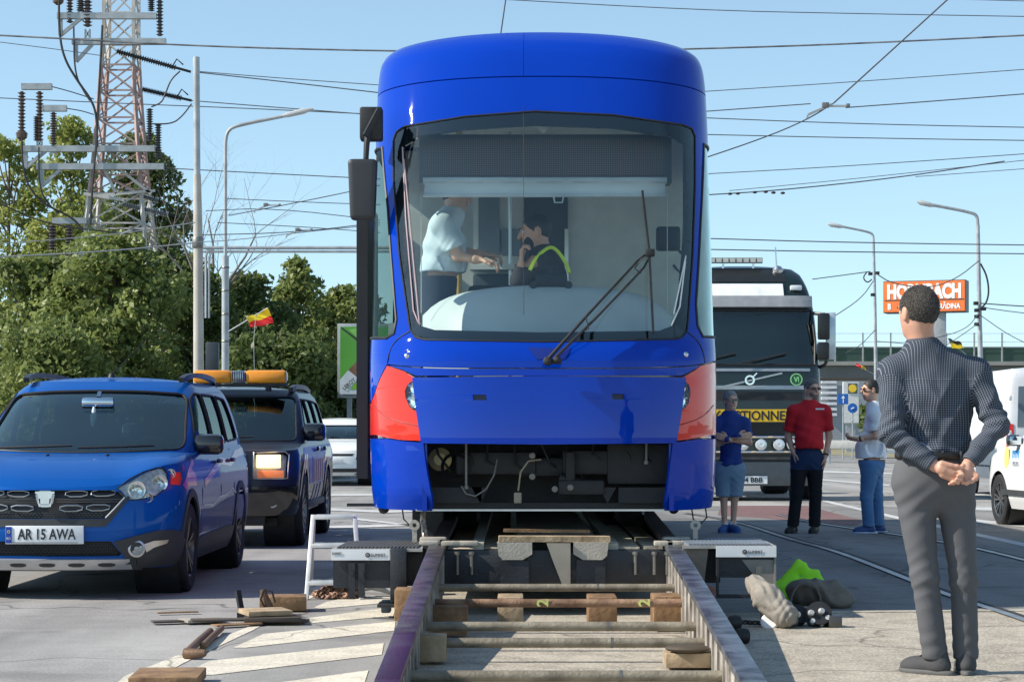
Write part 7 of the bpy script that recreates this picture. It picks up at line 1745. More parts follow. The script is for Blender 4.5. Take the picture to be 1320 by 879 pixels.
J = dict(head=w1(1122,503), neck=w1(1126,521,.02), look=(-.95,-.18,-.05), sh=[w1(1131,534,.16), w1(1128,535,-.16)][::-1], el=[w1(1129,562,-.20), w1(1130,562,.2)], wr=[w1(1107,566,-.14), w1(1107,566,.10)],
         hip=[w1(1122,600,-.09), w1(1126,600,.09)], knee=[w1(1117,640,-.09), w1(1130,640,.10)], ank=[w1(1120,678,-.08), w1(1133,677,.12)], toe=[w1(1095,687,-.12), w1(1112,686,.14)])
for q in J['ank']: q[2] = .08
person('man in white T-shirt and blue jeans standing in profile facing left', J, -82, M('white cotton', (.84,.85,.87), .9, var=.03), jean, (M('blue trainer',(.02,.06,.20),.6), M('pale blue sole',(.35,.45,.6),.7)), M('black hair',(.012,.011,.011),.6,scale=40,col2=(.03,.028,.026)), skin2, belly=1.15, glasses=True, tuck=False, shape=(.95,1.0),
       hands=[((-1,.25,.1),(0,.5,.8),dict(curl=.6)), ((-1,-.25,.1),(0,-.5,.8),dict(curl=.6,thumb=-1))], watch=0, shirt_end=CH-(590-HY)/F*24.75, waist_z=CH-(594-HY)/F*24.75, step=.011, tw=1.1)
# ---- the two people inside the tram's cab
wc = lambda px, py, d: W(px, py, d)
J = dict(head=wc(588,252,15.35), neck=wc(583,274,15.35), look=(.9,-.25,-.25), sh=[wc(568,288,15.15), wc(576,290,15.5)][::-1], el=[wc(597,325,15.5), wc(590,330,15.12)][::1], wr=[wc(622,328,15.45), wc(618,335,15.1)],
         hip=[wc(568,365,15.42), wc(566,365,15.25)], knee=[wc(566,445,15.42), wc(566,445,15.25)], ank=[wc(566,445,15.42), wc(566,445,15.25)], toe=[wc(566,445,15.42)]*2)
J['sh'] = [wc(575,290,15.5), wc(570,288,15.12)]
whs = M('pale blue white shirt', (.66,.76,.82), .9, var=.04)
p_, s_ = person('man in pale short sleeved shirt standing in profile behind the tram windscreen', J, 80, whs, jean, None, M('black hair'), skin2, belly=1.25, lower=False, shirt_end=tz(352,y=15.35), hands=[((1,-.1,-.1),(0,0,-1),dict(curl=.7)), ((1,.0,-.2),(0,0,-1),dict(curl=.7,thumb=-1))], step=.011, shape=(1.1,1.0))
mb = MB(); 
for dy in (-.09,.09):
    a = wc(566,358,15.35)+A3((0,dy,0)); mb.tube([a, a+A3((.0,0,-.3)), a+A3((-.01,0,-.75))], [.13,.11,.07], 14)
mb.put('trousers', M('dark navy trousers',(.02,.03,.06),.9), p_)
J = dict(head=wc(690,299,15.1), neck=wc(699,322,15.12), look=(-.95,-.1,-.15), sh=[wc(690,338,14.95), wc(712,338,15.28)], el=[wc(668,362,14.95), wc(722,372,15.3)], wr=[wc(672,340,14.9), wc(690,366,15.2)],
         hip=[wc(700,400,15.0), wc(716,400,15.2)], knee=[wc(700,400,15.0), wc(716,400,15.2)], ank=[wc(700,400,15.0), wc(716,400,15.2)], toe=[wc(700,400,15.0)]*2)
p_, s_ = person('dark bearded man with a yellow edged vest seated at the tram controls', J, -50, M('dark work shirt',(.035,.03,.035),.9), jean, None, M('black hair'), skin, lower=False, beard=M('black beard',(.015,.012,.01),.8), hands=[((.0,-.1,1),(1,0,.2),dict(curl=1.1)), ((-.8,-.4,.2),(0,0,-1),dict(curl=.8,thumb=-1))], sleeve='long', shirt_end=tz(396,y=15.1), step=.011, hs=1.05)
mb = MB(); q = [wc(683,348,14.86), wc(690,333,14.87), wc(703,321,14.95), wc(712,318,15.0), wc(722,327,15.02), wc(731,342,15.0), wc(734,352,14.98)]
mb.tube([tuple(a) for a in smoothp([tuple(k) for k in q], 2, False)], .013, 8); mb.put('vest_edge', M('hi vis yellow',(.72,.90,.04),.6), p_)
# ================================================================== BACKGROUND
galv = M('galvanised steel', (.36,.38,.39), .5, .3, scale=4, var=.2)
faded = M('faded red lattice', (.30,.17,.15), .7, scale=3, col2=(.44,.34,.31))
palel = M('pale lattice', (.50,.47,.43), .7, scale=3, var=.2)
cable = M('black cable', (.015,.015,.016), .6)
brown_ins = M('brown porcelain', (.085,.055,.045), .3, coat=.3)
grey_ins = M('grey porcelain', (.22,.23,.24), .35, coat=.3)
# ---- lattice pylon
PD = 58.0; pw = lambda px, py, dy=0: P(px, py, PD+dy)
py_ = thing('lattice_pylon', 'tall lattice pylon in faded red and pale paint among the trees', 'pylon', (pw(157,500).x, PD, 0))
lv = [(-60,136,177),(-20,136,177),(20,136,177),(55,136,177),(87,133,177.5),(120,130.5,179),(155,128,181.5),(189,125.6,184),(222,122.5,187),(253,119,190),(291,115,194),(340,109,199),(400,103,206),(470,96,213),(620,82,228)]
corners = []
for y, a, b in lv:
    c = (a+b)/2; hw = (b-a)/2/F*PD; X0 = (c-CX)/F*PD; z = CH+(HY-y)/F*PD; corners.append([Vector((X0+sx*hw*.93, PD+sy*hw*.93, z)) for sx, sy in ((-1,-1),(1,-1),(1,1),(-1,1))])
for i in range(len(lv)-1):
    mb = MB(); A, B = corners[i], corners[i+1]; m_ = palel if (lv[i][0] < 80 or lv[i][0] > 250) else faded
    for k in range(4):
        mb.bar(A[k], B[k], .085, .085); mb.bar(A[k], A[(k+1)%4], .045, .045); mb.bar(A[k], B[(k+1)%4], .038, .038); mb.bar(B[k], A[(k+1)%4], .038, .038)
    mb.put('lattice_section', m_, py_)
def arm(x0, x1, y, dy, knees=()):
    mb = MB(); mb.bar(pw(x0,y,dy), pw(x1,y-.0,dy), .16, .16); a_ = mb.put('crossarm', galv, py_)
    for (xa, xb, yb) in knees:
        mb = MB(); mb.bar(pw(xa,y,dy), pw(xa,yb,dy), .10, .10); mb.bar(pw(xa,yb,dy), pw(xb,y,dy), .09, .09); mb.put('knee_brace', galv, a_)
arm(74,202,21,-.9,[(78,108,46)]); arm(93,214,54,-.9,[(98,122,80)]); arm(28,200,192,-.9,[(33,62,217)]); arm(47,211,215,-.9,[(54,82,240)]); arm(66,112,368,-.9,[(70,95,392)])
arm(28,67,112,-.9); arm(55,86,140,-.9); arm(68,112,285,-.9)
mb = MB()
for a,b in (((120,189),(150,250)),((150,215),(195,250)),((118,253),(200,246))): mb.bar(pw(a[0],a[1],-.8),pw(b[0],b[1],-.8),.07,.07)
mb.bar(pw(108,250,-.9),pw(160,258,-.9),.08,.08); mb.put('front_brace', palel, py_)
def insulator(p, q, r, m_, n=14, parent=py_):
    p, q = Vector(p), Vector(q); L = (q-p).length; prof = [(r*.35,0)]
    for k in range(n):
        h = L*(k+.5)/n; prof += [(r*.5,h-L/n*.42),(r,h),(r*.5,h+L/n*.2)]
    prof.append((r*.35,L)); mb = MB(); mb.lathe(prof, p, (q-p), 12); return mb.put('insulator', m_, parent)
for x, y0, y1, r in ((28,180,118,.11),(47,182,150,.09),(51,182,118,.11),(69,190,145,.10),(193,183,140,.10),(204,205,160,.10),(206,47,-12,.10),(195,15,-20,.10),(113,35,-25,.13),(90,30,-25,.10),(67,347,290,.14),(89,347,290,.13),(104,15,-25,.12)):
    insulator(pw(x,y0,-.9), pw(x,y1,-.9), r, brown_ins if x < 120 else M('dark porcelain',(.05,.05,.055),.4))
for x,y in ((28,172),(75,-2)):
    mb = MB(); mb.lathe([(.05,-.1),(.16,0),(.14,.12),(.06,.18)], pw(x,y,-.9),(0,0,-1),12); mb.put('cable_head', brown_ins, py_)
for (a, b) in (((113,50),(113,38)),((51,190),(51,180)),((69,200),(69,190)),((104,28),(104,12))):
    mb = MB()
    for dx in (-3,3): mb.bar(pw(a[0]+dx,a[1],-.9),pw(b[0]+dx,b[1],-.9),.04,.04)
    mb.bar(pw(a[0]-3,a[1],-.9),pw(b[0]+3,b[1],-.9),.03,.03); mb.bar(pw(a[0]+3,a[1],-.9),pw(b[0]-3,b[1],-.9),.03,.03); mb.put('insulator_stand', galv, py_)
def pcable(pts, w_, name='cable', dy=-1.05, parent=py_):
    q = smoothp([tuple(pw(x,y,dy)) for x, y in pts], 3, False); mb = MB(); mb.tube(q, w_/F*PD/2, 6); return mb.put(name, cable, parent)
pcable([(76,-5),(76,40),(82,75),(100,105),(120,132),(125,155),(125,190)],3.2); pcable([(95,35),(96,95),(108,118),(116,130)],2.4); pcable([(132,33),(129,90),(126,140),(124,190),(119,240),(116,300),(112,330)],3)
pcable([(28,178),(29,215),(37,242),(55,262),(75,272),(95,282),(108,298),(110,320)],2.6); pcable([(50,190),(50,235),(57,258),(75,275)],2.2); pcable([(67,347),(68,380),(72,412)],2.4)
pcable([(67,112),(90,118),(121,128)],1.3); pcable([(86,140),(105,143),(121,148)],1.3)
def strain(p0, p1, w_=.085):
    a, b = pw(*p0,-.6), pw(*p1,-.6); insulator(a.lerp(b,.08), a.lerp(b,.82), w_, grey_ins if p0[1] > 200 else M('dark porcelain'), 26)
    mb = MB(); mb.tube([a.lerp(b,.8),b],.035,6); c = a.lerp(b,.85); mb.tube([c+Vector((-.2,0,.0)),c+Vector((-.05,0,.25)),c+Vector((.12,0,.1))],.02,5); mb.put('strain_clamp', cable, py_)
strain((142,64),(246,93)); strain((178,114),(247,130)); strain((155,245),(215,262)); strain((150,262),(232,280))
pcable([(232,92),(220,103),(213,122),(208,133),(195,138)],2); pcable([(247,134),(235,150),(222,160),(195,160)],2)

# ---- leafy trees
def leafmat(key, c1, c2):
    m = bpy.data.materials.new(key); m.use_nodes = True; n = m.node_tree; n.nodes.clear(); L = n.links.new; out = n.nodes.new('ShaderNodeOutputMaterial')
    tc = n.nodes.new('ShaderNodeTexCoord'); nz = n.nodes.new('ShaderNodeTexNoise'); nz.inputs['Scale'].default_value = .8; nz.inputs['Detail'].default_value = 8; nz.inputs['Roughness'].default_value = .8; L(tc.outputs['Object'], nz.inputs[0])
    r = n.nodes.new('ShaderNodeValToRGB'); r.color_ramp.elements[0].position = .35; r.color_ramp.elements[1].position = .65; r.color_ramp.elements[0].color = (*c1,1); r.color_ramp.elements[1].color = (*c2,1); L(nz.outputs[0], r.inputs[0])
    d = n.nodes.new('ShaderNodeBsdfPrincipled'); d.inputs['Roughness'].default_value = .45; d.inputs['Specular IOR Level'].default_value = .35; L(r.outputs[0], d.inputs['Base Color'])
    t = n.nodes.new('ShaderNodeBsdfTranslucent'); L(r.outputs[0], t.inputs[0]); x = n.nodes.new('ShaderNodeMixShader'); x.inputs[0].default_value = .45; L(d.outputs[0], x.inputs[1]); L(t.outputs[0], x.inputs[2]); L(x.outputs[0], out.inputs[0]); _M[key] = m; return m
lf1 = leafmat('light green leaves', (.16,.20,.045), (.42,.45,.13)); lf2 = leafmat('mid leaves', (.085,.125,.033), (.32,.37,.115)); lf3 = leafmat('dark leaves', (.058,.092,.028), (.19,.235,.072))  # leaf colours of the trees, from light yellow green to dark green
bark = M('bark', (.10,.08,.06), .9, scale=6, bump=.6, col2=(.18,.15,.12)); barkl = M('pale bark', (.30,.27,.22), .9, scale=6, bump=.5)
TR = 0
def leaves(rs, clumps, per, size, name='crown'):
    C = []; 
    for (c, rr) in clumps:
        k = int(per*rr*rr/.25); v = rs.normal(size=(k,3)); v /= np.linalg.norm(v,axis=1)[:,None]; rad_ = rs.uniform(.35,1.08,k)**.6
        C.append(np.array(c)+v*rad_[:,None]*np.array([rr,rr,rr*rs.uniform(.55,.9)]))
    C = np.concatenate(C); n = len(C); nrm = rs.normal(size=(n,3))+np.array([-.35,-.35,.6]); nrm /= np.linalg.norm(nrm,axis=1)[:,None]
    u = np.cross(nrm, rs.normal(size=(n,3))); u /= np.linalg.norm(u,axis=1)[:,None]; w_ = np.cross(nrm,u); s_ = rs.uniform(.6,1.25,n)[:,None]*size
    V = np.stack([C-u*s_, C-w_*s_*.55+nrm*s_*.1, C+u*s_, C+w_*s_*.55+nrm*s_*.1], 1).reshape(-1,3); return np_mesh(name, V, np.arange(n*4).reshape(-1,4))
def tree(name, label, cxp, top, hw, d, mat, seed, bottom=560, ncl=60, per=150, size=.10, holes=.0, shape=1.0, lean=0, group='trees on the left', barkm=None, rclump=(.38,.75), conez=.55):
    rs = np.random.RandomState(seed); X0 = (cxp-CX)/F*d; zt = CH+(HY-top)/F*d; zb = CH+(HY-bottom)/F*d; HWm = hw/F*d
    t = thing(name, label, 'tree', (X0,d,0), group=group); cl = []
    zc = zb+(zt-zb)*conez; hz = (zt-zb)
    tries = 0
    while len(cl) < ncl and tries < 4000:
        tries += 1; q = rs.uniform(-1,1,3); zz = zb+hz*(q[2]*.5+.5); k = (zz-zb)/hz
        wmax = HWm*(math.sin(math.pi*min(1,max(0,(k*.86+.12))))**.6)*shape if k > .35 else HWm*(.85)
        x, y = q[0]*wmax, q[1]*wmax*.8; rr = rs.uniform(*rclump)
        if (x/wmax)**2+(y/(wmax*.8))**2 > 1: continue
        if k > .93: rr *= .6
        if rs.rand() < holes: continue
        cl.append(((X0+x+lean*k, d+y, min(zz, zt-rr*.7)), rr))
    for c, rr in list(cl):                      # ragged sprays beyond the main clumps
        if rs.rand() < .55:
            v = rs.normal(size=3); v /= np.linalg.norm(v); v[2] = abs(v[2])*.8 if rs.rand() < .7 else v[2]; q = np.array(c)+v*rr*rs.uniform(1.0,1.45)
            if q[2] < zt+.25: cl.append((tuple(q), rr*rs.uniform(.22,.42)))
    link('crown', leaves(rs, cl, per, size), mat, t, None)
    mb = MB(); tk = max(.09, HWm*.07); mb.tube([(X0,d,0),(X0+.1,d,zb+hz*.2),(X0-.05+lean*.5,d+.1,zb+hz*.55),(X0+lean,d,zt-.5)],[tk,tk*.8,tk*.5,tk*.15],8); tr_ = mb.put('trunk', barkm or bark, t)
    for c, rr in cl[::3]:
        k = max(0,(c[2]-hz*.22-zb)/hz); a = Vector((X0+lean*k, d, max(.6, c[2]-.9-rs.rand()))); b = Vector(c); m_ = a.lerp(b,.5)+Vector((0,0,-.15))
        mb = MB(); mb.tube([a, m_, b],[tk*.3,tk*.2,tk*.07],5); mb.put('limb', barkm or bark, tr_)
    return t
tree('broadleaf_tree','tall light green tree at the left edge of the picture', 12,168,80,68,lf1,11,ncl=75,holes=.1,rclump=(.3,.7))
tree('broadleaf_tree','light green tree with a pointed top just left of the pylon', 92,150,52,66,lf1,12,ncl=70,rclump=(.3,.65))
tree('broadleaf_tree','dark green tree rising behind the pylon', 185,158,56,70,lf3,13,ncl=95)
tree('broadleaf_tree','green tree right of the pylon, next to the leafless one', 215,300,46,64,lf3,23,ncl=60)
tree('broadleaf_tree','low bushy tree in front at the left edge, behind the blue car', 35,330,95,54,lf2,14,ncl=100,per=125,size=.10,rclump=(.25,.8),holes=.15)
tree('broadleaf_tree','bushy sunlit tree in front of the pylon foot', 150,300,92,53,lf2,15,ncl=105,per=125,size=.10,rclump=(.25,.85),holes=.15)
tree('broadleaf_tree','dark green tree behind the concrete pole', 255,350,50,56,lf3,16,ncl=70,per=160,size=.09)
tree('broadleaf_tree','round topped tree behind the street lamp and flag', 322,352,48,60,lf3,17,ncl=70)
tree('broadleaf_tree','tree with a ragged upright top right of the flag', 382,330,34,62,lf2,18,ncl=60,rclump=(.3,.55),holes=.2)
tree('broadleaf_tree','tree beside the tram mirror, behind the billboard', 445,368,52,64,lf2,19,ncl=75)
tree('broadleaf_tree','dark low tree behind the amber light bar', 345,430,75,52,lf3,20,ncl=80,per=160,size=.09)
tree('broadleaf_tree','dark bush like tree under the billboard', 440,450,60,58,lf3,21,ncl=70,per=160)
tree('broadleaf_tree','pale leaved low tree at the far left behind the red sign', 75,420,70,50,lf2,22,ncl=80,per=170,size=.08)
# leafless tree
bt = thing('bare_tree', 'leafless tree with thin grey twigs between the concrete pole and the street lamp', 'tree', (P(262,500,57).x,57,0))
rs = random.Random(9); mb = MB()
def branch(p, dirv, L, r, lvl):
    q = p; pts = [p]; rr = [r]; dv = Vector(dirv).normalized()
    for i in range(4):
        dv = (dv+Vector((rs.gauss(0,.13),rs.gauss(0,.1),rs.gauss(.02,.10)))).normalized(); q = q+dv*L/4; pts.append(q); rr.append(r*(1-.16*(i+1)))
    mb.tube(pts, rr, 5)
    if lvl > 0:
        for i in range(rs.choice((3,4,4)) if lvl > 1 else 4):
            k = rs.choice((1,2,3,4)); s_ = rs.choice((-1,1)); nd = (dv+Vector((s_*rs.uniform(.4,1.0),rs.uniform(-.4,.4),rs.uniform(-.15,.5)))).normalized(); branch(pts[k], nd, L*rs.uniform(.5,.72), rr[k]*.6, lvl-1)
base = P(262,500,57); base.z = 0
branch(base, (0,0,1), 4.6, .10, 0); b1 = Vector(P(262,330,57)); b1.z = 4.5
for dx in (-.35,.05,.4,.8): branch(b1+Vector((0,0,-.3)), (dx,0,1), 2.6, .055, 3)
mb.put('branches', M('grey twig',(.22,.19,.165),.9), bt)

# ---- poles, lamps, flags on the left
def px_tube(pts, w_, d, **k): return [P(x,y,d) for x,y in pts], w_/F*d/2
conc2 = M('pole concrete', (.38,.35,.30), .8, scale=2.5, bump=.3, col2=(.50,.47,.42))
D = 46.0; t = thing('catenary_pole', 'thick grey pole, steel above and concrete below, carrying the horizontal gantry tube', 'pole', (P(255,500,D).x,D,0))
mb = MB(); mb.tube([P(253,74,D),P(254,225,D)],4.4/F*D,14); mb.put('steel_shaft', galv, t)
mb = MB(); b = P(256.5,500,D); b.z = 0; mb.tube([P(254,225,D),P(255.5,318,D),b],[5.0/F*D,6.2/F*D,7.4/F*D],16); mb.put('concrete_shaft', conc2, t)
mb = MB(); mb.lathe([(6.6/F*D,-.12),(7.4/F*D,-.1),(7.4/F*D,.1),(6.6/F*D,.12)],P(255,313,D),(0,0,1),16); mb.put('clamp_band', M('dull steel'), t)
D2 = D-.25; mb = MB(); mb.tube([P(262,319.5,D2),P(700,319.5,D2)],2.2/F*D,8); mb.tube([P(262,324.5,D2),P(700,324.5,D2)],1.6/F*D,8); mb.put('gantry_tube', galv, t)
mb = MB(); mb.tube([P(265.5,410,D2),P(265.5,330,D2),P(268,323,D2),P(276,321.5,D2)],1.7/F*D,8); mb.tube([P(269.5,410,D2),P(269.5,332,D2),P(272,326,D2)],1.3/F*D,8); mb.put('drop_tube', galv, t)
mb = MB(); mb.box(P(274,461,44),(.26,.2,.62),b=.02); sb_ = mb.mesh('signal_head'); link('signal_head', sb_, M('signal dark',(.03,.04,.05),.5), None, 35, org=P(274,461,44), label='dark traffic signal housing seen from behind between the two poles', cat='signal')
D = 43.0; t = thing('street_lamp', 'tall grey street lamp with a curved arm right of the thick pole', 'street lamp', (P(290,500,D).x,D,0))
b = P(290.5,500,D); b.z = 0; mb = MB(); mb.tube([b,P(290.5,330,D)],[5.2/F*D,4.6/F*D],12); mb.tube([P(290.5,330,D)]+[Vector(q) for q in smoothp([tuple(P(x,y,D)) for x,y in ((290.5,200),(291,176),(296,166),(310,161),(365,150))],2,False)],2.3/F*D,10); mb.put('pole', galv, t)
mb = MB(); a, b = P(362,150.5,D), P(404,140.5,D); mb.tube([a,a.lerp(b,.25),a.lerp(b,.7),b],[.03,.055,.06,.02],10); mb.put('lamp_head', M('lamp grey',(.45,.46,.46),.4), t)
for k, yy in enumerate((345,375,405,440)):
    mb = MB(); mb.lathe([(4.9/F*D,-.02),(5.4/F*D,0),(4.9/F*D,.02)],P(290.5,yy,D),(0,0,1),12); mb.put('clamp_band', M('dull steel'), t)
def flag(name, label, staff0, staff1, quad, cols, d, split='v'):
    f_ = thing(name, label, 'flag', P(*staff0,d)); mb = MB(); mb.tube([P(*staff0,d),P(*staff1,d)],.012,6); mb.put('staff', galv, f_)
    Q = [P(x,y,d) for x,y in quad]
    for k, c in enumerate(cols):
        u0, u1 = k/len(cols), (k+1)/len(cols)
        def fn(U, V):
            U = np.asarray(U); V = np.asarray(V); A_, B_, C_, D_ = [np.array(q) for q in Q]
            p = (A_*(1-U[:,None])+B_*U[:,None])*(1-V[:,None])+(D_*(1-U[:,None])+C_*U[:,None])*V[:,None]; p[:,1] += .06*np.sin(U*7+V*4); p[:,2] += .015*np.sin(U*9); return p
        r_ = [(0,u0),(1,u0),(1,u1),(0,u1)] if split == 'h' else [(u0,0),(u1,0),(u1,1),(u0,1)]
        link('cloth', surf(fn, dens(r_,.1), (), .1, .1, .004), c, f_, None)
yelf = M('flag yellow', (.85,.62,.02), .7); redf = M('flag red', (.70,.02,.02), .7); bluf = M('flag blue', (.02,.05,.3), .7)
flag('flag','yellow and red flag on a short staff from the left street lamp',(295,427),(345,397),[(323,422),(353,417),(346,398),(318,410)],[redf,yelf],42.7,'h')
mb = MB(); mb.tube([P(328,480,42),P(327,440,42),P(330,405,42)],.006,5); link('rope', mb.mesh('rope'), galv, None, None, org=P(328,480,42), label='thin pale rope hanging down from the flag by the street lamp', cat='rope')
mb = MB(); c = P(61,488,56); t = thing('road_sign', 'red round road sign behind the blue car roof', 'sign', (c.x,56,0)); mb.lathe([(0,0),(.27,0),(.27,.02),(0,.02)],c,(0,-1,0),28); mb.put('disc', M('sign red',(.42,.02,.03),.45), t)
mb = MB(); mb.tube([(c.x,56.03,0),(c.x,56.03,c.z)],.03,8); mb.put('post', galv, t)

# ---- billboard
D = 54.0; bb = thing('billboard', 'tall billboard with a green and white advert in a grey frame, left of the tram', 'billboard', (P(470,515,D).x,D,0))
a, b = P(435,513,D), P(505,417,D); W_ = b.x-a.x; H_ = b.z-a.z
mb = MB(); mb.box2((a.x,D,a.z),(b.x,D+.22,b.z),.02); mb.put('case', M('frame grey',(.30,.33,.34),.4), bb)
ad = MB(); ad.box2((a.x+.07,D-.012,a.z+.2),(b.x-.07,D-.002,b.z-.08)); adp = ad.put('poster', M('poster green',(.10,.36,.04),.35,var=.2,scale=.8), bb)
def poster(name, pts, m_, k): mb = MB(); mb.prism([(P(x,y,D).x,P(x,y,D).z) for x,y in pts],(0,D-.014-.003*k,0),(1,0,0),(0,0,1),(0,-.002,0)); mb.put(name, m_, adp)
poster('poster_shape', [(438,508),(438,490),(449,477),(462,487),(470,494),(470,508)], M('poster white',(.62,.68,.72),.4), 0)
poster('poster_shape', [(449,477),(470,455),(470,494)], M('poster brown',(.20,.10,.06),.4,scale=2,var=.4), 1)
poster('poster_shape', [(440,421),(462,437),(470,443),(470,448),(448,430),(440,424)], M('poster dark',(.03,.05,.02),.4), 1)
poster('poster_shape', [(450,425),(470,421),(470,440),(462,437)], M('poster light green',(.22,.5,.10),.4), 0)
poster('poster_emblem', [(451,502),(458,492),(466,502)], M('emblem green',(.20,.48,.04),.4), 2)
me = text_mesh('LEROY', .3, .004, .006); 
k_ = .36/max(v.co.x for v in me.vertices)/2; me.transform(Matrix.Scale(k_*1.1,4)); me.transform(Matrix.Translation(P(450,495,D)+Vector((.0,-.03,0))) @ Matrix.Rotation(rad(-42),4,'Y') @ Matrix.Rotation(rad(90),4,'X')); link('poster_lettering', me, M('plate black'), adp, None)
for x in (450,495):
    q = P(x,513,D); mb = MB(); mb.box2((q.x-.06,D+.05,0),(q.x+.06,D+.17,q.z)); mb.put('leg', M('frame grey'), bb)

# ---- right: lamps, sign tower, bridge, buildings
def rlamp(label, D, pole, arm_, head, w0, w1):
    t = thing('street_lamp', label, 'street lamp', (P(pole[-1][0],500,D).x,D,0), group='street lamps at the right'); b = P(pole[-1][0],500,D); b.z = 0
    mb = MB(); mb.tube([b]+[P(x,y,D) for x,y in pole[::-1]],[w0/F*D/2]+[(w0+(w1-w0)*(k+1)/len(pole))/F*D/2 for k in range(len(pole))],10); mb.put('pole', galv, t)
    mb = MB(); mb.tube(smoothp([tuple(P(x,y,D)) for x,y in arm_],2,False),w1*.42/F*D,8); mb.put('arm', galv, t)
    mb = MB(); a, b = P(*head[0],D), P(*head[1],D); mb.tube([a,a.lerp(b,.3),a.lerp(b,.8),b],[.03,.08,.09,.02],8); mb.put('lamp_head', M('lamp grey'), t); return t
l1 = rlamp('thinner and farther street lamp, just right of the truck', 84, [(1126,312),(1128,400),(1129,480)], [(1126,314),(1126,303),(1120,299),(1085,292)], [(1089,293),(1067,289)], 5.5, 3.6)
l2 = rlamp('taller street lamp right of the orange store sign', 72, [(1260.5,290),(1262,380),(1264,470)], [(1260.5,292),(1260,279),(1253,274),(1200,264)], [(1206,266),(1182,260)], 8, 5)
for t_, d_, xs in ((l1,84,[(1122,353),(1125,380),(1131,352)]),(l2,72,[(1258,391),(1259,400),(1259,408),(1259,418),(1268,398)])):
    for x, y in xs: mb = MB(); mb.box(P(x,y,d_-.15),(.16,.12,.12),b=.02); mb.put('wire_clamp', cable, t_)
mb = MB(); mb.tube(smoothp([tuple(P(x,y,71.8)) for x,y in ((1264,340),(1272,355),(1275,375),(1272,390),(1264,398))],2,False),.03,6); mb.put('cable_loop', cable, l2)
mb = MB(); mb.tube(smoothp([tuple(P(x,y,83.8)) for x,y in ((1118,350),(1112,358),(1118,365),(1124,360))],2,False),.025,6); mb.put('cable_loop', cable, l1)
flag('flag','small yellow flag on a staff behind the man in the checked shirt',(1263,472),(1222,437),[(1228,449),(1243,449),(1238,441),(1222,436)],[yelf,M('flag black',(.05,.04,.03),.7)],71.5,'h')
flag('flag','small furled red and orange flag on the thinner right street lamp',(1128,483),(1103,470),[(1104,468),(1116,474),(1116,477),(1104,472)],[redf,yelf],83.5,'v')
D = 172.0; sg_ = thing('store_sign', 'orange store sign tower reading HORNBACH', 'sign', (P(1210,500,D).x,D,0))
a, b = P(1143,400,D), P(1238,364,D); w_, h_ = b.x-a.x, P(0,363,D).z-P(0,402,D).z; rz = -20
cxs = (a.x+P(1246,0,D).x)/2-.2; zc = (P(0,362,D).z+P(0,402,D).z)/2; wS = 6.5
Rm = Matrix.Rotation(rad(rz),3,'Z')
def on(x, y, z): q = Rm @ Vector((x,y,0)); return Vector((cxs+q.x, D+q.y, zc+z))
mb = MB(); mb.box(on(0,.95,0),(wS,1.9,h_+.12),Rm); mb.put('sign_case', M('sign case dark',(.07,.05,.045),.5), sg_)
mb = MB(); mb.box(on(0,-.03,0),(wS-.08,.05,h_),Rm); fc = mb.put('sign_face', M('sign orange',(.84,.185,.04),.45,var=.05), sg_)
wsn = M('sign white',(.85,.85,.83),.5)
text('sign_lettering','HORNBACH',1,wsn,on(0,-.07,.40),rz=rz,parent=fc,depth=.03,bold=.055,width=wS*.90,height=1.25)
text('sign_lettering','B',.5,wsn,on(-2.75,-.07,-.78),rz=rz,parent=fc,depth=.03,bold=.02,height=.5)
text('sign_lettering','- GRĂDINA',.5,wsn,on(1.75,-.07,-.74),rz=rz,parent=fc,depth=.03,bold=.02,width=2.25,height=.58)
mb = MB(); mb.box(on(0,-.07,-.28),(wS-.2,.02,.07),Rm); mb.put('divider', M('sign case dark'), fc)
mb = MB(); q0, q1 = P(1196,402,D), P(1222,402,D); mb.box2((q0.x,D-.1,0),(q1.x-.15,D+.9,q0.z+.1),.05); mb.put('column', M('column grey',(.42,.43,.43),.6), sg_)
# overpass
B0 = 150.0; br = thing('overpass', 'grey road overpass with green side panels and a tall mesh fence', 'bridge', (P(1250,500,B0).x,B0,0))
x0, x1 = P(1040,0,B0).x, P(1600,0,B0).x; zf = lambda y: CH+(HY-y)/F*B0
mb = MB(); mb.box2((x0,B0,zf(487)),(x1,B0+9,zf(470))); mb.put('girder', M('girder grey',(.13,.135,.135),.8,scale=.5), br)
mb = MB(); mb.box2((x0,B0-.3,zf(471)),(x1,B0-.02,zf(466))); mb.put('kerb_beam', M('edge concrete',(.30,.29,.27),.8,scale=.6), br)
mb = MB(); mb.box2((x0,B0-.10,zf(466)),(x1,B0-.04,zf(447))); mb.put('side_panel', M('dark green panel',(.035,.075,.055),.6,scale=.3,var=.2), br)
fn = MB()
mesh_m = M('fence mesh', (.42,.43,.42), .7)
k = 0; x = x0
while x < x1:
    mb = MB(); mb.bar((x,B0-.2,zf(470)),(x,B0-.2,zf(429)),.10,.10); mb.put('fence_post', galv, br); x += 1.93
mb = MB()
for y in (430,441,448): mb.bar((x0,B0-.2,zf(y)),(x1,B0-.2,zf(y)),.03,.03)
nx = int((x1-x0)/.16)
for i in range(nx): mb.bar((x0+i*.16,B0-.2,zf(447)),(x0+i*.16,B0-.2,zf(430)),.008,.008,up=(0,1,0))
mb.put('mesh_panel', mesh_m, br)
for xx in (P(1052,0,B0).x, P(1205,0,B0).x, P(1420,0,B0).x):
    mb = MB(); mb.box2((xx-.6,B0+3,0),(xx+.6,B0+6,zf(487))); mb.put('pier', M('edge concrete'), br)
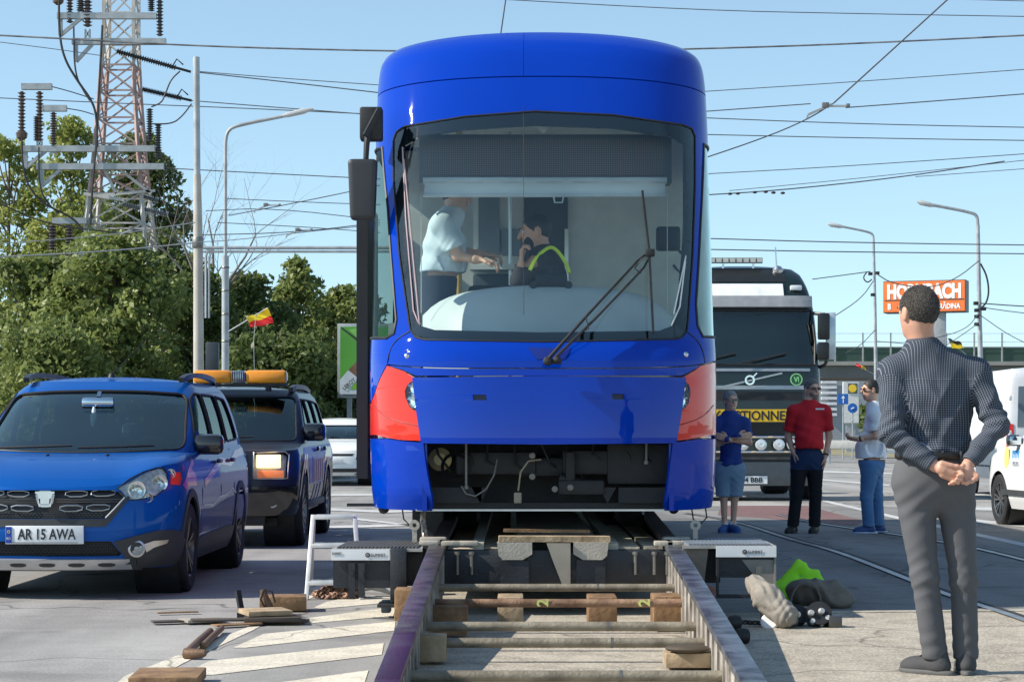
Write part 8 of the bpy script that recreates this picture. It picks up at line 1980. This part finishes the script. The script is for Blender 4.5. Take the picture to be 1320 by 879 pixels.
# buildings and signs under it
D = 190.0; hb = thing('warehouse', 'large grey store building with a white louvred corner under the overpass', 'building', (P(1110,0,D).x,D,0))
zf2 = lambda y: CH+(HY-y)/F*D
mb = MB(); mb.box2((P(1055,0,D).x,D,0),(P(1380,0,D).x,D+40,zf2(470))); mb.put('wall', M('store grey',(.28,.31,.33),.6,scale=.2), hb)
for k in range(7): mb = MB(); mb.box2((P(1058,0,D).x,D-.4,zf2(494+7*k)),(P(1078,0,D).x,D-.1,zf2(490.5+7*k))); mb.put('louvre', M('louvre white',(.68,.68,.70),.6), hb)
for k in range(5): mb = MB(); q = P(1140+36*k,0,D); mb.box2((q.x,D-.05,zf2(545)),(q.x+1.6,D+.02,zf2(520))); mb.put('window', M('dark window pane'), hb)
D = 130.0; ys = thing('pylon_sign', 'white sign board with a yellow disc on a dark square behind the men', 'sign', (P(1098,0,D).x,D,0))
mb = MB(); a, b = P(1087,545,D), P(1107,492,D); mb.box2((a.x,D,a.z),(b.x,D+.3,b.z)); mb.put('board', M('board white',(.62,.63,.63),.5), ys)
mb = MB(); a, b = P(1093,507,D), P(1105,494,D); mb.box2((a.x,D-.05,a.z),(b.x,D,b.z)); sq = mb.put('dark_square', M('slate square',(.10,.11,.12),.5), ys)
mb = MB(); mb.lathe([(0,0),(.24,0),(.24,.03),(0,.03)],P(1099,500.5,D-.05),(0,-1,0),20); mb.put('yellow_disc', M('disc yellow',(.80,.55,.03),.5), sq)
mb = MB(); mb.box2((P(1091,0,D).x,D+.1,0),(P(1103,0,D).x,D+.25,P(0,545,D).z)); mb.put('leg', galv, ys)
D = 92.0; rs_ = thing('road_sign', 'square blue road sign with a white arrow on a thin post', 'sign', (P(1087,0,D).x,D,0))
mb = MB(); a, b = P(1080.5,521,D), P(1093.5,507.5,D); mb.box2((a.x,D,a.z),(b.x,D+.02,b.z)); pn = mb.put('panel', M('road sign blue',(.01,.12,.45),.45), rs_)
c = (a+b)/2; mb = MB(); mb.prism([(-.02,-.17),(.02,-.17),(.02,.03),(.08,.03),(0,.16),(-.08,.03),(-.02,.03)],(c.x,D-.004,c.z),(1,0,0),(0,0,1),(0,-.004,0)); mb.put('arrow', wsn, pn)
mb = MB(); mb.tube([(c.x,D+.04,0),(c.x,D+.04,b.z)],.03,8); mb.put('post', galv, rs_)
D = 96.0; rs_ = thing('road_sign', 'round blue road sign half hidden behind the man in the white T-shirt', 'sign', (P(1099,0,D).x,D,0))
mb = MB(); mb.lathe([(0,0),(.22,0),(.22,.02),(0,.02)],P(1099,526,D),(0,-1,0),24); pn = mb.put('panel', M('road sign blue'), rs_); mb = MB(); mb.bar(P(1097,527,D-.03),P(1101,525,D-.03),.03,.05); mb.put('arrow', wsn, pn)
mb = MB(); mb.tube([P(1099,545,D+.05)*1.0, P(1099,526,D+.05)],.03,8); q = P(1099,0,D+.05); mb.tube([(q.x,D+.05,0),(q.x,D+.05,1.7)],.03,8); mb.put('post', galv, rs_)
D = 80.0; gr = thing('guard_rail', 'low pale guard rail along the verge under the overpass', 'guard rail', (P(1090,0,D).x,D,0))
xa, xb = P(1061,0,D).x, P(1300,0,D).x
mb = MB(); mb.box2((xa,D,.58),(xb,D+.05,.88),.01); mb.put('rail', M('rail pale',(.55,.54,.50),.5), gr)
for k in range(5): mb = MB(); mb.box2((xa+.2+k*1.6,D+.06,0),(xa+.3+k*1.6,D+.14,.85)); mb.put('post', galv, gr)
# dark hedge line at the far right horizon
for k, (cx_, w_) in enumerate(((1150,60),(1245,60),(1320,70))):
    tree('broadleaf_tree', ('low far tree just left of the foreground man','low far tree right of the store sign column','low far tree at the right edge under the overpass')[k], cx_, 520, w_*.6, 138, lf3, 40+k, ncl=28, per=60, size=.22, group='far trees under the overpass', rclump=(.6,1.2))
# parked cars far off
# ---- overhead wires
wires = []
def wire(pts, w_, d, label, m_=None, d2=None, name='overhead_wire'):
    n = len(pts); q = [tuple(P(x,y,d+((d2 or d)-d)*k/(n-1))) for k,(x,y) in enumerate(pts)]
    q = smoothp(q, 2, False) if n > 2 else q; mb = MB(); mb.tube(q, w_/F*d/2, 5)
    return link(name, mb.mesh(name), m_ or wm, None, None, org=q[0], label=label, cat='wire', group='overhead wires')
wm = M('wire', (.06,.065,.075), .6); wl_ = M('pale wire', (.16,.18,.21), .6)
tw = M('twisted cable', (.03,.035,.045), .6, scale=3, col2=(.20,.20,.21))
wire([(600,-3),(900,13.5),(1100,18),(1400,23)],1.2,36,'upper thin wire crossing the sky right of the tram, nearly level')
wire([(1150,-3),(1400,4)],1.1,37,'short thin wire in the upper right corner')
wire([(-80,42),(60,49),(255,60),(480,66),(690,68),(900,63.5),(1100,57),(1400,42)],2.3,40,'thick twisted cable sagging behind the tram roof across the whole sky',tw)
wire([(880,120),(1100,106),(1400,84)],1.1,44,'thin wire rising to the right below the twisted cable')
wire([(880,146),(1045,134)],1.4,34,'short wire from the tram to the junction clamp')
wire([(1090,139),(1200,131),(1400,115)],1.5,34,'wire running right from the junction clamp')
wire([(880,151),(1100,160),(1400,166)],1.3,42,'nearly level wire just below the junction clamp')
wire([(880,173),(1100,178),(1400,182.5)],1.3,42.5,'lower of the two level wires below the junction clamp')
wire([(1250,-26),(1150,65),(1075,133)],2.2,34,'thick diagonal wire falling from the top edge to the junction clamp')
wire([(1075,133),(1040,155),(980,180),(860,220)],1.7,34,'wire falling from the junction clamp to the tram side')
wire([(880,226),(1100,214),(1400,193)],1.1,46,'thin wire above the pair with small insulators')
wire([(900,252),(1000,246),(1160,229),(1295,208)],1.6,40,'dark wire with small insulators ending before the right edge')
wire([(940,246),(1120,229),(1400,198)],.9,47,'faint wire above the insulator wire')
wire([(1180,228),(1400,212)],.9,47,'faint wire leaving the insulator wire to the right')
wire([(880,306.5),(1100,313),(1400,317)],1.5,38,'upper of two level wires above the truck roof')
wire([(880,321),(1100,325),(1400,328)],1.5,38.5,'lower of two level wires above the truck roof')
wire([(653,-8),(649,20),(645,47)],1.8,15.2,'short vertical wire rising from the tram roof')
wire([(-80,45),(60,62),(130,72)],1.0,50,'thin wire from the left edge to the pylon')
wire([(250,92),(360,101),(490,110)],1.1,54,'thin wire right of the pylon, upper one')
wire([(250,93),(360,105),(490,120)],1.5,52,'wire falling right from the pylon, second one')
wire([(-80,123),(165,134),(320,140),(490,148)],1.3,48,'long wire crossing in front of the pylon at mid height')
wire([(247,130),(360,139),(490,149)],1.3,53,'wire from the lower strain insulator to the tram')
wire([(215,217),(330,223),(490,231)],1.3,50,'wire above the gantry tube, from the dark tree to the tram mirror')
wire([(290,256),(400,261),(490,264)],1.1,48,'faint level wire above the small clamps')
wire([(295,278),(380,262),(490,239)],1.3,40,'wire rising right through the first small clamp')
wire([(265,272),(350,268),(490,284)],1.1,41,'thin wire crossing the rising one by the first clamp')
wire([(260,303),(380,300),(490,287)],1.3,40,'wire rising right through the second small clamp')
wire([(280,287),(400,293),(490,300)],1.1,41,'thin wire just below the first clamp')
wire([(-80,235),(0,262),(60,290),(170,302)],2.0,50,'black cable sagging from the left edge to the pylon foot',cable)
wire([(-60,318),(130,305),(252,287)],1.3,45,'pale wire rising from the left edge to the thick pole, upper one',wl_)
wire([(-60,334),(130,325),(252,313)],1.8,45,'pale wire rising from the left edge to the thick pole, lower one',wl_)
wire([(255,312),(300,310),(420,296),(490,290)],1.1,40,'pale wire from the thick pole to the tram',wl_)
for q, w_, lb in (([(1047,360),(1085,355),(1122,350)],1.3,'cable from the truck side to the thinner lamp pole'),([(1075,408),(1110,385),(1126,362)],1.3,'steep cable below the thinner lamp pole clamp'),
                  ([(1130,353),(1150,366),(1200,372),(1235,358),(1262,336)],1.4,'cable looping between the two right lamp poles'),([(1264,391),(1320,395),(1400,398)],1.6,'dark cable leaving the tall lamp pole to the right'),
                  ([(1264,396),(1320,404),(1400,410)],1.2,'second cable leaving the tall lamp pole to the right'),([(1262,405),(1300,432),(1340,450)],1.1,'cable falling to the right from the tall lamp pole'),
                  ([(1262,404),(1245,425),(1205,436)],1.1,'cable falling left from the tall lamp pole towards the fence'),([(1262,416),(1240,432),(1215,448)],1.1,'lower cable falling left from the tall lamp pole'),
                  ([(1130,440),(1160,442),(1200,447)],1.1,'cable along the overpass fence behind the man'),([(1090,455),(1110,445),(1128,425)],1.1,'short cable rising to the thinner lamp pole')):
    wire(q, w_, 70, lb)
def fitting(x, y, label, s=1.0, d=34, flip=1):
    t = thing('wire_clamp', label, 'clamp', P(x,y,d)); c = P(x,y,d); k = d/F
    mb = MB(); mb.bar(c+Vector((-26*k*s,0,-9*k*s*flip)), c+Vector((4*k*s,0,4*k*s*flip)), 3*k*s,3*k*s); mb.bar(c+Vector((-6*k*s,0,2*k*s)), c+Vector((27*k*s,0,2*k*s)),2.6*k*s,2.6*k*s); mb.bar(c+Vector((-26*k*s,0,-9*k*s*flip)),c+Vector((-28*k*s,0,-14*k*s*flip)),2.4*k*s,2.4*k*s); mb.put('clamp_arm', M('clamp pale',(.42,.41,.39),.5,.4), t)
    mb = MB(); mb.box(c+Vector((-4*k*s,-.01,3*k*s)),(9*k*s,.05,7*k*s),b=.6*k*s); mb.put('clamp_block', M('clamp dark',(.2,.19,.18),.5,.4), t); mb = MB(); mb.box(c+Vector((25*k*s,-.01,3*k*s)),(5*k*s,.04,4*k*s),b=.4*k*s); mb.put('clamp_block', M('clamp dark',(.2,.19,.18),.5,.4), t)
fitting(1068,139,'pale metal junction clamp where the diagonal wire meets the level ones'); fitting(345,266,'small pale wire clamp left of the tram mirror, upper one',.62,40); fitting(386,298,'small pale wire clamp left of the tram, just above the gantry tube',.62,40); fitting(172,296,'small pale wire clamp in front of the trees below the pylon',.62,44)
for k,(x,y) in enumerate(((941,250),(951,249.6),(973,248),(987,247.5),(997,248.5),(1009,249))):
    c = P(x,y,40); mb = MB(); mb.ell(c,(.045,.025,.025),8,6); link('insulator', mb.mesh('insulator'), cable, None, 60, org=c, label='small dark bead insulator on the wire right of the tram', cat='insulator', group='bead insulators on the wire')
